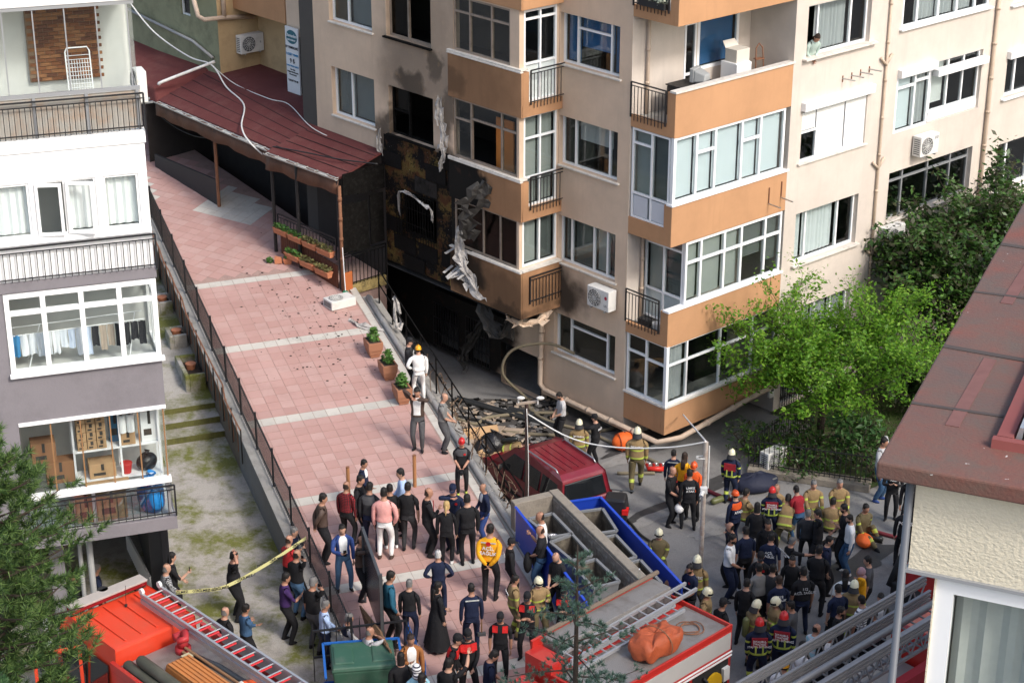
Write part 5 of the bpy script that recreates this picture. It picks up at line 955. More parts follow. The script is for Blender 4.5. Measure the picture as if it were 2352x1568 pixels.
for sd in (-1, 1): mb = MB(); mb.hexa([(sd * 1.03, 3.9, 1.3), (sd * 1.03, 5.2, 1.3), (sd * 1.0, 5.2, 1.3), (sd * 1.0, 3.9, 1.3), (sd * 1.0, 3.9, 2.05), (sd * 1.0, 5.05, 2.05), (sd * .97, 5.05, 2.05), (sd * .97, 3.9, 2.05)]); mb.build('side_window', tin, t3); mb = MB(); mb.tube([(sd * 1.0, 5.3, 2.25), (sd * 1.12, 5.5, 2.1), (sd * 1.15, 5.55, 1.4)], .07, 8); mb.build('mirror_arm', MATS['rubber'], t3, smooth=True)
def truss(par, x, y0, y1, z, h, m, n):
    mb = MB()
    for dz_ in (0, .09, .18): mb.bar((x, y0, z + dz_), (x, y1, z + dz_), .06, .05)
    mb.bar((x, y0, z - h), (x, y1, z - h), .06, .06); mb.build('ladder_rail', m, par); bm = MB(); L = (y1 - y0) / n
    bm.bar((0, 0, 0), (0, L * .5, -h), .025, .025); bm.bar((0, L * .5, -h), (0, L, 0), .025, .025); me = bm.mesh('ladder_brace', m)
    for i in range(n): put('ladder_brace', me, par, (x, y0 + L * i, z))
lgm = mat('ladder_grey', (.22, .22, .23), .45, .12, metal=.3)
for x, zz in ((-.53, 3.15), (.53, 3.15)): truss(t3, x, -3.4, 4.15, zz, .42, lgm, 18)
for x in (-.3, .3): truss(t3, x, -3.4, 4.0, 2.95, .25, lgm, 16)
bm = MB(); bm.tube([(-.53, 0, 2.72), (.53, 0, 2.72)], .02, 6); me = bm.mesh('rung', lgm)
for i in range(24): put('rung', me, t3, (0, -3.2 + i * .31, 0))
mb = MB(); mb.tube([(-.05, -3.4, 3.05), (-.05, 4.1, 3.05)], .07, 10); mb.build('hydraulic_tube', lgm, t3, smooth=True); mb = MB(); mb.box(.62, .82, -3, 3.4, 2.2, 2.5); mb.build('boom', mat('boom_red', (.33, .02, .03), .5), t3)
for x in (-.92, .92):
    for y in (4.6, -1.5): wheel(t3, (x, y, .48))
mb = MB(); mb.cyl((0, -2, 1.52), .8, .5, 20); mb.build('turntable', lgm, t3); mb = MB(); mb.cyl((-.75, -3.1, 3.0), .2, .3, 14, axis=(0, 1, .2)); mb.tube([(-.75, -2.9, 3.05), (-.8, -2.2, 3.25), (-.7, -1.9, 3.3)], .06, 8); mb.build('water_cannon', lgm, t3, smooth=True)
# --- red vehicle half hidden by the near roof
t4 = thing('fire_vehicle', 'red vehicle with black windscreen frame beside the downpipe', 'fire engine', (9.35, 36.7, ST), RAD(125)); mb = MB(); mb.hexa([(-1, -3, .4), (1, -3, .4), (1, 0, .4), (-1, 0, .4), (-.9, -3, 2.1), (.9, -3, 2.1), (.9, -.75, 2.1), (-.9, -.75, 2.1)]); mb.build('body', red, t4, bevel=.12); mb = MB(); mb.hexa([(-.85, -.27, 1.25), (.85, -.27, 1.25), (.85, -.2, 1.25), (-.85, -.2, 1.25), (-.8, -.72, 2.0), (.8, -.72, 2.0), (.8, -.65, 2.0), (-.8, -.65, 2.0)]); mb.build('windscreen', tin, t4); mb = MB(); mb.tube([(.98, .1, .6), (.98, -.2, 1.2), (.9, -.7, 2.1), (.3, -.75, 2.2)], .1, 9); mb.build('air_intake', MATS['rubber'], t4, smooth=True)
mb = MB(); mb.box(-.95, .95, -.1, .12, .4, .75); mb.build('bumper', MATS['rubber'], t4, bevel=.03); text('G-', .13, wht, t4, (.6, -.62, 2.03), (-1, 0, 0), (0, -.5, .86))
for x in (-.85, .85): wheel(t4, (x, -.9, .4), .4, .25)
# --- dark red van (x right, y forward, origin under its rear)
cr = thing('parked_car', 'dark red small van with roof rails parked beside the rubble', 'car', (1.82, 40.75, ST), RAD(33)); carm = mat('car_red', (.19, .013, .022), .28, .08, 2, coat=.7, dirt=(.20, .08, .07), dscale=2.5, damt=.3)
sec = [(0.02, .32, .50, .50), (0.0, .78, .74, .76), (.02, 1.05, .76, .76), (.12, 1.60, .62, .62)]
low = [(0, .34), (-.02, .8), (.03, 1.08), (3.05, 1.0), (3.75, .86), (3.92, .62), (3.9, .34)]; mb = MB(); k = len(low); pts = []
for sd in (-1, 1): pts += [(sd * (.72 if z < .5 else .77), y, z) for y, z in low]
mb.add(pts, [tuple(range(k)), tuple(range(k, 2 * k))[::-1]] + [(i, (i + 1) % k, k + (i + 1) % k, k + i) for i in range(k)]); mb.build('body', carm, cr, bevel=.06)
cabp = [(.03, 1.06, .75), (.14, 1.66, .64), (.35, 1.76, .60), (1.9, 1.78, .60), (2.25, 1.68, .62), (3.1, 1.02, .72)]; mb = MB(); k = len(cabp); mb.add([(-w_, y, z) for y, z, w_ in cabp] + [(w_, y, z) for y, z, w_ in cabp], [tuple(range(k)), tuple(range(k, 2 * k))[::-1]] + [(i, (i + 1) % k, k + (i + 1) % k, k + i) for i in range(k)]); mb.build('cabin', carm, cr, bevel=.05)
mb = MB(); mb.hexa([(-.64, .015, 1.1), (.64, .015, 1.1), (.64, .05, 1.1), (-.64, .05, 1.1), (-.56, .105, 1.6), (.56, .105, 1.6), (.56, .14, 1.6), (-.56, .14, 1.6)]); mb.build('rear_window', tin, cr, bevel=.02)
mb = MB(); mb.hexa([(-.66, 3.06, 1.07), (.66, 3.06, 1.07), (.66, 3.0, 1.05), (-.66, 3.0, 1.05), (-.56, 2.32, 1.66), (.56, 2.32, 1.66), (.56, 2.26, 1.63), (-.56, 2.26, 1.63)]); mb.build('windscreen', tin, cr)
for sd in (-1, 1):
    for ya, yb_, yc, yd in ((.22, .95, .28, .95), (1.02, 1.68, 1.02, 1.68), (1.76, 2.75, 1.76, 2.25)): mb = MB(); mb.hexa([(sd * .775, ya, 1.1), (sd * .765, yb_, 1.08), (sd * .73, yb_, 1.08), (sd * .73, ya, 1.1), (sd * .655, yc, 1.58), (sd * .65, yd, 1.58), (sd * .61, yd, 1.58), (sd * .61, yc, 1.58)]); mb.build('side_window', tin, cr)
    mb = MB(); mb.tube([(sd * .56, .4, 1.77), (sd * .56, .5, 1.85), (sd * .56, 1.75, 1.86), (sd * .56, 1.85, 1.79)], .02, 8); mb.build('roof_rail', chrome, cr, smooth=True)
    mb = MB(); mb.ball((sd * .88, 2.55, 1.14), .07, .05, .09, 10, 6); mb.build('mirror', MATS['rubber'], cr, smooth=True); mb = MB(); mb.box(sd * .78 - .005, sd * .78 + .005, .2, 3.6, .52, .6); mb.build('side_trim', MATS['rubber'], cr)
    mb = MB(); mb.box(sd * .7 - .06, sd * .7 + .06, -.035, .02, .75, 1.02); mb.build('tail_light', mat('tail_red', (.30, .01, .01), .2), cr, bevel=.01)
    for y in (.72, 3.15): wheel(cr, (sd * .7, y, .3), .3, .18)
for x in (-.3, -.1, .1, .3): mb = MB(); mb.bar((x, .45, 1.772), (x, 1.85, 1.79), .025, .02); mb.build('roof_rib', carm, cr)
mb = MB(); mb.box(-.7, .7, -.09, .02, .35, .6); mb.build('bumper', MATS['rubber'], cr, bevel=.03); mb = MB(); mb.box(-.25, .25, -.04, -.02, .68, .8); mb.build('number_plate', MATS['plastic_white'], cr)
# --- scooter behind the blue panel
p_ = onz(*T(1, 2, 1890, 395), ST + .95); sc_ = thing('scooter', 'black scooter with large black top box and red lamp', 'scooter', (p_.x, p_.y, ST), RAD(-10)); mb = MB(); roundbox(mb, -.32, .32, -.3, .3, .9, 1.42, .07); mb.build('top_box', mat('box_black', (.018, .018, .02), .35), sc_, bevel=.05); mb = MB(); mb.box(.18, .335, -.31, -.1, 1.06, 1.2); mb.build('lamp', mat('lamp_red', (.6, .01, .01), .2), sc_, bevel=.01)
mb = MB(); mb.box(-.14, .14, -.1, 1.0, .55, .82); mb.build('seat_body', MATS['rubber'], sc_, bevel=.06); mb = MB(); mb.tube([(0, 1.2, .3), (0, 1.1, .95)], .05, 8); mb.tube([(-.32, 1.1, 1.0), (.32, 1.1, 1.0)], .018, 6); mb.build('handlebar', MATS['dark_steel'], sc_)
for y in (-.02, 1.25): wheel(sc_, (0, y, .25), .25, .1)
# ---------------------------------------------------------------- street furniture, hoses, rubble
def smooth(pts, k=6):
    pts = [V(p) for p in pts]; out = []
    for i in range(len(pts) - 1):
        p0, p1, p2, p3 = pts[max(i - 1, 0)], pts[i], pts[i + 1], pts[min(i + 2, len(pts) - 1)]
        for j in range(k):
            t = j / k; out.append(.5 * ((2 * p1) + (p2 - p0) * t + (2 * p0 - 5 * p1 + 4 * p2 - p3) * t * t + (3 * p1 - p0 - 3 * p2 + p3) * t ** 3))
    return out + [pts[-1]]
def line(name, label, cat, pts, r, m, group=None, par=None):
    pts = smooth(pts); o = pts[0].copy(); mb = MB(); mb.tube([p - o for p in pts], r, 7); return tag(mb.build(name, m, None, smooth=True, loc=o), label, cat, group)
def gp(tl, pts, z): return [onz(*T(*tl, *p), z) for p in pts]
# --- rubbish container enclosure
eC = .9605; ZB = 1.35
def ez(x, y, z): return onz(*T(1, 2, x, y), z)
q0, q1, q2 = ez(1195, 330, 2.7), ez(1460, 270, 2.7), ez(2085, 890, 2.7)
wd = (q2 - q1).normalized(); wn = V((-wd.y, wd.x, 0)); wn = wn if wn.x > 0 else -wn
rawc = mat('raw_concrete', (.27, .235, .19), .95, .25, 3, bump=.9, bscale=16, dirt=(.13, .11, .09), dscale=3, damt=.8)
cw_ = thing('bin_wall', 'rough L shaped concrete wall between the rubbish containers', 'wall', V((q1.x, q1.y, 0))); o_ = V((q1.x, q1.y, 0)); mb = MB()
def slabp(mb, a, b, n, th, z0, z1): a, b = V((a.x, a.y, 0)) - o_, V((b.x, b.y, 0)) - o_; mb.hexa([a + V((0, 0, z0)), b + V((0, 0, z0)), b + n * th + V((0, 0, z0)), a + n * th + V((0, 0, z0)), a + V((0, 0, z1)), b + V((0, 0, z1)), b + n * th + V((0, 0, z1)), a + n * th + V((0, 0, z1))])
slabp(mb, q1 - wd * .25, q2 + wd * .3, wn, .24, ST, 2.7); mb.build('long_wall', rawc, cw_, bevel=.02); mb = MB(); slabp(mb, q0, q1 - wn * .002, -wd, .24, ST, 2.68); mb.build('short_wall', rawc, cw_, bevel=.02)
for r in range(3):
    for k in range(12):
        bm = MB(); bm.box(0, .34, 0, .02, 0, .19)
        if r + k == 0: bme = bm.mesh('block', mat('wall_block', (.22, .185, .15), .95, .25, 4, bump=.6, dirt=(.40, .38, .34), dscale=6, damt=.7))
        o = put('block', bme, cw_, (q1 - o_) + wd * (.02 + k * .36 + (r % 2) * .17) - wn * .024 + V((0, 0, 2.02 + r * .2 - (0))), math.atan2(wd.y, wd.x)); o.location.z = 2.02 + r * .205
bluem = mat('panel_blue', (.012, .045, .36), .4, .15, 1.5, dirt=(.02, .05, .2), dscale=2)
def panel(name, lab, pts, z0, z1, th=.03):
    o = V((pts[0].x, pts[0].y, 0)); t_ = thing(name, lab, 'panel', o)
    for a, b in zip(pts, pts[1:]):
        a, b = V((a.x, a.y, 0)) - o, V((b.x, b.y, 0)) - o; d = (b - a).normalized(); n = V((-d.y, d.x, 0)) * th; mb = MB(); mb.hexa([a + V((0, 0, z0)), b + V((0, 0, z0)), b + n + V((0, 0, z0)), a + n + V((0, 0, z0)), a + V((0, 0, z1)), b + V((0, 0, z1)), b + n + V((0, 0, z1)), a + n + V((0, 0, z1))]); mb.build('sheet', bluem, t_); mb = MB(); mb.bar(a + V((0, 0, z1)), b + V((0, 0, z1)), .06, .035); mb.build('top_rail', mat('rail_blue', (.02, .07, .48), .35), t_)
    return t_
panel('blue_screen', 'blue sheet metal screen on the terrace side of the bins', [ez(1200, 355, 2.68), ez(1420, 640, 2.68), ez(1700, 1030, 2.68)], ZB - .3, 2.68); panel('blue_screen', 'long blue sheet metal screen on the street side of the bins', [ez(1545, 322, 2.6), ez(1785, 287, 2.6), ez(2345, 885, 2.6)], ST, 2.6)
mb = MB(); b_ = [ez(x, y, ZB) for x, y in ((1200, 470), (1790, 400), (2340, 1000), (1690, 1130))]; mb.add([V((p.x, p.y, ST - .1)) for p in b_] + [V((p.x, p.y, ZB)) for p in b_], [(4, 5, 6, 7), (0, 1, 5, 4), (1, 2, 6, 5), (2, 3, 7, 6), (3, 0, 4, 7)]); struct(mb.build('bin_plinth', conc), 'concrete plinth under the rubbish containers')
gal = mat('galvanised', (.26, .27, .28), .5, .15, 3, metal=.35, dirt=(.2, .19, .17), dscale=3); gin = mat('bin_inside', (.07, .058, .045), .8, .4, 3, bump=.3, dirt=(.30, .27, .20), dscale=4, damt=.5)
def bin_(cs, lab):
    P = [ez(x, y, 2.5) for x, y in cs]; c = sum(P, V()) / 4; t_ = thing('rubbish_container', lab, 'rubbish container', V((c.x, c.y, ZB)), 0, 'open galvanised rubbish containers'); top = [V((p.x - c.x, p.y - c.y, 1.15)) for p in P]; bot = [V((p.x * .8, p.y * .8, .12)) for p in top]; it = [V((p.x * .94, p.y * .94, 1.15)) for p in top]; ib = [V((p.x * .76, p.y * .76, .2)) for p in top]
    mb = MB(); mb.add(bot + top, [(3, 2, 1, 0)] + [(i, (i + 1) % 4, 4 + (i + 1) % 4, 4 + i) for i in range(4)]); mb.build('shell', gal, t_); mb = MB(); mb.add(ib + it, [(0, 1, 2, 3)] + [(i, 4 + i, 4 + (i + 1) % 4, (i + 1) % 4) for i in range(4)]); mb.build('lining', gin, t_)
    mb = MB()
    for i in range(4): mb.bar(top[i], top[(i + 1) % 4], .07, .05)
    mb.build('rim', gal, t_); f = (top[2] + top[3]) / 2; d = (top[2] - top[3]).normalized(); n = V((-d.y, d.x, 0)); n = n if n.dot(f) > 0 else -n; mb = MB(); mb.tube([f - d * .2 + V((0, 0, -.35)), f - d * .2 + n * .06 + V((0, 0, -.35)), f + d * .2 + n * .06 + V((0, 0, -.35)), f + d * .2 + V((0, 0, -.35))], .018, 6); mb.build('handle', chrome, t_)
    for i in range(4): mb = MB(); mb.tube([bot[i] * .85 + V((-.03, 0, -.06)), bot[i] * .85 + V((.03, 0, -.06))], .07, 10); mb.build('castor', MATS['rubber'], t_)
    return t_, c
bL1, c1 = bin_(((1285, 440), (1455, 400), (1590, 540), (1440, 565)), 'open container holding foil and a white tray'); bL2, c2 = bin_(((1440, 600), (1590, 545), (1725, 690), (1590, 725)), 'open container with black bin bags inside'); bL3, c3_ = bin_(((1600, 760), (1752, 716), (1915, 870), (1735, 915)), 'open container with carrying handle nearest the truck')
bin_(((1625, 392), (1800, 368), (1898, 520), (1755, 540)), 'open container behind the wall nearest the red van'); bin_(((1780, 575), (1890, 550), (2030, 700), (1940, 730)), 'open container in the middle of the street side row'); bin_(((1965, 745), (2060, 722), (2205, 880), (2110, 910)), 'open container at the near end of street side row')
sack('rubbish_bag', 'black bin bag lying in the second container', V((c2.x - .05, c2.y, ZB + .55)), .3, .22, .2, MATS['bag_black'], 21); sack('rubbish_bag', 'crumpled silver foil heap in the first container', V((c1.x + .05, c1.y, ZB + .55)), .26, .3, .2, MATS['foil'], 22, False)
p_ = ez(2052, 850, 2.7); t_ = thing('water_bottle', 'small plastic water bottle on the concrete bin wall', 'bottle', p_); mb = MB(); mb.tube([(0, 0, 0), (0, 0, .16), (0, 0, .2), (0, 0, .23)], [.032, .032, .014, .014], 10); mb.build('bottle_body', MATS['glass_clear'], t_); mb = MB(); mb.cyl((0, 0, .23), .016, .02, 8); mb.build('cap', flat('cap_white', (.8, .8, .8)), t_)
# --- green bin in its cage, dark boards
g0 = at_feet('d', *T(1, 2, 160, 1740)); t_ = thing('green_bin', 'green lidded plastic bin in a blue steel frame', 'rubbish container', V((g0.x, g0.y, g0.z)), RAD(8)); grn_p = mat('green_plastic', (.035, .10, .065), .5, .1, dirt=(.12, .15, .12), dscale=2)
zt_ = 1.25; mb = MB(); mb.hexa([(-.5, -.4, 0), (.5, -.4, 0), (.5, .4, 0), (-.5, .4, 0), (-.66, -.5, zt_), (.66, -.5, zt_), (.66, .5, zt_), (-.66, .5, zt_)]); mb.build('tub', grn_p, t_, bevel=.04); mb = MB(); roundbox(mb, -.68, .68, -.52, .52, zt_, zt_ + .1, .04); lid = mb.build('lid', grn_p, t_, bevel=.03)
for x in (-.4, .4): mb = MB(); roundbox(mb, x - .22, x + .22, -.36, .36, zt_ + .1, zt_ + .13, .03); mb.build('lid_panel', grn_p, lid, bevel=.02)
mb = MB()
for a, b in (((-.8, .62), (.8, .62)), ((.8, .62), (.8, -.7)), ((-.8, .62), (-.8, -.7))): mb.bar((*a, zt_ + .02), (*b, zt_ + .02), .05, .04); mb.bar((*a, .3), (*b, .3), .05, .04)
mb.build('frame', mat('rail_blue2', (.02, .12, .42), .4), t_, split=1)
# spiked cage around it
cg = thing('bin_cage', 'low dark spiked fence behind the green bin', 'fence', V((g0.x, g0.y, g0.z)), RAD(8)); mb = MB(); mb.bar((-1.0, .85, 1.45), (1.0, .85, 1.55), .04, .04); mb.bar((-1.0, .85, .8), (1.0, .85, .9), .04, .04); mb.bar((1.0, .85, 1.5), (1.25, -.9, 1.2), .04, .04); mb.build('rail', MATS['black_metal'], cg); bm = MB(); bm.tube([(0, 0, .2), (0, 0, 1.6), (0, 0, 1.75)], [.012, .012, .002], 5); me = bm.mesh('spike_bar', MATS['black_metal']); me2 = MB().tube([(0, 0, .2), (0, 0, 1.5), (0, 0, 1.62)], [.012, .012, .002], 5).mesh('spike_bar', MATS['rail_blue2'])
for i in range(9): put('spike_bar', me, cg, (-1 + i * .25, .85, 0))
for i in range(12): put('spike_bar', me2, cg, (1.0 + i * .022, .85 - i * .15, 0))
B0, B1 = ter(*T(1, 2, 165, 1010)), ter(*T(1, 2, 290, 1420)); B0 = V((B0.x, B0.y, terz(B0))); d_ = V((B1.x - B0.x, B1.y - B0.y, 0)); t_ = thing('dark_board', 'tall black notice board standing along the fence end', 'board', B0); bd = mat('board_black', (.014, .015, .018), .25, .3, 2); n_ = V((-d_.y, d_.x, 0)).normalized() * .04; mb = MB()
mb.hexa([V((0, 0, .35)), d_ + V((0, 0, .35 - .1)), d_ + n_ + V((0, 0, .25)), n_ + V((0, 0, .35)), V((0, 0, 1.85)), d_ + V((0, 0, 1.75)), d_ + n_ + V((0, 0, 1.75)), n_ + V((0, 0, 1.85))]); mb.build('panel', bd, t_)
for a in (V(), d_): mb = MB(); mb.bar(a + V((0, 0, -.2)), a + V((0, 0, 1.9)), .06, .06); mb.build('post', MATS['dark_steel'], t_)
mb = MB(); mb.bar(V((0, 0, 1.87)), d_ + V((0, 0, 1.77)), .06, .04); mb.build('top_rail', MATS['dark_steel'], t_)
for i in range(4):
    p_ = ter(*T(1, 2, 262 + i * 20, 1330 + i * 40)); mb = MB(); t_ = thing('stacked_plank', ['first', 'second', 'third', 'fourth'][i] + ' brown plank leaning behind the black board from its top', 'plank', V((p_.x, p_.y, terz(p_))), TR + .1); mb.hexa([(-.02, -.6, 0), (.02, -.6, 0), (.02, .6, 0), (-.02, .6, 0), (-.2, -.6, .8), (-.16, -.6, .8), (-.16, .6, .8), (-.2, .6, .8)]); mb.build('board', mat('plank_wood', (.17, .10, .055), .8, .3, 6), t_)
# --- terrace edge: pipe, sooty railing, planters, wooden posts
pp = mat('kerb_pipe_grey', (.34, .33, .315), .6, .15, 3, dirt=(.15, .13, .11)); t_ = thing('kerb_pipe', 'long grey plastic pipe along the terrace kerb', 'pipe', terp(2.6, -6)); o_ = terp(2.6, -6); mb = MB(); mb.tube([terp(2.62, s, .1) - o_ for s in np.arange(-6, 12.2, 1.5)], .075, 10); mb.build('tube', pp, t_, smooth=True)
for s in np.arange(-5, 12, 2.2): mb = MB(); mb.tube([terp(2.62, s, .1) - o_, terp(2.62, s + .12, .1) - o_], .09, 10); mb.build('sleeve', pp, t_)
t_ = thing('sooty_railing', 'blackened iron railing between terrace and club entrance', 'railing', terp(2.9, -.5)); o_ = terp(2.9, -.5); mb = MB()
for h in (.95, .5): mb.tube([terp(2.92, s, h) - o_ for s in (.2, 3, 6, 9, 11.9)], .022, 6)
mb.build('rail', MATS['charred'], t_); bm = MB(); bm.box(-.02, .02, -.02, .02, -.3, .95); me = bm.mesh('post', MATS['charred'])
for s in np.arange(.2, 12, 1.3): put('post', me, t_, terp(2.92, s) - o_)
R_ = random.Random(44); bm = MB()
for i in range(60):
    s = R_.uniform(.2, 8); p = terp(2.85 + R_.uniform(-.05, .15), s, R_.uniform(.0, .8)); bm.tube(smooth([p - o_, p - o_ + V((R_.uniform(-.15, .15), R_.uniform(-.3, .3), R_.uniform(-.3, .2))), p - o_ + V((R_.uniform(-.2, .2), R_.uniform(-.6, .6), R_.uniform(-.6, .1)))], 3), .012, 4, cap=False)
o = bm.build('dry_vines', mat('vine_dry', (.13, .085, .055), .9, .3), t_); o['kind'] = 'stuff'
def planter(tl, x, y, lab, seed):
    p = ter(*T(*tl, x, y)); t_ = thing('terrace_planter', lab, 'planter', p, TR, 'stepped terracotta planters on the terrace'); mb = MB(); pl_ = mat('planter_brown', (.33, .15, .085), .7, .1)
    for i, (w0, z0, z1) in enumerate(((.17, 0, .1), (.22, .1, .22), (.26, .22, .46))): roundbox(mb, -w0 * .75, w0 * .75, -w0, w0, z0, z1, -.015)
    mb.build('pot', pl_, t_, bevel=.01); mb = MB(); mb.box(-.16, .16, -.23, .23, .44, .465); mb.build('soil', MATS['soil'], t_); leaves('foliage', [(0, -.1, .6, .14, .16, .15), (0, .1, .58, .14, .16, .14), (.03, 0, .72, .1, .1, .12)], 260, .05, MATS['leaf'], t_, seed); return t_
planter(t11_ := (1, 1), 222, 880, 'stepped planter nearest the white rag on the railing', 1); planter((1, 1), 322, 1035, 'stepped planter in the middle of the row beside kerb', 2); planter((1, 1), 420, 1200, 'stepped planter right behind the man in brown jacket', 3)
for i, (x, y, x2, y2) in enumerate(((52, 112, 52, 300), (503, 35, 507, 216))):
    p = ter(*T(1, 2, x2, y2)); t_ = thing('wooden_post', ['wooden post standing behind the red checked shirt', 'wooden post standing behind the light blue shirt'][i], 'post', p); mb = MB(); mb.cyl((0, 0, 0), .045, .85, 10); mb.build('pole', mat('post_wood', (.36, .17, .07), .7, .15, 8), t_); mb = MB(); mb.cyl((0, 0, .85), .047, .02, 10); mb.build('cap', MATS['rust'], t_)
# fallen air conditioner, broom, white rag
def acunit(lab, M_loc, rz, w=.8, h=.55, d=.3, fan=True, name='air_conditioner', txt=None, tilt=None, brk=True):
    t_ = thing(name, lab, 'air conditioner', M_loc, rz, 'air conditioner outdoor units')
    if tilt: t_.rotation_euler = tilt
    mb = MB(); mb.box(-w / 2, w / 2, 0, d, 0, h); mb.build('casing', MATS['plastic_white'], t_, bevel=.015); mb = MB(); c = V((-w * .15, -.004, h / 2)); mb.tube([c, c - V((0, .012, 0))], h * .42, 20); g_ = mb.build('fan_recess', mat('fan_dark', (.05, .05, .05), .6), t_)
    mb = MB()
    for r in (.12, .22, .32, .41): mb.torus(c - V((0, .018, 0)), h * r, .006, 20, 5, ax=(0, 1, 0))
    for a in np.linspace(0, math.pi, 7)[:-1]: mb.bar(c + V((math.cos(a), 0, math.sin(a))) * h * .41 - V((0, .018, 0)), c - V((math.cos(a), 0, math.sin(a))) * h * .41 - V((0, .018, 0)), .008, .008)
    mb.build('fan_guard', MATS['plastic_white'], t_); mb = MB()
    for i in range(8): mb.box(-w / 2 - .006, -w / 2, .05, d - .05, h * .12 + i * h * .1, h * .12 + i * h * .1 + .025)
    mb.build('side_vent', MATS['dark_steel'], t_)
    if brk: mb = MB(); mb.box(-w * .35, -w * .3, -.02, d + .1, -.04, 0); mb.box(w * .3, w * .35, -.02, d + .1, -.04, 0); mb.build('bracket', MATS['steel'], t_)
    if txt: text(txt[0], txt[1], flat('ac_ink', txt[2]), t_, (w * .36, -.003, h * txt[3]), (1, 0, 0), (0, 0, 1))
    return t_
fa = BROT - math.pi / 2; p_ = bw(-.32, 1.98, 4.42)
lg_ = acunit('white air conditioner with round fan below the third window', bw(-.34, 2.28, 4.42), fa, .82, .58, .3, txt=('LG', .1, (.25, .25, .26), .28))
mb = MB(); mb.poly([(.3 + .05 * math.cos(a), -.003, .38 + .05 * math.sin(a)) for a in np.linspace(0, 6.283, 15)[:-1]]); mb.build('logo', flat('logo_red', (.45, .01, .05)), lg_)
acunit('white air conditioner mounted on the bright wall above balcony window', bw(10.35, -.34, 7.1), BROT, .85, .6, .3, txt=('DD', .12, (.02, .12, .55), .8)); acunit('white air conditioner beside the dark evergreen tree', bw(9.1, -.34, 4.62), BROT, .85, .6, .3)
acunit('old air conditioner on the ochre wall above red roof', bw(.42, 19.28, 8.05), BROT, .9, .6, .28, txt=('R', .1, (.1, .1, .1), .5)); acunit('narrow white air conditioner at the corner of left house', LC + V((-.2, .5, 13.35)), LROT - 1.5, .42, .62, .2)
acunit('air conditioner standing in the garden behind the iron fence', onz(*T(2, 2, 650, 95), ST + .1), BROT, .75, .55, .3, brk=False)
p_ = ter(*T(0, 1, 2352 + 20, 560)); fu = acunit('fallen white air conditioner casing lying on the terrace', p_ + V((0, 0, .28)), 0, .8, .5, .26, brk=False, tilt=(RAD(-90), 0, RAD(35)))
p_ = ter(*T(1, 1, 30, 470)); t_ = thing('broom', 'broom with white handle leaning at the burnt corner', 'broom', p_); mb = MB(); mb.tube([(0, 0, .1), (-.05, .1, 1.45)], .014, 6); mb.build('handle', MATS['pvc'], t_); mb = MB(); mb.hexa([(-.14, -.03, 0), (.14, -.03, 0), (.14, .03, 0), (-.14, .03, 0), (-.06, -.02, .16), (.06, -.02, .16), (.06, .02, .16), (-.06, .02, .16)]); mb.build('bristles', flat('bristle_green', (.02, .2, .1)), t_)
def rag(lab, pts, w, m, name='torn_sheet', seed=0, cat='sheet', k=10):
    R_ = random.Random(seed); pts = smooth(pts, 4); o = pts[0].copy(); mb = MB(); n = len(pts); h = []
    for i, p in enumerate(pts):
        ww = w * (.35 + .65 * math.sin(math.pi * (i + .6) / (n + .4))) * R_.uniform(.55, 1.3); sh = R_.uniform(-.12, .12) * w
        for j in range(6): h.append(p - o + V((ww * (j / 5 - .5) + sh, .05 * math.sin(j * 2.2 + i * .9), R_.uniform(-.04, .04) + (R_.uniform(-.1, .1) if j in (0, 5) else 0))))
    mb.add(h, [(6 * i + j, 6 * i + j + 1, 6 * i + j + 7, 6 * i + j + 6) for i in range(n - 1) for j in range(5) if R_.random() > (.3 if j in (0, 4) else .03)]); ob_ = mb.build(name, m, None, smooth=False, loc=o); s = ob_.modifiers.new('s', 'SOLIDIFY'); s.thickness = .008; return tag(ob_, lab, cat)
mw = mat('membrane_white', (.46, .44, .42), .85, .3, 4, bump=.9, bscale=12, dirt=(.06, .05, .045), dscale=3.2, damt=.9)
rag('torn white sheet caught on the sooty railing', [ter(*T(1, 1, 60, 640)) + V((0, 0, .02)), ter(*T(1, 1, 180, 700)) + V((0, 0, .05)), terp(2.9, 10.0, .1), terp(2.92, 10.3, .9)], .4, mw, seed=4)
# torn facade membranes
bp3 = lambda b, a, z: bw(b, a, z)
rag('white strip of torn facade membrane beside the burnt window', [bw(-1.47, 7.45, 9.35), bw(-1.5, 7.42, 8.9), bw(-1.5, 7.3, 8.3), bw(-1.52, 7.3, 7.75), bw(-1.58, 7.35, 7.3)], .26, mw, seed=5)
rag('small white strip of membrane at the roof corner', [bw(-1.5, 10.15, 7.9), bw(-1.52, 10.15, 7.5), bw(-1.5, 10.1, 7.2)], .15, mw, seed=6)
rag('large charred sheet peeling off the burnt balcony', [bw(-1.55, 5.35, 7.55), bw(-1.75, 5.55, 7.0), bw(-1.85, 5.8, 6.4), bw(-1.7, 6.0, 5.75)], .8, MATS['membrane'], seed=7)
rag('long white membrane hanging below the burnt window', [bw(-1.55, 6.45, 6.0), bw(-1.62, 6.5, 5.5), bw(-1.65, 6.35, 5.0), bw(-1.6, 6.1, 4.6), bw(-1.55, 5.8, 4.15)], .36, mw, seed=8)
rag('torn white cladding flap below the burnt bay', [bw(-1.52, 6.6, 4.75), bw(-1.55, 6.2, 4.35), bw(-1.52, 5.6, 4.0)], .55, mw, seed=9)
rag('grey membrane hanging from the soffit', [bw(-1.2, 6.1, 3.95), bw(-1.25, 5.6, 3.3), bw(-1.2, 5.1, 2.9), bw(-1.2, 4.8, 3.6)], .6, MATS['membrane'], seed=10); rag('torn beige render flap hanging from the balcony underside', [bw(-1.3, 4.9, 3.85), bw(-1.2, 4.5, 3.5), bw(-.7, 4.2, 3.55), bw(-.35, 4.15, 3.8)], .45, plasterA1, seed=11)
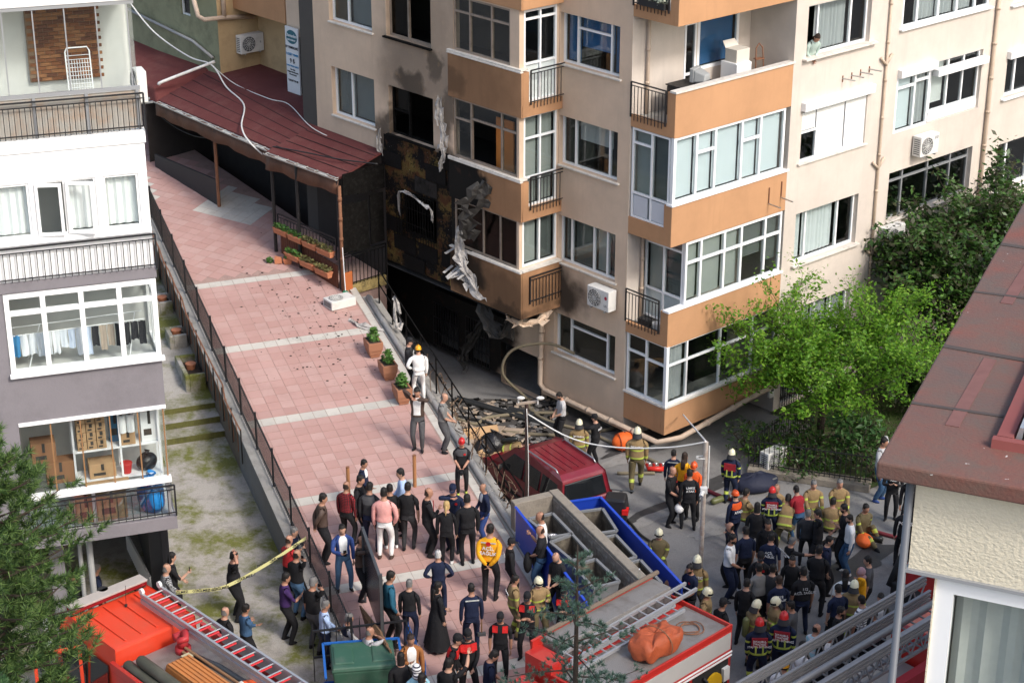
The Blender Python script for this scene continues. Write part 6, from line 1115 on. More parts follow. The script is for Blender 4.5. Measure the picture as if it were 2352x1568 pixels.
rag('charred sheet hanging before the basement grille', [bw(-.1, 7.2, 2.6), bw(-.2, 7.5, 2.0), bw(-.3, 7.9, 1.4), bw(-.4, 7.7, .8)], .5, MATS['membrane'], seed=12); rag('white cloth draped over the burnt window grille', [bw(-1.58, 9.2, 5.6), bw(-1.6, 9.15, 6.3), bw(-1.6, 8.4, 6.25), bw(-1.6, 7.75, 6.1), bw(-1.6, 7.7, 5.8)], .11, mw, seed=13)
R_ = random.Random(77)
for i in range(7):
    c = bw(-1.6 - R_.uniform(0, .25), 6.5 + R_.uniform(-.3, .5), 4.7 + R_.uniform(-.3, .4)); mb = MB(); mb.bar((-.28, 0, 0), (.28, 0, .12), .07, .02); o = mb.build('splintered_board', mw, None, loc=c); o.rotation_euler = (R_.uniform(-.4, .4), R_.uniform(-.3, .3), R_.uniform(0, 1.2)); tag(o, ['uppermost', 'second', 'third', 'fourth', 'fifth', 'sixth', 'lowest'][i] + ' splintered white board stuck under the burnt bay', 'board', 'splintered boards under the bay')
# --- poles and cables
p0 = onz(*T(1, 2, 1275, 300), ST + .9); t_ = thing('lamp_pole', 'thin dark pole with two floodlights beside the red van', 'pole', (p0.x, p0.y, ST)); ht = 3.9; d = ray(*T(1, 1, 1275, 1215)); ht = CAMZ + d.z * p0.y / d.y - ST; mb = MB(); mb.tube([(0, 0, 0), (0, 0, ht)], .04, 8); mb.build('shaft', mat('pole_dark', (.06, .035, .03), .7, .2), t_); mb = MB(); mb.bar((-.25, 0, ht), (.28, .06, ht + .05), .06, .05); mb.build('cross_arm', mat('plank_pale', (.36, .29, .23), .8), t_)
for x in (-.2, .27): mb = MB(); mb.tube([(x, 0, ht), (x, 0, ht + .14)], .02, 6); mb.ball((x + .06, -.04, ht + .18), .10, .05, .045, 10, 6); mb.build('floodlight', MATS['plastic_white'], t_)
pt_ = V((p0.x, p0.y, ST + ht)); r0 = onz(*T(2, 2, 120, 830), ST); r0 = V((r0.x, r0.y, ST)); d = ray(*T(2, 1, 155, 1475)); rh_ = CAMZ + d.z * r0.y / d.y - ST
t_ = thing('rusty_pole', 'rusty white steel pole with a small camera in the street', 'pole', r0); mb = MB(); mb.tube([(0, 0, 0), (0, 0, rh_)], .055, 10); mb.build('shaft', mat('pole_rusty', (.48, .42, .36), .8, .2, 4, dirt=(.24, .09, .04), dscale=3, damt=.9), t_); mb = MB(); mb.box(-.1, .06, -.2, -.06, rh_ - 1.25, rh_ - 1.12); mb.tube([(-.02, -.12, rh_ - 1.18), (-.1, -.3, rh_ - 1.26)], .05, 8); mb.build('camera_head', MATS['plastic_white'], t_); coil(t_, 'cable_loop', (-.1, 0, rh_ - .4), .09, MATS['wire_white'], .006); mb = MB(); mb.tube([(.08, 0, rh_ - .1), (.09, 0, rh_ - 1.2)], .016, 6); mb.build('cable', MATS['wire_white'], t_)
rt2 = r0 + V((0, 0, rh_)); m1 = pt_.lerp(rt2, .5) - V((0, 0, .65)); line('power_cable', 'white cable sagging between the dark pole and the rusty pole', 'cable', [pt_ - V((0, 0, .25)), pt_.lerp(rt2, .25) - V((0, 0, .65)), m1, pt_.lerp(rt2, .8) - V((0, 0, .35)), rt2], .018, MATS['wire_white']); line('power_cable', 'white cable running down the dark pole', 'cable', [pt_ - V((0, .05, .1)), V((p0.x + .05, p0.y - .06, ST + ht * .5)), V((p0.x + .03, p0.y - .08, ST + .2))], .010, MATS['wire_white']); line('power_cable', 'cable pair from the rusty pole to the building corner', 'cable', [rt2, rt2.lerp(bw(.5, -.2, 1.9), .5), bw(.5, -.2, 1.9)], .02, MATS['wire_white'])
def roofp(x, y, z=7.1): return onz(*T(0, 0, x, y), z)
line('roof_cable', 'thick white cable crossing the red roof', 'cable', [roofp(880, 0, 9.2), roofp(1060, 220, 8.4), roofp(1300, 390, 7.95), roofp(1460, 450, 7.9), roofp(1560, 600, 7.35), roofp(1680, 720, 7.2), roofp(1665, 870, 7.05), roofp(1720, 980, 6.85), roofp(1870, 1115, 6.3)], .025, MATS['wire_white']); line('roof_cable', 'thin grey cable winding from roof step to sign', 'cable', [roofp(1460, 450, 7.9), roofp(1620, 580, 7.4), roofp(1850, 680, 7.38), roofp(1990, 720, 7.35), roofp(2150, 880, 7.25), roofp(2352, 980, 7.1)], .014, MATS['wire_white']); line('roof_cable', 'black cable along the roof beside the burnt wall', 'cable', [roofp(1880, 1010, 6.9), roofp(2100, 1050, 7.0), roofp(2352, 1100, 7.06), onz(*T(1, 0, 250, 1130), 7.1)], .02, MATS['wire_black']); line('roof_cable', 'black cable looping below the awning edge', 'cable', [roofp(1075, 660, 6.8), roofp(1090, 780, 6.3), roofp(1250, 900, 5.9), roofp(1420, 950, 6.0), roofp(1630, 910, 6.4)], .02, MATS['wire_black']); line('roof_pipe', 'white plastic pipe lying across the red roof', 'pipe', [roofp(1100, 580, 7.35), roofp(1130, 560, 7.45), roofp(1480, 425, 8.0)], .05, MATS['plastic_white'])
# --- hoses
hz = ST + .05; HS = [('hose_tan', .05, [(620, 1240), (900, 1350), (1000, 1310), (1240, 1280), (1500, 1275), (1560, 1280)], 'tan fire hose running from the railing to the entrance'), ('hose_tan', .05, [(1290, 1180), (1300, 1250), (1400, 1320), (1560, 1370), (1750, 1400), (1880, 1380)], 'tan fire hose curving under the grey shirt man'), ('rubber', .045, [(800, 1300), (1000, 1340), (1150, 1430), (1280, 1510), (1400, 1560)], 'black hose lying across the rubble'), ('hose_tan', .05, [(860, 1380), (1060, 1400), (1300, 1420), (1500, 1430)], 'tan fire hose between car and rubble'), ('hose_tan', .045, [(1900, 1690), (2050, 1690), (2160, 1690)], 'short tan hose leading to the red distributor'), ('rubber', .03, [(1920, 1950), (2000, 2040), (2060, 2110), (2130, 2160)], 'thin black cable on asphalt beside the blue screen'), ('hose_tan', .05, [(1700, 1400), (1900, 1500), (2050, 1560), (2180, 1620)], 'tan fire hose beside the orange bag')]
for m_, r, pts, lab in HS: line('fire_hose', lab, 'hose', gp((1, 1), pts, hz), r, MATS[m_])
line('fire_hose', 'dark red hose by the firefighters on the ground', 'hose', gp((2, 2), [(160, 235), (250, 275), (420, 330)], hz), .05, mat('hose_red', (.2, .03, .04), .7)); line('fire_hose', 'dark red hose in front of the police officer', 'hose', gp((2, 2), [(1300, 515), (1400, 545), (1500, 570)], hz), .05, MATS['hose_red'])
o_ = bw(-.2, 3.9, 2.6); line('fire_hose', 'tan fire hose arching out of the lower window', 'hose', [bw(.1, 3.6, 2.55), bw(-.3, 4.3, 2.75), bw(-.8, 5.2, 2.4), bw(-.9, 5.5, 1.6), onz(*T(1, 1, 1280, 1180), ST + .05), onz(*T(1, 1, 1330, 1280), ST + .05)], .042, MATS['hose_tan'])
# red distributor, orange bag, stretcher, bottles
p_ = onz(*T(1, 2, 2165, 120), ST); t_ = thing('hose_distributor', 'red hose distributor valve on the asphalt', 'valve', p_); mb = MB(); mb.tube([(-.22, 0, .12), (.22, 0, .12)], .07, 10)
for x in (-.18, 0, .18): mb.tube([(x, 0, .12), (x - .05, .18, .16)], .05, 8); 
mb.build('manifold', mat('valve_bright', (.6, .03, .02), .35), t_, smooth=True)
for x in (-.18, 0, .18): mb = MB(); mb.cyl((x, 0, .18), .015, .1, 6); mb.torus((x, 0, .3), .05, .01, 12, 5); mb.build('hand_wheel', chrome, t_)
p_ = onz(*T(1, 1, 1945, 1530), ST); ob_ = mat('bag_orange', (.75, .13, .02), .6, .15, 6, bump=.6, bscale=20); t_ = thing('rescue_bag', 'bright orange rescue bag on the ground by the wall', 'bag', p_, .4); mb = MB(); mb.ball((0, 0, .26), .36, .26, .27, 14, 9); R_ = random.Random(3); mb.v = [(x * R_.uniform(.92, 1.08), y * R_.uniform(.92, 1.08), max(0, z)) for x, y, z in mb.v]; mb.build('pouch', ob_, t_, smooth=True, sub=1); mb = MB()
for x in (-.18, .02, .2): mb.tube([(x, -.27, .1), (x, -.2, .4), (x, 0, .535), (x, .2, .4)], .014, 5)
mb.build('strap', flat('strap_dark', (.2, .03, .01)), t_)
# rubble in front of the club entrance: boards, cardboard, bags
R_ = random.Random(15); shp_ = []
for nm, c in (('pale', (.42, .33, .25)), ('brownish', (.25, .17, .11)), ('grey', (.22, .21, .2))): q_ = MB(); q_.box(-.32, .32, -.11, .11, 0, .025); shp_.append((nm, q_.mesh('rubble_board', mat('rubble_' + nm, c, .9, .25, 5, dirt=(.05, .045, .04), dscale=5))))
rub = [(900, 1380), (980, 1400), (1040, 1440), (960, 1440), (1080, 1395), (880, 1420), (1010, 1470), (930, 1480), (1120, 1420), (840, 1370), (1180, 1400), (820, 1430)]
pos_ = ['nearest the railing foot', 'beside the tan hose', 'under the black hose', 'next to the cardboard', 'by the bent firefighter', 'below the burnt fence', 'over the ash edge', 'at the black bags', 'nearest the dark pole', 'touching the vines', 'behind the car bonnet', 'lowest beside the kerb']
for i, (x, y) in enumerate(rub):
    p = onz(*T(1, 1, x, y), ST + .03 + R_.uniform(0, .2)); nm, me = R_.choice(shp_); o = put('rubble_board', me, None, p); o.rotation_euler = (R_.uniform(-.25, .25), R_.uniform(-.25, .25), R_.uniform(0, 3)); tag(o, '%s broken board in the rubble %s' % (nm, pos_[i]), 'board', 'broken boards in the rubble')
R_ = random.Random(16); mb = MB()
for i in range(420):
    x, y = R_.uniform(760, 1500), R_.uniform(1180, 1500); p = onz(*T(1, 1, x, y), ST + .012); s = R_.uniform(.015, .06); mb.hexa([p + V((R_.uniform(-s, s), R_.uniform(-s, s), 0)) + V((dx * s, dy * s, zz * s * .6)) for zz in (0, 1) for dx, dy in ((-1, -1), (1, -1), (1, 1), (-1, 1))], R_.randrange(3))
o = mb.build('rubble', [MATS['rubble_pale'], MATS['charred'], MATS['rubble_grey']]); o['kind'] = 'stuff'; o['label'] = 'small loose rubble and ash before the entrance'
mb = MB(); R_ = random.Random(17)
for i in range(300):
    n_, s_ = R_.gauss(1.0, 1.0), R_.gauss(11.0, 1.9)
    if abs(n_) > 2.1: continue
    p = terp(n_, s_, .012); s = R_.choice((.005, .007, .01, .014, .024)); mb.hexa([p + V((dx * s * R_.uniform(.6, 1.5), dy * s, zz * s * .4)) for zz in (0, 1) for dx, dy in ((-1, -1), (1, -1), (1, 1), (-1, 1))], R_.randrange(2))
o = mb.build('soot_flakes', [MATS['charred'], MATS['membrane']]); o['kind'] = 'stuff'; o['label'] = 'burnt flakes scattered on the terrace'
sack('rubbish_bag', 'large black rubbish bag heaped beside the red van bonnet', onz(*T(1, 1, 1040, 1560), ST), .42, .36, .34, MATS['bag_black'], 31); sack('rubbish_bag', 'second black rubbish bag against the sooty railing', onz(*T(1, 1, 975, 1590), ST), .34, .34, .3, MATS['bag_black'], 32)
for i, (x, y, a) in enumerate(((990, 1490, .3), (1080, 1620, .9), (880, 1500, 1.4))): p = onz(*T(1, 1, x, y), ST + .1); t_ = thing('cardboard_sheet', ['flattened cardboard sheet above the black bags', 'cardboard sheet leaning at the van bonnet', 'cardboard sheet under the vines'][i], 'cardboard', p, a); mb = MB(); mb.hexa([(-.5, -.3, 0), (.5, -.3, 0), (.5, .3, .12), (-.5, .3, .12), (-.5, -.3, .015), (.5, -.3, .015), (.5, .3, .135), (-.5, .3, .135)]); mb.build('sheet', MATS['cardboard'], t_); mb = MB(); mb.hexa([(-.5, .3, .12), (.5, .3, .12), (.48, .45, .3), (-.48, .45, .3), (-.5, .3, .135), (.5, .3, .135), (.48, .45, .315), (-.48, .45, .315)]); mb.build('flap', MATS['cardboard'], t_)
for i, (x0, y0, x1, y1) in enumerate(((790, 1175, 1500, 1380), (1150, 1250, 1320, 1290))): a, b = onz(*T(1, 1, x0, y0), ST + .06), onz(*T(1, 1, x1, y1), ST + .06); t_ = thing('steel_gutter', ['long dark steel channel lying before the entrance', 'short twisted steel tray beside the dark pole'][i], 'channel', a); mb = MB(); mb.bar(V(), b - a, .12, .02); mb.build('base', MATS['dark_steel'], t_); n_ = (b - a).cross(V((0, 0, 1))).normalized() * .06; mb = MB(); mb.bar(n_ + V((0, 0, .03)), b - a + n_ + V((0, 0, .03)), .015, .08); mb.bar(-n_ + V((0, 0, .03)), b - a - n_ + V((0, 0, .03)), .015, .08); mb.build('flange', MATS['dark_steel'], t_)
# air tanks and kit by the resting crew
for i, (x, y, m_) in enumerate(((260, 300, 'tank_green'), (470, 215, 'tank_green'), (1300, 560, 'tank_dark'), (1000, 470, 'tank_dark'))):
    p = onz(*T(2, 2, x, y), ST + .1); mat('tank_green', (.12, .13, .05), .4); mat('tank_dark', (.02, .022, .02), .3); t_ = thing('air_tank', ['olive air tank lying by the rusty pole', 'olive air tank beside the navy covers', 'black air tank lying with the face mask', 'black air tank standing behind the phoning man'][i], 'air tank', p, .6 + i); mb = MB(); mb.tube([(-.3, 0, 0), (-.24, 0, 0), (.22, 0, 0), (.3, 0, 0)], [.05, .085, .085, .03], 12); mb.build('cylinder', MATS[m_], t_, smooth=True); mb = MB(); mb.tube([(.3, 0, 0), (.36, 0, 0)], .022, 8); mb.build('valve', chrome, t_)
p_ = onz(*T(2, 2, 500, 230), ST); t_ = thing('folded_cover', 'heap of dark navy covers beside the resting firefighters', 'cover', p_, .3); mb = MB(); mb.ball((0, 0, .2), .65, .42, .3, 16, 8); R_ = random.Random(5); mb.v = [(x * R_.uniform(.85, 1.15), y * R_.uniform(.85, 1.15), max(0, z * R_.uniform(.7, 1.1))) for x, y, z in mb.v]; mb.build('cloth', cm_navy := mat('cover_navy', (.012, .015, .035), .7, .2, bump=.7, bscale=9), t_, smooth=True, sub=1); mb = MB(); mb.bar((-.5, -.3, .1), (.5, -.2, .35), .03, .03); mb.build('strap', chrome, t_)
for i, (x, y) in enumerate(((1040, 640), (1250, 615))): p = onz(*T(2, 2, x, y), ST); sack('kit_bag', ['dark kit bag at the black leather jacket', 'open kit bag with orange pouch on the ground'][i], p, .3, .22, .15, [MATS['bag_black'], ob_][i], 50 + i, False)
# police tape
a, b, c = onz(*T(0, 2, 1190, 945), 2.0), onz(*T(0, 2, 1560, 900), 2.05), onz(*T(0, 2, 2110, 568), 2.6); pts = smooth([a, a.lerp(b, .5) - V((0, 0, .03)), b, b.lerp(c, .5) - V((0, 0, .06)), c], 8); o_ = pts[0].copy(); mb = MB(); h = []
for p in pts: h += [p - o_ - V((0, 0, .045)), p - o_ + V((0, 0, .045))]
mb.add(h, [(2 * i, 2 * i + 2, 2 * i + 3, 2 * i + 1) for i in range(len(pts) - 1)]); tp_ = thing('police_tape', 'yellow police tape stretched across the mossy driveway', 'tape', o_); mb.build('ribbon', mat('tape_yellow', (.62, .60, .28), .6, .05), tp_)
for f_ in (.08, .25, .45, .62, .8, .93):
    i = int(f_ * (len(pts) - 1)); d = (pts[min(i + 1, len(pts) - 1)] - pts[i]).normalized(); text('POLİS GİRİLMEZ //' if i % 2 else '// GİRİLMEZ', .085, ink, tp_, pts[i] - o_ + d.cross(V((0, 0, 1))) * .006, d, V((0, 0, 1)))
# corner balcony furniture on the open floor
zf = 9.86; t_ = thing('black_cabinet', 'old black leather cabinet on the open balcony', 'cabinet', bw(.75, .35, zf), BROT); mb = MB(); mb.box(0, 1.15, 0, .7, 0, .78); mb.build('carcass', mat('cab_black', (.02, .018, .017), .55, .3, 5, dirt=(.12, .10, .09), dscale=5), t_, bevel=.04); mb = MB(); mb.box(-.02, 1.17, -.02, .72, .785, .82); mb.build('top', MATS['cab_black'], t_, bevel=.01)
t_ = thing('old_monitor', 'grey tube monitor on top of the black cabinet', 'monitor', bw(1.35, .55, zf + .82), BROT + .25); mb = MB(); gm_ = mat('monitor_grey', (.30, .31, .31), .5, .05); mb.hexa([(-.2, .0, .05), (.2, 0, .05), (.2, .12, .05), (-.2, .12, .05), (-.2, 0, .4), (.2, 0, .4), (.2, .12, .42), (-.2, .12, .42)]); mb.build('front', gm_, t_, bevel=.02); mb = MB(); mb.hexa([(-.16, -.3, .1), (.16, -.3, .1), (.2, .0, .06), (-.2, .0, .06), (-.12, -.3, .28), (.12, -.3, .28), (.19, .0, .38), (-.19, .0, .38)]); mb.build('tube_housing', gm_, t_, bevel=.03); mb = MB(); mb.cyl((0, -.1, 0), .12, .06, 12); mb.build('stand', gm_, t_)
t_ = thing('fridge', 'small white fridge on the open balcony', 'fridge', bw(3.0, .7, zf), BROT); mb = MB(); mb.box(0, .55, 0, .55, 0, 1.0); mb.build('cabinet', MATS['pvc'], t_, bevel=.02); mb = MB(); mb.box(-.01, .56, -.03, -.002, .02, .98); mb.build('door', MATS['pvc'], t_, bevel=.01)
t_ = thing('cardboard_box', 'white printed cardboard box on top of the fridge', 'box', bw(3.05, .75, zf + 1.0), BROT); mb = MB(); mb.box(0, .5, 0, .4, 0, .34); mb.build('carton', mat('box_pale', (.6, .56, .5), .8, .08), t_); mb = MB(); mb.hexa([(0, .4, .34), (.5, .4, .34), (.48, .52, .5), (.02, .52, .5), (0, .41, .34), (.5, .41, .34), (.48, .53, .5), (.02, .53, .5)]); mb.build('flap', MATS['box_pale'], t_)
t_ = thing('step_ladder', 'small rusty step ladder leaning in the balcony corner', 'ladder', bw(3.95, .85, zf), BROT - .3); mb = MB()
for x in (0, .3): mb.tube([(x, 0, 0), (x + (.05 if x == 0 else -.05), .12, 1.2)], .02, 6)
mb.tube([(.05, .12, 1.2), (.15, .14, 1.32), (.25, .12, 1.2)], .02, 6); mb.build('frame', MATS['rust'], t_)
for i in range(3): mb = MB(); mb.box(.02, .28, -.04 + .04 * i, .1 + .04 * i, .3 + i * .3, .33 + i * .3); mb.build('step', MATS['rust'], t_)
# wall brackets, number plate, meter box, plant on the top balcony
for i in range(4): t_ = thing('wall_bracket', ['first', 'second', 'third', 'fourth'][i] + ' steel bracket from the corner balcony on the bright wall', 'bracket', bw(6.55 + i * .38, -.01, 9.98 + .02 * i), BROT, 'empty steel brackets on the bright wall'); mb = MB(); mb.bar((0, 0, 0), (0, -.42, .02), .035, .03); mb.build('arm', MATS['steel'], t_); mb = MB(); mb.bar((0, 0, -.1), (0, 0, .08), .03, .02); mb.build('wall_plate', MATS['rust'], t_)
for i in range(2): t_ = thing('wall_bracket', ['steel bracket on the orange band nearer its corner', 'steel bracket on the orange band farther from corner'][i], 'bracket', bw(3.75 + i * .5, -.01, 7.05 + .06 * i), BROT); mb = MB(); mb.bar((0, 0, 0), (0, -.42, -.02), .035, .03); mb.build('arm', MATS['steel'], t_); mb = MB(); mb.bar((0, -.01, 0), (0, -.01, .45), .03, .02); mb.build('wall_plate', MATS['rust'], t_)
t_ = thing('house_number', 'small red house number plate by the basement windows', 'sign', bw(3.85, -.02, 1.42), BROT); mb = MB(); mb.box(0, .16, -.012, 0, 0, .17); mb.build('plate', flat('number_red', (.45, .02, .025)), t_); text('36', .11, wht, t_, (.08, -.016, .085), (1, 0, 0), (0, 0, 1))
t_ = thing('meter_box', 'white gas meter box on the wall by the basement windows', 'meter', bw(4.15, -.02, 1.2), BROT); mb = MB(); mb.box(0, .2, -.1, 0, 0, .38); mb.build('case', MATS['plastic_white'], t_, bevel=.03); mb = MB(); mb.box(.04, .16, -.106, -.1, .2, .3); mb.build('window', MATS['dark_steel'], t_)
t_ = thing('balcony_plant', 'pale succulent plants on the topmost balcony railing', 'plant', bw(-.02, .9, 12.9), BROT); leaves('foliage', [(0, -.3, .1, .12, .25, .12), (0, .1, .12, .12, .3, .14)], 300, .05, mat('leaf_pale', (.34, .36, .27), .6, .3, 9), t_, 61); mb = MB(); mb.box(-.1, .1, -.5, .4, -.1, .06); mb.build('trough', MATS['rubber'], t_)
t_ = thing('junk_pile', 'heap of dishes and boxes on the low corner balcony', 'household items', bw(.35, .7, 4.15), BROT); mb = MB(); mb.cyl((0, 0, 0), .12, .16, 12, r2=.15); mb.build('bucket', MATS['plastic_white'], t_); mb = MB(); mb.box(-.2, -.02, .2, .55, 0, .2); mb.build('crate', MATS['rubber'], t_); mb = MB(); mb.cyl((.1, .4, 0), .13, .03, 14, axis=(.3, .2, 1)); mb.build('plate', MATS['plastic_white'], t_)
# garden fence with low wall
f0, f1, f2 = onz(*T(2, 1, 560, 1740), ST), onz(*T(2, 2, 450, 120), ST), onz(*T(2, 2, 1290, 240), ST); t_ = thing('garden_fence', 'low black iron fence around the dark garden', 'fence', f1); mb = MB()
for a, b in ((bw(4.6, -1.35, ST), f1), (f1, f2)):
    a = V((a.x, a.y, ST)); b = V((b.x, b.y, ST))
    for z in (.3, .95): mb.bar(a - f1 + V((0, 0, z)), b - f1 + V((0, 0, z)), .03, .025)
mb.build('rail', MATS['black_metal'], t_); bm = MB(); bm.tube([(0, 0, .0), (0, 0, 1.0), (0, 0, 1.08)], [.01, .01, .002], 4); me = bm.mesh('spike_bar', MATS['black_metal'])
for a, b in ((bw(4.6, -1.35, ST), f1), (f1, f2)):
    a = V((a.x, a.y, ST)); b = V((b.x, b.y, ST)); k = int((b - a).length / .13)
    for i in range(k): put('spike_bar', me, t_, a.lerp(b, i / k) - f1)
mb = MB(); a, b = V((f1.x, f1.y, ST)), V((f2.x, f2.y, ST)); d = (b - a).normalized(); n_ = V((-d.y, d.x, 0)) * .3; mb.hexa([-n_ * .6, b - a - n_ * .6, b - a + n_, n_, -n_ * .6 + V((0, 0, .2)), b - a - n_ * .6 + V((0, 0, .2)), b - a + n_ + V((0, 0, .2)), n_ + V((0, 0, .2))]); mb.build('low_wall', rawc, t_, bevel=.02)
# ---------------------------------------------------------------- people: one continuous body each, posed joint by joint
PAL = dict(black=(.014, .014, .016), char=(.035, .035, .038), navy=(.012, .018, .045), blue=(.03, .06, .2), denim=(.045, .10, .19), jeans=(.07, .14, .24), ltblue=(.38, .50, .74), sky=(.30, .55, .66), white=(.76, .76, .75), offw=(.6, .58, .52),
           pink=(.74, .36, .33), red=(.42, .025, .03), crimson=(.30, .02, .03), plaid=(.22, .015, .02), brown=(.075, .05, .04), tan=(.32, .13, .045), grey=(.19, .19, .185), dgrey=(.08, .08, .085), lgrey=(.42, .42, .43), khaki=(.27, .185, .09), khakid=(.13, .105, .055), olive=(.06, .055, .035),
           purple=(.045, .02, .09), yellow=(.78, .36, .015), orange=(.72, .10, .02), hivis=(.44, .52, .09), mint=(.42, .52, .47), teal=(.02, .10, .16), cream=(.72, .68, .48), vred=(.55, .02, .02), mauve=(.35, .22, .24), stripe=(.55, .55, .56), silver=(.55, .57, .55))
HAIR = dict(k=(.010, .008, .007), b=(.030, .016, .010), g=(.16, .155, .15), w=(.5, .49, .47), y=(.50, .34, .14))
SKIN = [(.42, .22, .15), (.36, .185, .12), (.46, .26, .18), (.33, .17, .11)]
def cm(n, rough=.85): return MATS.get('cloth_' + n) or mat('cloth_' + n, PAL[n], rough, .25, 6, bump=1.0, bscale=13, spec=.25)
def hm(n): return mat('hair_' + n, HAIR[n], .55, .35, 30, bump=.6, bscale=120)
skm = [mat('skin_%d' % i, c, .55, .08, 9) for i, c in enumerate(SKIN)]; eyem = flat('eye_dark', (.02, .015, .012)); lipm = flat('lips', (.26, .09, .075))
plm = None
def plaidmat(n, base, line, sc_=16):
    m, t, bs = nodes(n); co = coords(t); bs.inputs['Roughness'].default_value = .9; c = base
    for ax in ('X', 'Z'):
        w_ = N(t, 'TexWave', bands_direction=ax); w_.inputs['Scale'].default_value = sc_ * .5; t.links.new(co, w_.inputs[0]); c = mix(t, ramp(t, w_.outputs[1], .55, .75), c, line)
    t.links.new(c, bs.inputs['Base Color']); return m
MATS['cloth_plaid'] = plaidmat('plaid_red', (.30, .012, .02), (.03, .008, .01)); MATS['cloth_stripe'] = plaidmat('check_grey', (.42, .43, .44), (.05, .05, .055), 22)
def bandmat(n, base, line, sc_): 
    m, t, bs = nodes(n); co = coords(t); bs.inputs['Roughness'].default_value = .9; w_ = N(t, 'TexWave', bands_direction='Z'); w_.inputs['Scale'].default_value = sc_; t.links.new(co, w_.inputs[0]); t.links.new(mix(t, ramp(t, w_.outputs[1], .6, .7), base, line), bs.inputs['Base Color']); return m
MATS['cloth_sailor'] = bandmat('sailor', (.72, .72, .72), (.03, .03, .05), 5); MATS['cloth_aqua'] = bandmat('aqua', (.36, .62, .70), (.62, .66, .70), 2.2)
ARM = dict(d=(.135, .03, .47), f=(.03, .15, .55), p=(.085, .05, .885), ph=(.05, .2, .68), x=(-.06, .135, .665), b=(.02, -.1, .53), h=(.125, .03, .585), u=(.14, .22, 1.0), hd=(.06, .03, .995), mo=(.015, .12, .855), k=(.12, .05, .50), s=(.13, .36, .70), w=(.05, .14, .70), lo=(.1, .25, .3), kn=(.08, .3, .33), gd=(.2, -.12, .06))
def ik(a, b, l1, l2, pole):
    d = b - a; L = min(d.length, (l1 + l2) * .995); d = d.normalized(); b = a + d * L; x = (l1 * l1 - l2 * l2 + L * L) / (2 * L); h = math.sqrt(max(0, l1 * l1 - x * x)); p = V(pole); p = (p - d * p.dot(d)).normalized(); return a + d * x + p * h, b
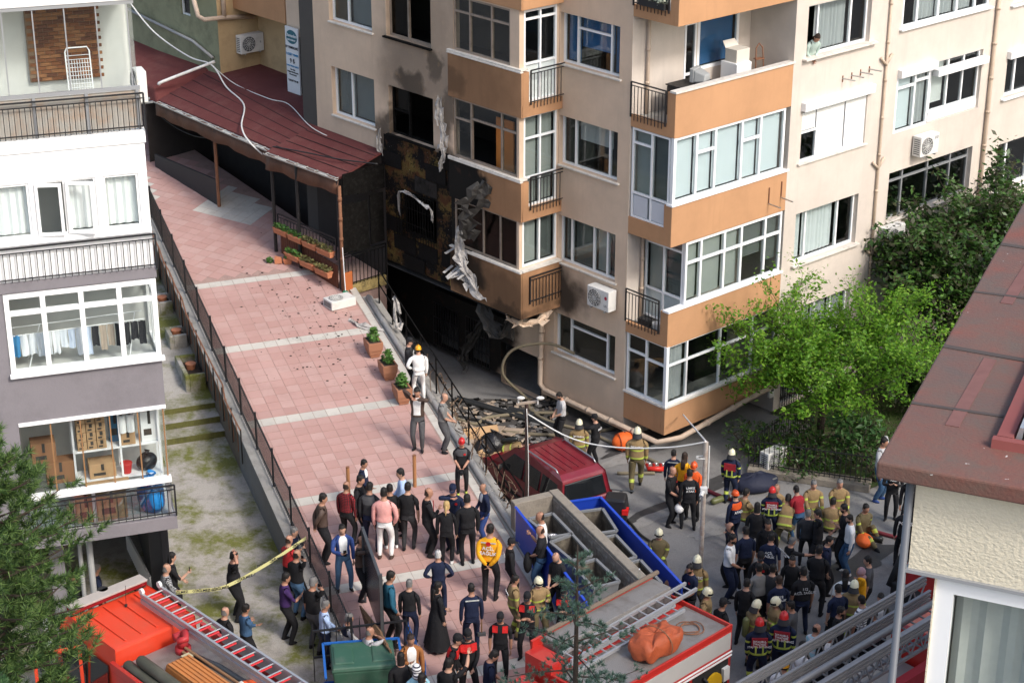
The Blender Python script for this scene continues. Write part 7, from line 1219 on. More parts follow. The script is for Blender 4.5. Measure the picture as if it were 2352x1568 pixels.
def body(H, top, sleeve, bot, shoe, skin, hair, beard, arms, pose, yaw, bulk, gear, shirt, fat, rnd, vest):
    """mesh of a person facing +Y; materials: 0 top 1 bottom 2 shoes 3 skin 4 hair 5 eyes 6 lips 7 shirt 8 band 9 accent"""
    m = MB(); n = 12; lean, drop, fx = 0., 0., 0.
    if pose == 'sit': drop = .27
    if pose == 'ground': drop = .44; lean = RAD(4)
    if pose == 'crouch': drop = .2; lean = RAD(30)
    if pose == 'bend': lean = RAD(68); drop = .04; fx = -.1
    if pose == 'lean': lean = RAD(28)
    if pose == 'stoop': lean = RAD(14)
    pv = V((0, fx * H, (.52 - drop) * H)); up = V((0, math.sin(lean), math.cos(lean))); fw = V((0, math.cos(lean), -math.sin(lean))); rt_ = V((1, 0, 0)); SP = .315 * H
    def ring(c, ux, uy, rx, ry, mats_, e=.85):
        o = len(m.v)
        for k in range(n):
            t = 2 * math.pi * k / n; s_, c_ = math.sin(t), math.cos(t); m.v.append(tuple(c - ux * rx * math.copysign(abs(s_) ** e, s_) * H + uy * ry * math.copysign(abs(c_) ** e, c_) * H))
        return list(range(o, o + n))
    def face(f, k): m.f.append(list(f)); m.m.append(k)
    def join(a, b, k, skip=(), mk=None):
        for i in range(len(a)):
            if i in skip: continue
            j = (i + 1) % len(a); face((a[i], a[j], b[j], b[i]), k if mk is None else mk(i))
    F_, bk = fat, bulk
    hem = .02 if gear in ('coat', 'fire') else .12
    T_ = [(-.1, .100 * F_, .073 * F_, 1), (.03, .102 * F_, .075 * F_, 1), (hem + .03, .098 * F_, .073 * F_, 1), (hem, .104 * bk * F_, .08 * bk * F_, 8 if gear == 'fire' else 0), (hem + .1, .104 * bk * F_, .08 * bk * F_, 0), (.36, .092 * bk * F_, .072 * bk * F_ * (1.1 if F_ > 1.1 else 1), 0), (.47, .096 * bk * F_, .074 * bk * F_, 8 if gear == 'fire' and top == 'khaki' else 0), (.55, .099 * bk, .075 * bk, 0), (.62, .101 * bk, .076 * bk, 9 if vest else 0), (.75, .110 * bk, .074 * bk, 9 if vest else 0), (.88, .112 * bk, .064 * bk, 9 if vest else 0), (.985, .082 * bk, .05, 0), (1.05, .042, .045, 3)]
    rs = [ring(pv + up * SP * t - up * 0, rt_, fw, rx, ry, 0) for t, rx, ry, k in T_]
    for i in range(len(rs) - 1):
        sk = (2, 3, 8, 9) if i in (9, 10) else ()
        kk = T_[i][3] if i != 11 else 0
        op = shirt and i >= (4 if top in ('brown', 'blue', 'olive', 'tan') else 8)
        join(rs[i], rs[i + 1], kk, sk, (lambda c, kk=kk: 7 if c in (11, 0) else kk) if op else None)
    # crotch and legs
    c = pv - up * SP * .19; ci = len(m.v); m.v.append(tuple(c)); r0 = rs[0]
    L1, L2 = .245 * H, .245 * H; st = rnd.uniform(.0, .035); sw = rnd.choice((-1, 1)) * rnd.uniform(.0, .045)
    for sd in (-1, 1):
        hip = pv + V((sd * .052 * H, 0, -.02 * H)); ft = V((sd * (.055 + st) * H, sd * sw * H * .9, .045 * H))
        if pose == 'stride': ft.y = sd * .13 * H
        if pose == 'sit': ft = V((sd * .09 * H, (.25 + sd * .02) * H, .045 * H)); 
        if pose == 'ground': ft = V((sd * .1 * H, (.36 + sd * .1) * H, .045 * H))
        if pose == 'crouch': ft = V((sd * .07 * H, sd * .1 * H, .045 * H))
        kn, an = ik(hip, ft, L1, L2, (sd * .15, 1, .2)); loop = ([r0[k] for k in range(0, 7)] if sd < 0 else [r0[k] for k in (0, 11, 10, 9, 8, 7, 6)]) + [ci]
        prev = loop; gb = 1.22 if gear == 'fire' else 1.0
        segs = [(hip.lerp(kn, .22), .059 * F_ * gb, 1), (hip.lerp(kn, .6), .051 * F_ * gb, 1), (kn, .042 * gb, 1), (kn.lerp(an, .35), .040 * gb, 8 if gear == 'fire' else 1), (kn.lerp(an, .5), .039 * gb, 1), (kn.lerp(an, .93), .034 * gb, 1), (kn.lerp(an, .95), .022, 2)]
        pts = [s[0] for s in segs]
        for q, (p, r, k) in enumerate(segs):
            d = (kn - hip if q < 2 else an - kn if q > 2 else an - hip).normalized(); fwd = V((0, 1, 0)) - d * d.y
            if fwd.length < .3: fwd = V((0, 0, 1)) - d * d.z
            fwd.normalize(); outw = V((sd, 0, 0)); o = len(m.v)
            for a_ in (112, 75, 38, 0, -38, -75, -112, 180): a_ = RAD(a_); m.v.append(tuple(p + outw * math.cos(a_) * r * H + fwd * math.sin(a_) * r * H * 1.08))
            cur = list(range(o, o + 8)); join(prev, cur, segs[q - 1][2] if q else 1); prev = cur
        toe = rnd.uniform(-.1, .35) * sd; fd = V((math.sin(toe), math.cos(toe), 0)); od = V((sd * math.cos(toe), -sd * math.sin(toe), 0)); gz_ = an.z - .045 * H
        for z, lo, hi, w_ in ((.028, -.035, .085, .026), (.0, -.042, .105, .029)):
            o = len(m.v)
            for a_ in (112, 75, 38, 0, -38, -75, -112, 180):
                a_ = RAD(a_); s_ = math.sin(a_); m.v.append(tuple(V((an.x, an.y, gz_ + z * H)) + od * math.cos(a_) * w_ * H + fd * ((hi if s_ > 0 else -lo) * s_) * H))
            cur = list(range(o, o + 8)); join(prev, cur, 2); prev = cur
        face(prev, 2)
    # arms
    hands = []
    for sd in (-1, 1):
        cols = (2, 3, 4) if sd < 0 else (10, 9, 8); A_, B_, C_ = rs[9], rs[10], rs[11]
        loop = [A_[cols[0]], A_[cols[1]], A_[cols[2]], B_[cols[2]], C_[cols[2]], C_[cols[1]], C_[cols[0]], B_[cols[0]]]
        sh = pv + up * SP * .885 + V((sd * .112 * H * bk, 0, 0)); tg = V(ARM[arms[0 if sd < 0 else 1]]) * H; tg.x *= sd; tg = V((tg.x, tg.y + fx * H, tg.z - drop * H))
        if lean and arms[0 if sd < 0 else 1] not in ('lo', 'kn', 'gd'): v_ = tg - V((0, fx * H, (.52 - drop) * H)); tg = pv + rt_ * v_.x + fw * v_.y + up * v_.z
        el, wr = ik(sh, tg, .175 * H, .155 * H, (sd * .8, -.75, -.35) if arms[0 if sd < 0 else 1] != 'hd' else (sd, .2, .3)); prev = loop; sb = bk * (1.0 if sleeve > .5 else 1.05)
        segs = [(sh.lerp(el, .12), .041 * bk), (sh.lerp(el, .5), .035 * sb), (sh.lerp(el, .56), .027 if sleeve < .6 else .034 * bk), (el, .026 if sleeve < .6 else .031 * bk), (el.lerp(wr, .4), .025 if sleeve < .6 else .029 * bk), (el.lerp(wr, .62), .023 if sleeve < .6 else .028 * bk), (el.lerp(wr, .93), .017 if sleeve < .9 else .024), (el.lerp(wr, .95), .0165)]
        for q, (p, r) in enumerate(segs):
            d = (el - sh if q < 3 else wr - el if q > 3 else wr - sh).normalized(); U_ = V((sd * .75, 0, .65)); U_ = (U_ - d * U_.dot(d)).normalized(); Fv = d.cross(U_) * (1 if sd < 0 else -1); o = len(m.v)
            for a_ in (-45, -90, -135, 180, 135, 90, 45, 0): a_ = RAD(a_); m.v.append(tuple(p + (Fv * math.cos(a_) + U_ * math.sin(a_)) * r * H))
            cur = list(range(o, o + 8)); u_ = (0, .5, .56, .8, 1.2, 1.4, 1.8, 1.9)[q] / 2
            k = (0 if u_ <= sleeve * .95 + .01 else 3) if sleeve > 0 else 3
            if gear == 'fire' and q in (2, 5): k = 8
            join(prev, cur, k); prev = cur
        # palm and five fingers
        d = (wr - el).normalized(); sdv = V((sd * .3, 1, 0)); sdv = (sdv - d * sdv.dot(d)).normalized(); nv = d.cross(sdv); hb = wr + d * .0; o = len(m.v)
        for t, w_, th in ((.012, .017, .011), (.035, .024, .010), (.056, .023, .009)):
            for a_ in (-45, -90, -135, 180, 135, 90, 45, 0): a_ = RAD(a_); m.v.append(tuple(hb + d * t * H + sdv * math.cos(a_) * w_ * H + nv * math.sin(a_) * th * H))
        rr_ = [list(range(o + 8 * i, o + 8 * i + 8)) for i in range(3)]; join(prev, rr_[0], 3); join(rr_[0], rr_[1], 3); join(rr_[1], rr_[2], 3); face(rr_[2], 3)
        cu = -nv * (1 if sd > 0 else -1)
        for q, (x, ln) in enumerate(((-.0165, .034), (-.0055, .042), (.0055, .045), (.0165, .038))):
            b0 = hb + d * .05 * H + sdv * x * H; m.tube([b0, b0 + d * ln * .5 * H + cu * .006 * H, b0 + d * ln * .85 * H + cu * .02 * H], [.0052 * H, .005 * H, .0035 * H], 5, 3)
        b0 = hb + d * .018 * H + sdv * .016 * H; m.tube([b0, b0 + (d * .018 + sdv * .02) * H, b0 + (d * .04 + sdv * .022) * H + cu * .008 * H], [.0075 * H, .006 * H, .004 * H], 5, 3)
        hands.append((wr + d * .06 * H, d))
    # head
    nb = pv + up * SP * 1.05; yw = RAD(yaw[0]); pt = RAD(yaw[1]) + lean * .35
    hf = V((math.sin(yw) * math.cos(pt), math.cos(yw) * math.cos(pt), -math.sin(pt))); hr = V((math.cos(yw), -math.sin(yw), 0)); hu = hr.cross(hf); c0 = nb + up * .012 * H + hf * .008 * H; hd = lambda z, f_: c0 + hu * z * H + hf * f_ * H
    HR = [(.010, .0, .033, .036, 3), (.022, .008, .034, .041, 3), (.045, .010, .041, .050, 3), (.066, .010, .0435, .053, 3), (.086, .008, .0445, .055, 3), (.110, .004, .0445, .055, 3), (.136, .0, .036, .045, 3), (.150, -.002, .014, .018, 3)]
    prev = rs[-1]
    for q, (z, f_, rx, ry, k) in enumerate(HR):
        cur = ring(hd(z, f_), hr, hf, rx, ry, 0, .95)
        if q == 3: v_ = V(m.v[cur[0]]) + hf * .013 * H - hu * .004 * H; m.v[cur[0]] = tuple(v_)
        if beard and q in (2, 3): join(prev, cur, 3, mk=lambda c: 4 if c in (10, 11, 0, 1, 9, 2) and not (q == 3 and c in (11, 0)) else 3)
        else: join(prev, cur, 3)
        prev = cur
    face(prev[::-1], 3)
    for sx in (-1, 1):
        e = hd(.079, .008) + hr * sx * .0175 * H + hf * .0535 * H; a, b = hr * .007 * H, hu * .003 * H; o = len(m.v); m.v += [tuple(e - a - b), tuple(e + a - b), tuple(e + a + b), tuple(e - a + b)]; face((o, o + 1, o + 2, o + 3), 5)
        e = hd(.07, .0) + hr * sx * .046 * H; m.ball(e, .006 * H, .012 * H, .016 * H, 6, 4, 3)
    e = hd(.038, .010) + hf * .0505 * H; a, b = hr * .012 * H, hu * .0035 * H; o = len(m.v); m.v += [tuple(e - a - b), tuple(e + a - b), tuple(e + a + b), tuple(e - a + b)]; face((o, o + 1, o + 2, o + 3), 6)
    # hair cap as a list of rings
    hm_ = MB(); HC = []
    def hring(z, f_, rx, ry, ks):
        o = len(hm_.v)
        for k in range(n): t = 2 * math.pi * k / n; jt = rnd.uniform(.94, 1.05); hm_.v.append(tuple(hd(z + rnd.uniform(-.004, .004), f_) - hr * rx * jt * math.sin(t) * H + hf * ry * jt * math.cos(t) * H))
        return list(range(o, o + n))
    if hair[0] != '0':
        style = hair[1:] or 's'; hl = dict(s=.05, b=.05, l=-.06, m=.0, p=.04)[style]
        R_ = [hring(hl, .0, .046, .055, 0), hring(.085, .003, .0475, .057, 0), hring(.118, .002, .0475, .058, 0), hring(.143, -.001, .040, .049, 0), hring(.157, -.003, .016, .02, 0)]
        for i in range(4):
            for k in range(n):
                if i == 0 and k in (9, 10, 11, 0, 1, 2): continue
                if i == 1 and k in (10, 11, 0, 1): continue
                if style == 'b' and (i >= 2 or i == 1 and k not in (4, 5, 6, 7)): continue
                j = (k + 1) % n; hm_.f.append([R_[i][k], R_[i][j], R_[i + 1][j], R_[i + 1][k]]); hm_.m.append(0)
        if style != 'b': hm_.f.append(R_[4][::-1]); hm_.m.append(0)
        if style == 'l':
            for dx in (-.02, 0, .02): p0 = hd(.06, -.045) + hr * dx * H; hm_.tube([p0, p0 - hu * .08 * H - hf * .02 * H, p0 - hu * .19 * H - hf * .015 * H], [.022 * H, .024 * H, .008 * H], 6)
        if style == 'p': p0 = hd(.1, -.055); hm_.tube([p0, p0 - hf * .03 * H - hu * .03 * H, p0 - hf * .025 * H - hu * .16 * H], [.012 * H, .018 * H, .006 * H], 6)
    info = dict(H=H, pv=pv, up=up, fw=fw, SP=SP, hd=hd, hr=hr, hf=hf, hu=hu, hands=hands, bk=bk, F=F_)
    return m, hm_, info
def helmet(par, I, col, kind):
    hd, hr, hf, hu, H = I['hd'], I['hr'], I['hf'], I['hu'], I['H']; mb = MB(); n = 16
    big = kind == 'fire'; rows = [(.062 if big else .085, .060, .074), (.095, .059, .071), (.13, .051, .062), (.155, .034, .042), (.166, .01, .012)] if big else [(.088, .054, .066), (.115, .053, .064), (.142, .043, .052), (.162, .014, .016)]
    def rg(z, rx, ry, f_=0): o = len(mb.v); mb.v += [tuple(hd(z, -.004 + f_) + hr * rx * math.sin(2 * math.pi * k / n) * H + hf * ry * math.cos(2 * math.pi * k / n) * H) for k in range(n)]; return list(range(o, o + n))
    R_ = [rg(*r) for r in rows]
    if not big: R_ = [rg(.086, .058, .082, .006), rg(.084, .054, .066)] + R_
    for a, b in zip(R_, R_[1:]):
        for k in range(n): mb.f.append([a[k], a[(k + 1) % n], b[(k + 1) % n], b[k]]); mb.m.append(0)
    mb.f.append(R_[-1]); mb.m.append(0); m_ = mat('helmet_' + col, PAL[col], .3, .04, spec=.5); ho = mb.build('helmet', m_, par, smooth=True)
    mb = MB(); a = [hd(.105, 0) + hf * .0 + (hr * math.sin(t) * .062 + hf * math.cos(t) * .075) * H for t in np.linspace(-1.3, 1.3, 9)]; b = [p - hu * .035 * H - hf * .004 * H for p in a] if big else [p - hu * .008 * H for p in a]
    mb.add(a + b, [(i, i + 1, 10 + i, 9 + i) for i in range(8)]); mb.build('visor', mat('visor_dark', (.03, .03, .035), .15), ho)
    if big:
        mb = MB(); a = [hd(.075, -.01) + (hr * math.sin(t) * .058 + hf * math.cos(t) * .07) * H for t in np.linspace(1.7, 2 * math.pi - 1.7, 9)]; b = [p - hu * .075 * H - hf * .02 * H + hr * (p - hd(.075, 0)).dot(hr) * .35 for p in a]; mb.add(a + b, [(i, i + 1, 10 + i, 9 + i) for i in range(8)]); mb.build('neck_cape', mat('cape_dark', (.03, .03, .033), .8, .2), ho, smooth=True)
    mb = MB(); mb.tube([hd(.095, .07), hd(.135, .058), hd(.166, .02), hd(.17, -.02), hd(.15, -.056)], .006 * H, 5); mb.build('crest', m_, ho, smooth=True)
def cap(par, I, col):
    hd, hr, hf, hu, H = I['hd'], I['hr'], I['hf'], I['hu'], I['H']; mb = MB(); n = 14
    def rg(z, rx, ry): o = len(mb.v); mb.v += [tuple(hd(z, 0) + hr * rx * math.sin(2 * math.pi * k / n) * H + hf * ry * math.cos(2 * math.pi * k / n) * H) for k in range(n)]; return list(range(o, o + n))
    R_ = [rg(.09, .049, .06), rg(.12, .049, .059), rg(.15, .04, .048), rg(.162, .012, .014)]
    for a, b in zip(R_, R_[1:]):
        for k in range(n): mb.f.append([a[k], a[(k + 1) % n], b[(k + 1) % n], b[k]]); mb.m.append(0)
    mb.f.append(R_[-1]); mb.m.append(0); ho = mb.build('cap', cm(col), par, smooth=True); mb = MB()
    a = [hd(.094, 0) + (hr * math.sin(t) * .046 + hf * math.cos(t) * .058) * H for t in np.linspace(-1.1, 1.1, 7)]; b = [hd(.086, 0) + (hr * math.sin(t) * .042 + hf * (math.cos(t) * .05 + .055)) * H for t in np.linspace(-1.1, 1.1, 7)]
    mb.add(a + b, [(i, i + 1, 8 + i, 7 + i) for i in range(6)]); mb.build('bill', cm(col), ho)
PEOPLE = []
def person(pos, H, facing, top='black', sl=1., bot='black', shoe='black', hair='k', beard=0, arms='dd', pose='st', yaw=(0, 8), bulk=1.0, gear='', shirt=None, fat=1., vest=None, hat=None, label='', band='hivis', group='people on the terrace', txt=None, skin=None, extra=()):
    R_ = random.Random(len(PEOPLE) * 7 + 3); ar = [a for a in (arms.split(',') if ',' in arms else list(arms))]
    if gear == 'fire': bulk = max(bulk, 1.14)
    sk = skm[skin if skin is not None else R_.randrange(4)]
    m, hmesh, I = body(H, top, sl, bot, shoe, sk, hair, beard, ar, pose, yaw, bulk, gear, shirt, fat, R_, vest)
    p = thing('person', label, 'person', pos, -RAD(facing), group); PEOPLE.append(p)
    hk = hair[0] if hair[0] != '0' else 'k'
    tp = 'cloth_' + top; tm_ = MATS[tp] if tp in MATS else cm(top)
    ml = [tm_, MATS.get('cloth_' + bot) or cm(bot), cm(shoe, .5), sk, hm(hk), eyem, lipm, cm(shirt or 'white'), cm(band), cm(vest) if vest else tm_]
    b = m.build('body', ml, p, smooth=True, sub=1)
    if hmesh.f and not (hat and hat[0] == 'f'): hmesh.build('hair', hm(hk), p, smooth=True, sub=1)
    if hat:
        k, c = hat.split(':')
        if k == 'cap': cap(p, I, c)
        else: helmet(p, I, c, k)
    pv, up, fw, SP = I['pv'], I['up'], I['fw'], I['SP']
    if gear == 'fire' or txt:
        pass
    if txt:
        s_, sz, side, col = txt; yy = (.085 * I['bk'] * H + .004) * (1 if side == 'f' else -1); lines = s_.split('|'); k = len(lines)
        for i, ln in enumerate(lines):
            c = pv + up * SP * (.72 - i * sz * 3.4) + fw * yy; text(ln, sz * H, cm(col, .5), p, c, V((-1, 0, 0)) if side == 'f' else V((1, 0, 0)), up)
    for e in extra:
        hnd = I['hands'][1][0]; hl = I['hands'][0][0]
        if e == 'phone': mb = MB(); q = hnd; mb.box(q.x - .036, q.x + .036, q.y - .006, q.y + .006, q.z - .06, q.z + .09); mb.build('phone', flat('phone_black', (.01, .01, .012), .2), p)
        if e == 'bottle': mb = MB(); mb.tube([hl - V((0, 0, .06)), hl + V((0, 0, .08)), hl + V((0, 0, .11))], [.03, .03, .012], 8); mb.build('bottle', MATS['glass_clear'], p)
        if e == 'tank':
            mb = MB(); a = pv + up * SP * .1 - fw * .15 * H; bb_ = pv + up * SP * .85 - fw * .14 * H; mb.tube([a - up * .05, a, bb_, bb_ + up * .06], [.04, .075, .075, .03], 12); mb.build('air_tank', mat('tank_dark', (.02, .022, .02), .3), p, smooth=True)
            mb = MB(); 
            for sx in (-1, 1): mb.tube([pv + up * SP * .95 + V((sx * .07 * H, 0, 0)) - fw * .05 * H, pv + up * SP * 1.0 + V((sx * .075 * H, 0, 0)) + fw * .03 * H, pv + up * SP * .6 + V((sx * .07 * H, 0, 0)) + fw * .1 * H, pv + up * SP * .2 + V((sx * .1 * H, 0, 0)) + fw * .02 * H], .016, 5)
            mb.build('harness', cm('black'), p)
        if e == 'tankg': mb = MB(); a = pv + up * SP * .1 - fw * .15 * H; bb_ = pv + up * SP * .8 - fw * .14 * H; mb.tube([a - up * .05, a, bb_, bb_ + up * .06], [.04, .075, .075, .03], 12); mb.build('air_tank', mat('tank_green', (.12, .13, .05), .4), p, smooth=True)
        if e == 'stripes':                                       # two reflective strips down a dark coat back
            for sx in (-1, 1):
                mb = MB(); c0 = pv + V((sx * .045 * H, 0, 0)) - fw * (.088 * I['bk'] * H + .003); mb.bar(c0 + up * SP * .1, c0 + up * SP * .5, .035, .008, up=fw); mb.build('reflective_strip', cm('hivis'), p)
        if e == 'yoke': mb = MB(); c0 = pv + up * SP * .68 - fw * (.083 * I['bk'] * H + .002); mb.hexa([c0 + rt * .095 * H * I['bk'] * sx + up * z for sx in () for z in ()]) if False else mb.hexa([c0 + V((x * .1 * H, 0, 0)) + up * z * SP + fw * f_ for z in (-.22, .2) for x, f_ in ((-1, 0), (1, 0), (1, .02), (-1, .02))]); mb.build('back_panel', cm('crimson'), p)
        if e == 'redyoke':
            mb = MB()
            for sx in (-1, 1): mb.hexa([pv + V((sx * x * H, 0, 0)) + up * z * SP + fw * f_ * H for z, fo in ((.72, .0), (.99, -.02)) for x, f_ in ((.03, .079 + fo), (.1, .07 + fo * 1.5), (.1, .06 + fo * 1.5), (.03, .07 + fo))])
            mb.build('shoulder_panel', cm('vred'), p)
        if e == 'camera': mb = MB(); c0 = hnd.lerp(hl, .5) + V((0, .05, 0)); mb.box(c0.x - .07, c0.x + .07, c0.y - .03, c0.y + .03, c0.z - .05, c0.z + .05); mb.cyl(c0 + V((0, .03, 0)), .04, .1, 12, axis=(0, 1, 0)); mb.build('camera', cm('black', .4), p)
        if e == 'hammer': mb = MB(); a = hnd; mb.tube([a + V((0, -.02, .55)), a - V((0, 0, .25))], .016, 6); mb.build('hammer_handle', mat('wood_handle', (.20, .11, .05), .7), p); mb = MB(); mb.box(a.x - .09, a.x + .09, a.y - .035, a.y + .035, a.z - .33, a.z - .25); mb.build('hammer_head', MATS['dark_steel'], p, bevel=.008)
        if e == 'tie': mb = MB(); c0 = pv + fw * (.083 * H + .004); mb.hexa([c0 + V((x * .02, 0, 0)) + up * z * SP + fw * f_ for z in (.45, .95) for x, f_ in ((-1, -.01), (1, -.01), (1, .002), (-1, .002))]); mb.build('tie', cm('crimson'), p)
        if e == 'emblem' : mb = MB(); c0 = pv + up * SP * .9 - fw * (.075 * H * I['bk'] + .008); mb.poly([c0 + V((math.cos(t) * .03 * H, 0, 0)) + up * math.sin(t) * .03 * H for t in np.linspace(0, 6.283, 17)[:-1]]); mb.build('emblem', cm('vred'), p)
        if e == 'chestdot': mb = MB(); c0 = pv + up * SP * .75 + V((-.05 * H, 0, 0)) + fw * (.079 * H * I['bk'] + .004); mb.poly([c0 + V((math.cos(t) * .02 * H, 0, 0)) + up * math.sin(t) * .02 * H for t in np.linspace(0, 6.283, 13)[:-1]]); mb.build('badge', cm('vred'), p)
        if e == 'silver': mb = MB(); c0 = pv - fw * (.086 * H * I['bk'] + .004); mb.bar(c0 + up * SP * .93 - V((.09 * H, 0, 0)) + fw * .02 * H, c0 + up * SP * .93 + V((.09 * H, 0, 0)) + fw * .02 * H, .004, .03, up=up); mb.build('reflective_band', cm('silver', .3), p)
        if e == 'skirt':
            mb = MB(); n = 24; o = 0
            for i, (z, r) in enumerate(((.60, .088), (.5, .118), (.3, .15), (.05, .20))):
                for k in range(n): t = 2 * math.pi * k / n; rr_ = r * H * (1 + (.09 * i / 3) * math.sin(k * 2.6)); mb.v.append((rr_ * math.sin(t), rr_ * math.cos(t) * .85, z * H))
            for i in range(3):
                for k in range(n): mb.f.append([i * n + k, i * n + (k + 1) % n, (i + 1) * n + (k + 1) % n, (i + 1) * n + k]); mb.m.append(0)
            mb.build('skirt', cm(bot), p, smooth=True)
        if e == 'scarf': mb = MB(); mb.ball(I['hd'](.085, -.006), .056 * H, .064 * H, .07 * H, 12, 8); mb.ball(I['hd'](.0, -.01), .055 * H, .06 * H, .06 * H, 12, 8); o = mb.build('headscarf', MATS.get('cloth_' + band) or cm(band), p, smooth=True)
        if e == 'bag': mb = MB(); c0 = hl; mb.ball(c0 - V((0, 0, .15)), .16, .1, .26, 10, 8); o = mb.build('carried_jacket', cm('black'), p, smooth=True)
        if e == 'helm': mb = MB(); c0 = hl - V((0, -.02, .12)); mb.ball(c0, .12, .14, .12, 14, 8, z0=-.6); mb.build('carried_helmet', mat('helmet_white', PAL['white'], .3), p, smooth=True)
    return p
# ---- where everybody stands
SH, TH = 1.66, 1.74
def stand(g, tl, head, feet, facing, label, **kw):
    hx, hy = T(*tl, *head); hat = kw.get('hat'); adj = .03 if hat else .0
    if feet:
        p = at_feet(g, *T(*tl, *feet)); d = ray(hx, hy); z = CAMZ + d.z * p.y / d.y; H = (z - p.z) / (1.0 + adj)
        px = (cC + d * (p.y / d.y)).x; H = max(1.5, min(1.9, H)); p.x = p.x * .6 + px * .4
    else:
        H = kw.pop('H', None) or (SH if g != 't' else TH); z = 2.0; q = kw.pop('drop', 0)
        for _ in range(14): p = onz(hx, hy, z + H * (1.0 + adj) - q * H); z = ZG[g](p) if g in ZG else g
        p = onz(hx, hy, z + H * (1 + adj) - q * H); p.z = z
    kw.pop('drop', None); kw.pop('H', None)
    kw.setdefault('group', {'t': 'people gathered on the pink terrace', 's': 'people gathered in the street', 'd': 'people on the mossy driveway'}.get(g, 'people gathered in the street'))
    return person(p, H, facing, label=label, **kw)
FG = dict(top='khaki', bot='khakid', gear='fire', shoe='black')
t12, t11, t02, t22, t21 = (1, 2), (1, 1), (0, 2), (2, 2), (2, 1)
# ---- terrace
stand('t', t12, (160, 42), (150, 420), 105, 'dark haired man in navy suit between the two wooden posts', top='navy', shirt='white', arms='df')
stand('t', t12, (130, 140), (128, 590), 100, 'man in black zip jacket behind the red checked shirt', top='black', arms='kk')
stand('t', t12, (35, 190), (40, 620), 25, 'balding man in red checked shirt seen from behind', top='plaid', bot='black', hair='bb', arms='dd')
stand('t', t12, (192, 195), (205, 655), 12, 'man in black jacket with grey shoulder panels', top='char', bot='navy', vest='dgrey', shoe='black', arms='dd')
stand('t', t12, (313, 235), (290, 712), 5, 'man in pink shirt and white trousers seen from behind', top='pink', bot='white', shoe='brown', arms='hd' if 0 else 'dk', bulk=1.05)
stand('t', t12, (335, 208), (345, 640), 350, 'man in black sweater and white trainers beside pink shirt', top='black', bot='char', shoe='white', arms='ff')
stand('t', t12, (418, 96), (430, 540), 262, 'man with sunglasses and light blue shirt facing left', top='ltblue', arms='ff', fat=1.1, extra=('glasses',))
stand('t', t12, (460, 197), (462, 650), 10, 'man in black short sleeved shirt beside the light blue shirt', top='black', sl=.48, bot='char', arms='dd')
stand('t', t12, (618, 232), (580, 690), 75, 'bespectacled man in black suit talking to the blonde woman', top='black', shirt='white', hair='bb', arms='fw', extra=('tie',))
stand('t', t12, (745, 188), (790, 655), 185, 'officer in navy uniform and gold trimmed cap touching his face', top='navy', bot='navy', hat='cap:navy', arms='d,mo', extra=('chestdot',), bulk=1.06)
stand('t', t12, (715, 325), (735, 752), 5, 'blonde woman with ponytail in black leather jacket', top='black', bot='black', shoe='white', hair='yp', arms='dd')
stand('t', t12, (872, 280), (870, 750), 350, 'broad man in black suit with his back turned', top='black', arms='dd', bulk=1.06)
stand('t', t12, (992, 222), (985, 590), 250, 'bald man in dark blue suit beside the grey kerb pipe', top='navy', shirt='white', bot='blue', hair='gb', arms='kf')
stand('t', t12, (1045, 485), (1010, 998), 12, 'medic in yellow and navy vest with lettering on back', top='yellow', vest='yellow', bot='black', arms='bb', txt=('ACİL|SAĞLIK', .062, 'b', 'white'), extra=('emblem', 'silver'), bulk=1.08)
stand('t', t12, (1180, 612), (1150, 980), 80, 'police officer in black cap standing right of yellow vest', top='black', hat='cap:black', arms='dd', txt=('POLİS', .05, 'b', 'white'))
stand('t', t12, (680, 665), (665, 1090), 355, 'white haired man in dark blue suit seen from behind', top='navy', bot='navy', hair='w', arms='hh')
stand('t', t12, (665, 878), (655, 1330), 60, 'woman with long dark hair in a black dress', top='black', bot='black', hair='kl', arms='fd', extra=('skirt',))
stand('t', t12, (905, 895), (895, 1355), 350, 'man in navy work suit carrying a sledgehammer', top='navy', bot='navy', arms='dd', extra=('hammer', 'silver'))
stand('t', t12, (485, 865), (462, 1300), 12, 'grey haired man in black jacket with small white logo', top='black', bot='navy', hair='g', arms='dd')
stand('t', t12, (320, 805), (345, 1300), 70, 'man in shiny navy leather jacket beside the dark board', top='teal', bot='black', arms='kk')
stand('t', t12, (140, 562), (130, 990), 100, 'balding man in dark brown shirt behind the dark board', top='brown', bot='black', hair='bb', arms='d,mo')
stand('t', t12, (18, 475), (10, 930), 165, 'man in blue jacket and jeans looking at his phone', top='blue', shirt='white', bot='jeans', arms='d,ph', extra=('phone',))
stand('t', t12, (475, 1230), None, 165, 'man with glasses in tan leather jacket below the black jacket', top='tan', shirt='white', arms='dw', hair='b')
stand('t', t12, (410, 1370), None, 350, 'curly haired person in black near the blue bin fence', top='black', hair='km')
stand('t', t12, (520, 1448), None, 340, 'woman with black and white headscarf at bottom edge', top='sky', hair='0', extra=('scarf',), band='sailor')
stand('t', t12, (548, 1515), None, 20, 'dark haired person right of the striped headscarf', top='black', hair='k')
stand('t', t12, (735, 1213), None, 95, 'police officer in red and black shirt leaning beside a colleague', top='black', vest='vred', hat='cap:black', arms='fd', pose='stoop', extra=('redyoke',))
stand('t', t12, (868, 1185), None, 165, 'police officer in red and black looking down at his hands', top='black', vest='vred', hat='cap:black', arms='fd', extra=('redyoke',))
stand('t', t12, (735, 1410), None, 30, 'man in black shirt pointing upward with raised hand', top='black', sl=.48, arms='d,u')
stand('t', t12, (1020, 1342), None, 75, 'man in navy shirt bending his head beside the truck', top='navy', sl=.48, arms='fk', yaw=(10, 30))
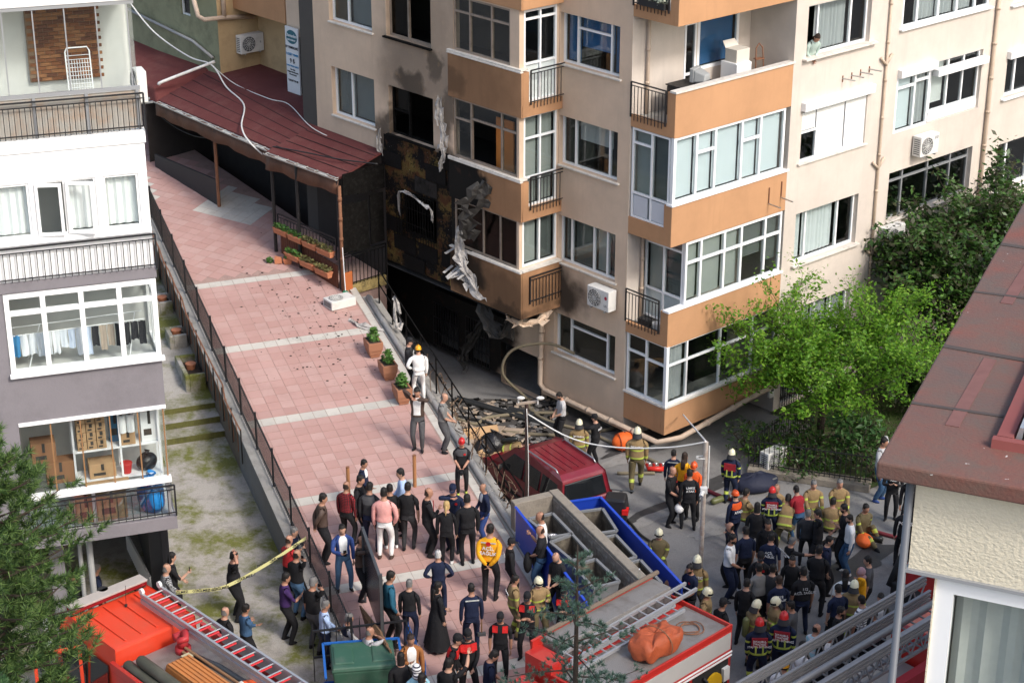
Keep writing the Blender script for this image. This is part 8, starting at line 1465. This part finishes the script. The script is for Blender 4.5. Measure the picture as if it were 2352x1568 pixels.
stand('t', t12, (1100, 1070), (1095, 1540), 185, 'police officer with red shoulders and radio standing by truck front', top='black', sl=.48, hat='cap:black', arms='dd', extra=('redyoke',))
stand('t', t12, (1200, 832), (1180, 1250), 75, 'bareheaded firefighter in khaki coat beside the police', arms='dd', **FG, hair='k', txt=('İTFAİYE', .04, 'b', 'white'))
stand('t', t12, (1308, 930), (1265, 1400), 190, 'police officer with red shoulders and crossed bare arms', top='black', sl=.48, hat='cap:black', arms='xx', extra=('redyoke',))
stand('t', t12, (1325, 830), (1372, 1285), 150, 'firefighter in white helmet behind the crossed arms officer', hat='fire:cream', arms='wd', hair='k', **FG)
stand('t', t12, (1537, 900), (1530, 1330), 190, 'police officer with red shoulders behind the cedar tip', top='black', sl=.48, hat='cap:black', arms='xx', extra=('redyoke',))
stand('t', t12, (1382, 395), None, 270, 'man in white vest beside the blue bin panel', top='white', sl=.0, arms='mod' if 0 else 'w,d', hair='kb')
stand('t', t12, (1365, 490), (1390, 935), 280, 'man in black shirt and jeans holding a jacket over arm', top='black', sl=.48, bot='denim', arms='fd', hair='bb', extra=('bag',))
stand('t', t12, (1515, 662), (1480, 1120), 225, 'bald bearded man in black shirt looking at his hands', top='black', sl=.48, hair='gb', beard=1, arms='ff', fat=1.12, yaw=(0, 25))
stand('t', t11, (525, 1097), (530, 1535), 185, 'man in brown jacket and white shirt with phone at ear', top='brown', shirt='white', bot='dgrey', arms='mo,p', extra=('phone',), yaw=(0, 15))
stand('t', t11, (712, 1143), (690, 1545), 95, 'man in grey polo shirt leaning toward the sooty railing', top='grey', sl=.48, bot='dgrey', arms='ff', hair='gb', yaw=(0, 15))
stand('t', t11, (825, 1440), (835, 1835), 180, 'photographer in red and yellow helmet with grey vest', top='black', sl=.48, vest='dgrey', bot='black', shoe='hivis', hat='bike:vred', arms='f,f', extra=('camera', 'chestdot'))
stand('t', t11, (475, 755), (462, 1120), 95, 'policeman in black beret at the sooty railing', top='char', bot='black', hat='cap:black', arms='df', txt=('POLİS', .04, 'f', 'white'))
stand('t', t11, (535, 833), (535, 1180), 350, 'person in white overall and yellow hard hat', top='white', bot='white', hat='bike:yellow', arms='hd', bulk=1.12, shoe='white')
# ---- behind the fence and on the driveway
stand('t', t02, (2240, 268), (2215, 735), 80, 'young man in grey brown jacket behind the spiked fence', top='brown', bot='black', arms='bb')
stand('d', t02, (2015, 498), None, 100, 'grey haired man with glasses in navy against the fence wall', top='navy', sl=.48, hair='g', arms='d,w', H=1.6)
stand('d', t02, (2005, 560), (1990, 1000), 40, 'man in bright red shirt beside the fence wall', top='red', bot='black', hair='bb', arms='ff')
stand('d', t02, (2050, 660), (2050, 1118), 40, 'man in black shirt and light jeans phoning by the fence', top='black', sl=.48, bot='jeans', hair='kb', arms='d,p', extra=('phone',))
stand('d', t02, (1978, 815), (1968, 1285), 70, 'man in purple polo shirt looking up at the building', top='purple', sl=.48, bot='black', arms='d,ph', extra=('phone',))
stand('d', t02, (2165, 850), (2160, 1350), 40, 'white haired man in black shirt and grey trousers phoning', top='black', sl=.48, bot='dgrey', hair='g', arms='d,p', extra=('phone',))
stand('d', t02, (2255, 1005), (2235, 1450), 70, 'grey haired man in pale blue shirt holding a tablet', top='ltblue', bot='navy', hair='g', arms='ff', extra=('phone',))
stand('d', t12, (40, 1095), None, 70, 'grey haired man in dark quilted vest with grey sleeves', top='lgrey', vest='navy', hair='g', arms='ff')
stand('d', t12, (185, 1190), None, 60, 'man in grey and black striped shirt leaning on the fence', top='lgrey', sl=.48, hair='gb', arms='d,mo')
stand('d', t02, (1610, 668), (1620, 1125), 75, 'large man in black with one hand on his forehead', top='black', sl=.48, bot='black', arms='d,hd', fat=1.22, beard=1, group='people on the mossy driveway')
stand('d', t02, (1540, 1055), None, 40, 'balding man half hidden by the truck ladder', top='black', hair='gb', sl=.48)
stand('d', t02, (1682, 1032), None, 50, 'man in dark blue denim shirt with folded arms near the ladder', top='denim', arms='xx', H=1.6)
stand('d', t02, (1135, 755), None, 60, 'man in grey checked shirt beside the fire truck cab', top='stripe', hair='gb', arms='ff')
stand('d', t02, (1170, 675), None, 70, 'curly haired man in black shirt holding a phone up', top='black', sl=.48, hair='km', arms='f,ph', extra=('phone',))
stand(.75, t02, (650, 755), None, 60, 'grey haired man in navy shirt below the left house', top='navy', sl=.48, hair='g')
stand(.75, t02, (505, 800), None, 200, 'long haired woman in black below the left house', top='black', hair='bl')
# ---- street before the building
stand('s', t11, (1512, 1132), (1520, 1480), 250, 'man in light grey shirt looking at phone before the entrance', top='lgrey', sl=.48, bot='black', arms='ff', beard=1, extra=('phone',), yaw=(0, 25))
stand('s', t11, (1637, 1320), (1635, 1690), 5, 'white helmeted firefighter standing right behind the red car', hat='fire:cream', arms='dd', **FG, txt=('İSTANBUL', .04, 'b', 'white'))
stand('s', t11, (1742, 1280), (1755, 1640), 300, 'police officer in black cap pointing beside a firefighter', top='black', sl=.6, hat='cap:black', arms='s,d', txt=('POLİS', .05, 'b', 'white'))
stand('s', t11, (2025, 1375), (2040, 1800), 5, 'white helmeted firefighter walking with orange bag behind him', hat='fire:cream', arms='dd', pose='stride', **FG, txt=('İSTANBUL', .04, 'b', 'white'))
stand('s', t11, (1190, 1470), (1170, 1700), 120, 'firefighter with black air tank bending over the rubble', arms='lo,lo', pose='bend', hair='k', extra=('tank',), **FG) if 0 else person(onz(*T(1, 1, 1165, 1725), ST), 1.66, 110, top='khaki', bot='khakid', gear='fire', arms='lo,lo', pose='bend', extra=('tank',), label='firefighter with black air tank bending over the rubble', group='people gathered in the street')
stand('s', t12, (2285, -2), (2280, 330), 10, 'man in navy work jacket behind the bald officer', top='navy', bot='navy', arms='df', extra=('silver',))
stand('s', t12, (2265, 80), (2265, 480), 120, 'bald man in black shirt clasping his hands', top='black', sl=.48, hair='gb', arms='ff', extra=('chestdot',))
stand('s', t22, (35, 105), (45, 510), 355, 'man in black rescue vest with white lettering and emblem', top='black', arms='dd', txt=('UMKE|ATAK', .05, 'b', 'white'), extra=('helm',), band='hivis', hair='k')
stand('s', t22, (50, 38), (85, 440), 200, 'rescuer in orange helmet and orange jacket', top='orange', bot='black', hat='bike:orange', arms='fd', sl=1)
stand('s', t22, (12, -10), None, 20, 'long haired woman in yellow vest beside the rescuers', top='yellow', hair='bl')
stand('s', t22, (352, -12), (310, 330), 20, 'white helmeted firefighter in navy coat with red back', top='navy', bot='navy', hat='fire:cream', arms='dd', gear='fire', extra=('yoke', 'stripes'))
stand('s', t22, (375, 240), (345, 640), 330, 'rescuer in orange helmet with orange shoulders and lettering', top='navy', vest='orange', bot='navy', hat='bike:orange', arms='df', txt=('|AFAD', .06, 'b', 'white'))
stand('s', t22, (600, 222), (610, 600), 5, 'red helmeted trainee firefighter near the seated crew', top='navy', bot='navy', gear='fire', hat='fire:vred', extra=('yoke', 'stripes'), txt=('İSTANBUL|İTFAİYESİ|STAJYER ÖĞRENCİ', .036, 'b', 'white'))
stand('s', t22, (652, 200), None, 200, 'bald seated firefighter behind the red helmeted trainee', pose='sit', drop=.27, arms='kn,kn', hair='bb', **FG)
stand('s', t22, (905, 110), None, 165, 'seated firefighter with short grey hair and tank strap', pose='sit', drop=.12, arms='kn,kn', hair='g', **FG)
stand('s', t22, (1088, 102), None, 175, 'seated grey haired firefighter farthest to the right', pose='sit', drop=.12, arms='kn,kn', hair='g', **FG)
stand('s', t22, (842, 245), (770, 600), 330, 'man in red polo shirt and jeans bending among firefighters', top='crimson', sl=.48, bot='denim', arms='ff', pose='stoop')
stand('s', t22, (708, 315), None, 20, 'firefighter crouching left of the red polo shirt', pose='crouch', drop=.25, arms='kn,kn', hair='k', **FG)
stand('s', t22, (1035, 300), None, 20, 'firefighter seated low in front of the grey haired ones', pose='ground', drop=.43, arms='kn,kn', hair='k', **FG)
stand('s', t22, (1250, 325), None, 150, 'exhausted firefighter lying back on the ground by equipment', pose='ground', drop=.43, arms='gd,kn', hair='k', top='khakid', bot='khakid', gear='fire')
stand('s', t22, (430, 235), None, 60, 'dark haired firefighter seated beside the orange helmet rescuer', pose='sit', drop=.27, arms='kn,kn', hair='k', **FG)
stand('s', t22, (515, 335), None, 10, 'dark haired woman in black behind the man phoning', top='black', hair='km')
stand('s', t22, (340, 470), None, 290, 'balding man in black phoning beside the white polo shirt', top='black', hair='kb', arms='p,d', extra=('phone',))
stand('s', t22, (335, 545), (305, 1000), 110, 'man in white polo shirt with small flag on sleeve', top='white', sl=.48, bot='navy', arms='df', hair='k', beard=1)
stand('s', t22, (460, 500), (405, 935), 340, 'man in dark navy shirt and white trainers', top='navy', sl=.48, bot='black', shoe='white', arms='dd')
stand('s', t22, (592, 445), None, 195, 'man in black with a lanyard round his neck', top='black', arms='dd')
stand('s', t22, (610, 545), None, 20, 'medic in navy shirt with white lettering on the back', top='navy', sl=.48, txt=('ACİL|SAĞLIK', .05, 'b', 'white'))
stand('s', t22, (540, 655), None, 190, 'man in black cap with white badge facing the camera', top='black', hat='cap:black', arms='dd', beard=1, extra=('chestdot',))
stand('s', t22, (532, 755), None, 345, 'heavy man in plain grey shirt seen from behind', top='grey', sl=.48, hair='k', fat=1.12)
stand('s', t22, (725, 570), (735, 960), 70, 'crime scene officer in lettered black vest reaching forward', top='black', sl=.6, arms='d,s', txt=('OLAY YERİ İNCELEME|POLİS', .036, 'b', 'white'), hair='g')
stand('s', t22, (852, 392), (850, 760), 10, 'grey haired man in long black coat', top='char', hair='g', gear='coat', bulk=1.1)
stand('s', t22, (945, 380), None, 280, 'man in black with hand to his ear near the air tanks', top='black', arms='pd', extra=('phone',))
stand('s', t22, (1130, 340), (1090, 770), 275, 'man with sunglasses and moustache in black shirt', top='black', sl=.48, arms='xf', beard=1)
stand('s', t22, (1142, 412), (1145, 815), 265, 'man in white sweatshirt and jeans standing in shadow', top='white', bot='denim', shoe='white', arms='dd', beard=1)
stand('s', t22, (935, 630), (910, 1095), 20, 'man in black leather jacket in the middle of crowd', top='black', arms='ff', shoe='black', bulk=1.05)
stand('s', t22, (832, 780), (810, 1245), 350, 'medic in black shirt with emergency number on the back', top='black', sl=.48, bot='navy', txt=('112|ACİL SAĞLIK', .05, 'b', 'lgrey'), arms='dd')
stand('s', t22, (670, 840), None, 350, 'medic in navy shirt wearing a face mask', top='navy', sl=.48, txt=('112|SAĞLIK', .05, 'b', 'white'), hair='b')
stand('s', t22, (100, 690), None, 20, 'firefighter in long tan coat and white helmet beside rusty pole', hat='fire:cream', **FG, txt=('İTFAİYESİ', .05, 'b', 'white'))
stand('s', t22, (60, 750), None, 230, 'bearded man in navy uniform with round red badge', top='navy', sl=.6, arms='fd', beard=1, extra=('chestdot',))
stand('s', t22, (165, 905), None, 110, 'white helmeted firefighter behind the truck rear corner', hat='fire:cream', **FG)
stand('s', t22, (272, 980), None, 60, 'man in black cap behind the truck rear corner', top='black', hat='cap:black')
stand('s', t22, (505, 995), None, 60, 'white helmeted firefighter with tan air tank', hat='fire:cream', extra=('tankg',), **FG)
stand('s', t22, (650, 970), None, 250, 'white helmeted firefighter facing the one with tank', hat='fire:cream', arms='wd', **FG)
stand('s', t22, (540, 1122), (500, 1600), 0, 'red helmeted trainee firefighter nearest the open truck', top='navy', bot='navy', gear='fire', hat='fire:vred', extra=('yoke', 'stripes'), txt=('İSTANBUL|İTFAİYESİ|STAJYER ÖĞRENCİ', .036, 'b', 'white'))
stand('s', t22, (680, 1078), (680, 1560), 15, 'red helmeted trainee firefighter second from the open truck', top='navy', bot='navy', gear='fire', hat='fire:vred', extra=('yoke', 'stripes'), txt=('İSTANBUL|İTFAİYESİ|STAJYER ÖĞRENCİ', .036, 'b', 'white'))
stand('s', t22, (915, 1170), None, 60, 'man in pale blue striped polo with sunglasses', top='aqua', sl=.48, hair='kb')
stand('s', t22, (1015, 1210), None, 190, 'young man with glasses behind the long ladder', top='black', shirt='white')
stand('s', t22, (1080, 1045), None, 100, 'thickset man in black sweater beside the ladder', top='black', hair='k', beard=1, fat=1.12)
stand('s', t22, (1245, 975), None, 320, 'man in white shirt with dark stripes', top='sailor', sl=.48)
stand('s', t22, (1370, 950), None, 200, 'man with sunglasses in olive bomber jacket', top='olive', shirt='white', arms='ff')
stand('s', t22, (1185, 862), None, 20, 'white helmeted firefighter in tan coat near the medics', hat='fire:cream', **FG)
stand('s', t22, (1125, 800), None, 10, 'long haired medic in navy and orange vest', top='white', sl=.48, vest='navy', hair='kl', bot='navy', txt=('||112|ACİL', .05, 'b', 'white'))
stand('s', t22, (1240, 778), None, 280, 'woman in mauve headscarf and orange vest', top='yellow', hair='0', extra=('scarf',), band='mauve', arms='p,d')
stand('s', t22, (1290, 700), None, 280, 'young man in grey shirt beside the headscarf woman', top='dgrey', sl=.48)
stand('s', t22, (818, 1290), None, 60, 'bearded man in white overall below the blue striped polo', top='white', beard=1, hair='k', arms='ff', bulk=1.12)
stand('s', t22, (702, 1415), None, 20, 'person in yellow hard hat and white overall at bottom', top='white', hat='bike:yellow', bot='white', bulk=1.1)
stand('s', t22, (1465, 60), (1425, 440), 190, 'police officer in dark tactical vest under the roof edge', top='black', vest='dgrey', arms='ww', txt=('POLİS', .035, 'f', 'white'), hair='k')
stand('s', t22, (1585, 118), None, 200, 'man in black cap and printed sweatshirt by the downpipe', top='black', hat='cap:black', txt=('ARMANI', .03, 'f', 'white'))
stand('s', t22, (1545, 345), None, 10, 'police officer in black with lettering beside the downpipe', top='black', txt=('POLİS', .075, 'b', 'white'))
stand('s', t21, (1368, 1447), (1350, 1880), 120, 'man in grey hooded top and jeans phoning by shrubs', top='lgrey', bot='denim', arms='p,d', extra=('phone',), shoe='blue')
stand('s', t12, (2268, 862), None, 270, 'balding man in black beside the truck ladder end', top='black', hair='kb', beard=1)
stand('s', t12, (2320, 935), None, 200, 'dark haired man beside the truck deck', top='black', beard=1)
stand('s', t12, (2192, 452), None, 185, 'firefighter in dark coat and white helmet resting on scooter', pose='sit', drop=.16, hat='fire:cream', arms='ff', extra=('bottle',), top='khakid', bot='olive', gear='fire')
for x, y, f, tp, lb, kw in ((760, 690, 200, 'black', 'man in black shirt between the crime officer and long coat', {}), (620, 760, 30, 'char', 'dark haired man in charcoal behind the masked medic', {}), (1000, 560, 100, 'navy', 'man in navy between the leather jacket and air tanks', dict(sl=.48)), (440, 860, 30, 'black', 'man in black jacket behind the truck and grey shirt', {}), (1080, 900, 340, 'navy', 'medic in navy beside the long haired medic', dict(sl=.48)), (760, 1010, 300, 'dgrey', 'man in dark grey shirt facing the white helmets', {}), (1330, 1060, 250, 'black', 'man in black next to the olive bomber jacket', {})): stand('s', t22, (x, y), None, f, lb, top=tp, **kw)
# woman leaning out of the window on the bright wall
wp_ = bw(5.3, .22, 9.95); person(wp_, 1.6, 180 - 41.7 + 10, top='mint', bot='dgrey', hair='bl', pose='lean', arms='f,f', yaw=(15, 32), label='woman with long brown hair leaning out of a window', group='people watching from the windows')
# ---------------------------------------------------------------- trees
def leafmat(name, c, tr=.45, var=.35, sc_=2.5, rough=.5):
    m, t, bs = nodes(name); co = coords(t); cc = mix(t, noise(t, co, sc_, 5), c3(c, 1 - var), c3(c, 1 + var)); t.links.new(cc, bs.inputs['Base Color']); bs.inputs['Roughness'].default_value = rough; bs.inputs['Specular IOR Level'].default_value = .35
    tl = N(t, 'BsdfTranslucent'); t.links.new(cc, tl.inputs[0]); mx = N(t, 'MixShader'); mx.inputs[0].default_value = tr; out = t.nodes['Material Output']; t.links.new(bs.outputs[0], mx.inputs[1]); t.links.new(tl.outputs[0], mx.inputs[2]); t.links.new(mx.outputs[0], out.inputs[0]); return m
barkm = mat('bark', (.07, .05, .038), .95, .3, 12, bump=.8, bscale=40)
def grow(mb, p, d, L, r, lev, R_, tips, spread, up, bend=.25):
    n = 4; pts = [p]; q = p.copy(); v_ = d.normalized()
    for i in range(n): v_ = (v_ + V((R_.gauss(0, bend), R_.gauss(0, bend), R_.gauss(0, bend) + up)) * .35).normalized(); q = q + v_ * L / n; pts.append(q.copy())
    mb.tube(pts, [r * (1 - .6 * i / n) for i in range(n + 1)], 5 if lev else 8, cap=False)
    if lev <= 1: tips += pts[1:]
    if lev == 0: return
    k = 4 if lev > 1 else 4
    for i in range(k):
        b = pts[1 + (i % n)] if lev < 3 else pts[2 + i % (n - 1)]; w_ = (v_ + V((R_.gauss(0, 1), R_.gauss(0, 1), R_.gauss(0, .6) + up * 2)) * spread).normalized(); grow(mb, b, w_, L * R_.uniform(.55, .8), r * .5, lev - 1, R_, tips, spread, up, bend)
def leafy(name, tips, per, size, spread, mats_, par, R_, asp=.5):
    mb = MB(); k = len(mats_)
    for p in tips:
        for _ in range(per):
            c = p + V((R_.gauss(0, spread), R_.gauss(0, spread), R_.gauss(0, spread))); x = V((R_.gauss(0, 1), R_.gauss(0, 1), R_.gauss(0, .6))).normalized(); y = x.cross(V((R_.gauss(0, .7), R_.gauss(0, .7), 1))).normalized(); s = size * R_.choice((.55, .8, 1, 1.15, 1.5))
            mb.add([c - x * s, c - y * s * asp, c + x * s, c + y * s * asp], [(0, 1, 2, 3)], R_.randrange(k))
    return mb.build(name, mats_, par)
def tree(name, lab, base, top, limbs, L, lev, lm, per, size, spread, seed, up=.1, r=.12, wide=.8):
    R_ = random.Random(seed); t_ = thing(name, lab, 'tree', base); mb = MB(); tr = V((.05, 0, top)); mb.tube([(0, 0, -.3), (.03, .02, top * .5), tr], [r * 1.3, r, r * .7], 9); mb.build('trunk', barkm, t_, smooth=True); mb = MB(); tips = []
    for i in range(limbs): a = 6.283 * i / limbs + R_.uniform(-.4, .4); z = top * R_.uniform(.55, 1); grow(mb, V((.04, 0, z)), V((math.cos(a) * wide, math.sin(a) * wide, R_.uniform(.3, 1.1))), L * R_.uniform(.8, 1.15), r * .5, lev, R_, tips, .75, up)
    mb.build('branches', barkm, t_, smooth=True); leafy('crown', tips, per, size, spread, lm, t_, R_); return t_
gl1 = [leafmat('leaf_spring', (.13, .30, .022)), leafmat('leaf_spring_b', (.10, .24, .02)), leafmat('leaf_spring_c', (.21, .38, .035))]; gd = [leafmat('leaf_evergreen', (.035, .085, .018), .2, .4, 3, .35), leafmat('leaf_evergreen_b', (.055, .12, .022), .2, .4, 3, .35), leafmat('leaf_evergreen_c', (.05, .055, .025), .15, .4, 3, .4)]
b_ = onz(1880, 1028, ST); tree('spring_tree', 'bright green young tree in front of the beige facade', V((b_.x, b_.y, ST)), 1.9, 13, 1.8, 3, gl1, 9, .052, .09, 5, .05, .1, 1.2)
b_ = bw(10.9, -2.3, ST); tree('evergreen_tree', 'dense dark evergreen tree behind the near roof edge', b_, 2.6, 12, 2.0, 3, gd, 12, .085, .15, 8, .06, .16, 1.1)
b_ = bw(15.5, -1.5, ST); tree('evergreen_tree', 'second dark evergreen farther along the bright wall', b_, 1.0, 9, 1.1, 3, gd, 9, .09, .15, 12, .02, .15, 1.1)
b_ = bw(8.6, -3.4, ST); tree('evergreen_tree', 'low dark evergreen filling the garden behind seated firefighters', b_, 1.0, 10, 1.15, 3, gd, 9, .075, .13, 14, .0, .1, 1.3)
def shrub(lab, px, h, n, sz, seed, ms):
    b_ = onz(*px, ST + .05); t_ = thing('leafy_shrub', lab, 'shrub', V((b_.x, b_.y, ST))); R_ = random.Random(seed); mb = MB()
    for i in range(6): a = i * 1.05; mb.tube([(0, 0, 0), (math.cos(a) * .25, math.sin(a) * .25, h * .5), (math.cos(a) * .5, math.sin(a) * .5, h * .9)], [.03, .02, .01], 5)
    mb.build('stems', barkm, t_); leaves('foliage', [(math.cos(i) * .4, math.sin(i) * .4, h * (.5 + .12 * (i % 4)), .4, .4, .35) for i in range(7)], n, sz, None, t_, seed, .5, .38, ms); return t_
mag = [leafmat('leaf_big', (.045, .11, .03), .25, .3, 4, .35), leafmat('leaf_big_b', (.07, .15, .045), .25, .3, 4, .35)]
shrub('broad leaved shrub beside the man in grey hood', (1958, 1062), 1.5, 420, .13, 3, mag); shrub('low green shrub under the spring tree by the basement', (1760, 1062), .7, 300, .07, 4, gl1); shrub('dark shrub behind the seated firefighters', (1840, 1090), .8, 420, .07, 5, gd); shrub('dark shrub along the garden fence near the police', (2010, 1105), 1.0, 420, .08, 6, gd)
for i, (x, y, h) in enumerate(((1800, 1050, .9), (1905, 1078, .9), (1865, 1060, 1.1), (1720, 1040, .8), (1990, 1070, 1.3))): shrub('shrub added to darken the garden, %s along the iron fence from the basement windows' % ('second', 'fourth', 'third', 'first', 'fifth')[i], (x, y), h, 420, .075, 20 + i, gd)  # dark shrubs added to deepen the shade where sky light brightens the garden
# grass in the garden
mb = MB(); R_ = random.Random(8)
for i in range(5000):
    b, a = R_.uniform(4.6, 16), R_.uniform(-3.3, -.1); p = bw(b, a, ST + .05); x = V((R_.gauss(0, 1), R_.gauss(0, 1), 0)).normalized() * .012; mb.add([p - x, p + x, p + V((R_.gauss(0, .05), R_.gauss(0, .05), R_.uniform(.06, .2)))], [(0, 1, 2)])
o = mb.build('grass', leafmat('grass_green', (.05, .12, .02), .3)); o['kind'] = 'stuff'; o['label'] = 'rough grass growing in the shaded garden'
# needles
def tuft(mb, p, d, n, L, R_, w=.006, k=2, cone=.9):
    for _ in range(n):
        v_ = (d + V((R_.gauss(0, cone), R_.gauss(0, cone), R_.gauss(0, cone)))).normalized(); x = v_.cross(V((R_.gauss(0, 1), R_.gauss(0, 1), R_.gauss(0, 1)))).normalized() * w; q = p + v_ * L * R_.uniform(.7, 1.1); mb.add([p - x, p + x, q], [(0, 1, 2)], R_.randrange(k))
ndl = [leafmat('needle_pine', (.075, .14, .035), .2, .4, 3, .6), leafmat('needle_pine_b', (.14, .22, .06), .2, .4, 3, .6), leafmat('needle_pine_c', (.03, .065, .02), .2, .4, 3, .6)]
R_ = random.Random(21); pc = V((-7.95, 24.2, ST)); t_ = thing('pine_tree', 'long needled pine in front of the grey house', 'tree', pc); mb = MB(); mb.tube([(0, 0, -.3), (0, 0, 6), (.1, 0, 10.4)], [.2, .15, .03], 8); mb.build('trunk', barkm, t_); br = MB(); nd = MB()
for i in range(120):
    z = 6.0 + 4.6 * i / 120; a = i * 2.4; L = (1.5 if z < 9.0 else 1.5 * (11.2 - z) / 2.2) * R_.uniform(.7, 1.15); d = V((math.cos(a), math.sin(a), .25)); pts = [V((.05, 0, z)), V((.05, 0, z)) + d * L * .5, V((.05, 0, z)) + d * L + V((0, 0, .15))]; br.tube(pts, [.03, .02, .008], 5, cap=False)
    for j in range(9):
        f = .25 + .75 * j / 8; p = pts[0].lerp(pts[2], f) + V((R_.gauss(0, .12), R_.gauss(0, .12), R_.gauss(0, .1))); dd = (d + V((R_.gauss(0, .5), R_.gauss(0, .5), .5))).normalized()
        for s in range(3): tuft(nd, p + dd * .08 * s, dd, 26, .17, R_, .008, 3, .7)
br.build('branches', barkm, t_); nd.build('crown', ndl, t_)
R_ = random.Random(22); pc = V((-7.45, 22.6, ST)); t_ = thing('cypress_tree', 'feathery cypress top at the lower left edge', 'tree', pc); mb = MB(); mb.tube([(0, 0, -.3), (0, 0, 7.4)], [.16, .03], 8); mb.build('trunk', barkm, t_); fo = MB()
for i in range(260):
    z = R_.uniform(4.4, 7.7); a = R_.uniform(0, 6.283); L = (8.1 - z) * .36 * R_.uniform(.55, 1.1) + .15; d = V((math.cos(a), math.sin(a), .45)).normalized(); p0 = V((0, 0, z))
    for j in range(14): p = p0 + d * L * (.35 + .65 * j / 13) + V((R_.gauss(0, .05), R_.gauss(0, .05), R_.gauss(0, .04))); tuft(fo, p, (d + V((0, 0, .3))).normalized(), 5, .11, R_, .014, 3, .45)
fo.build('crown', [leafmat('cypress_a', (.05, .12, .045), .2), leafmat('cypress_b', (.08, .16, .06), .2), leafmat('cypress_c', (.025, .06, .025), .2)], t_)
R_ = random.Random(23); pc = V((.80, 20, ST)); t_ = thing('cedar_tree', 'thin blue green cedar tip rising before the fire engine', 'tree', pc); mb = MB(); mb.tube([(0, 0, -.3), (0, 0, 6), (0, 0, 11.5)], [.16, .09, .008], 8); mb.build('trunk', barkm, t_); br, nd = MB(), MB()
for i in range(46):
    z = 11.25 - .075 * i * (1 + i * .012); a = i * 2.39 + .6; L = (.14 + .045 * i) * R_.uniform(.6, 1.3); L = min(L, 1.5); d = V((math.cos(a), math.sin(a), .12 if i > 6 else .5)); pts = [V((0, 0, z)), V((0, 0, z)) + d * L * .6 + V((0, 0, .03)), V((0, 0, z)) + d * L]; br.tube(pts, [.014, .009, .004], 4, cap=False)
    for j in range(int(7 + L * 24)):
        f = .1 + .9 * R_.random(); p = pts[0].lerp(pts[2], f); sd = d.cross(V((0, 0, 1))) * R_.uniform(-.3, .3) * L; p = p + sd * (1 - f * .4); tuft(nd, p, V((0, 0, .7)) + d * .5, 22, .075, R_, .006, 2, .8)
br.build('branches', barkm, t_); nd.build('crown', [leafmat('cedar_a', (.17, .26, .19), .2), leafmat('cedar_b', (.10, .17, .12), .2)], t_)
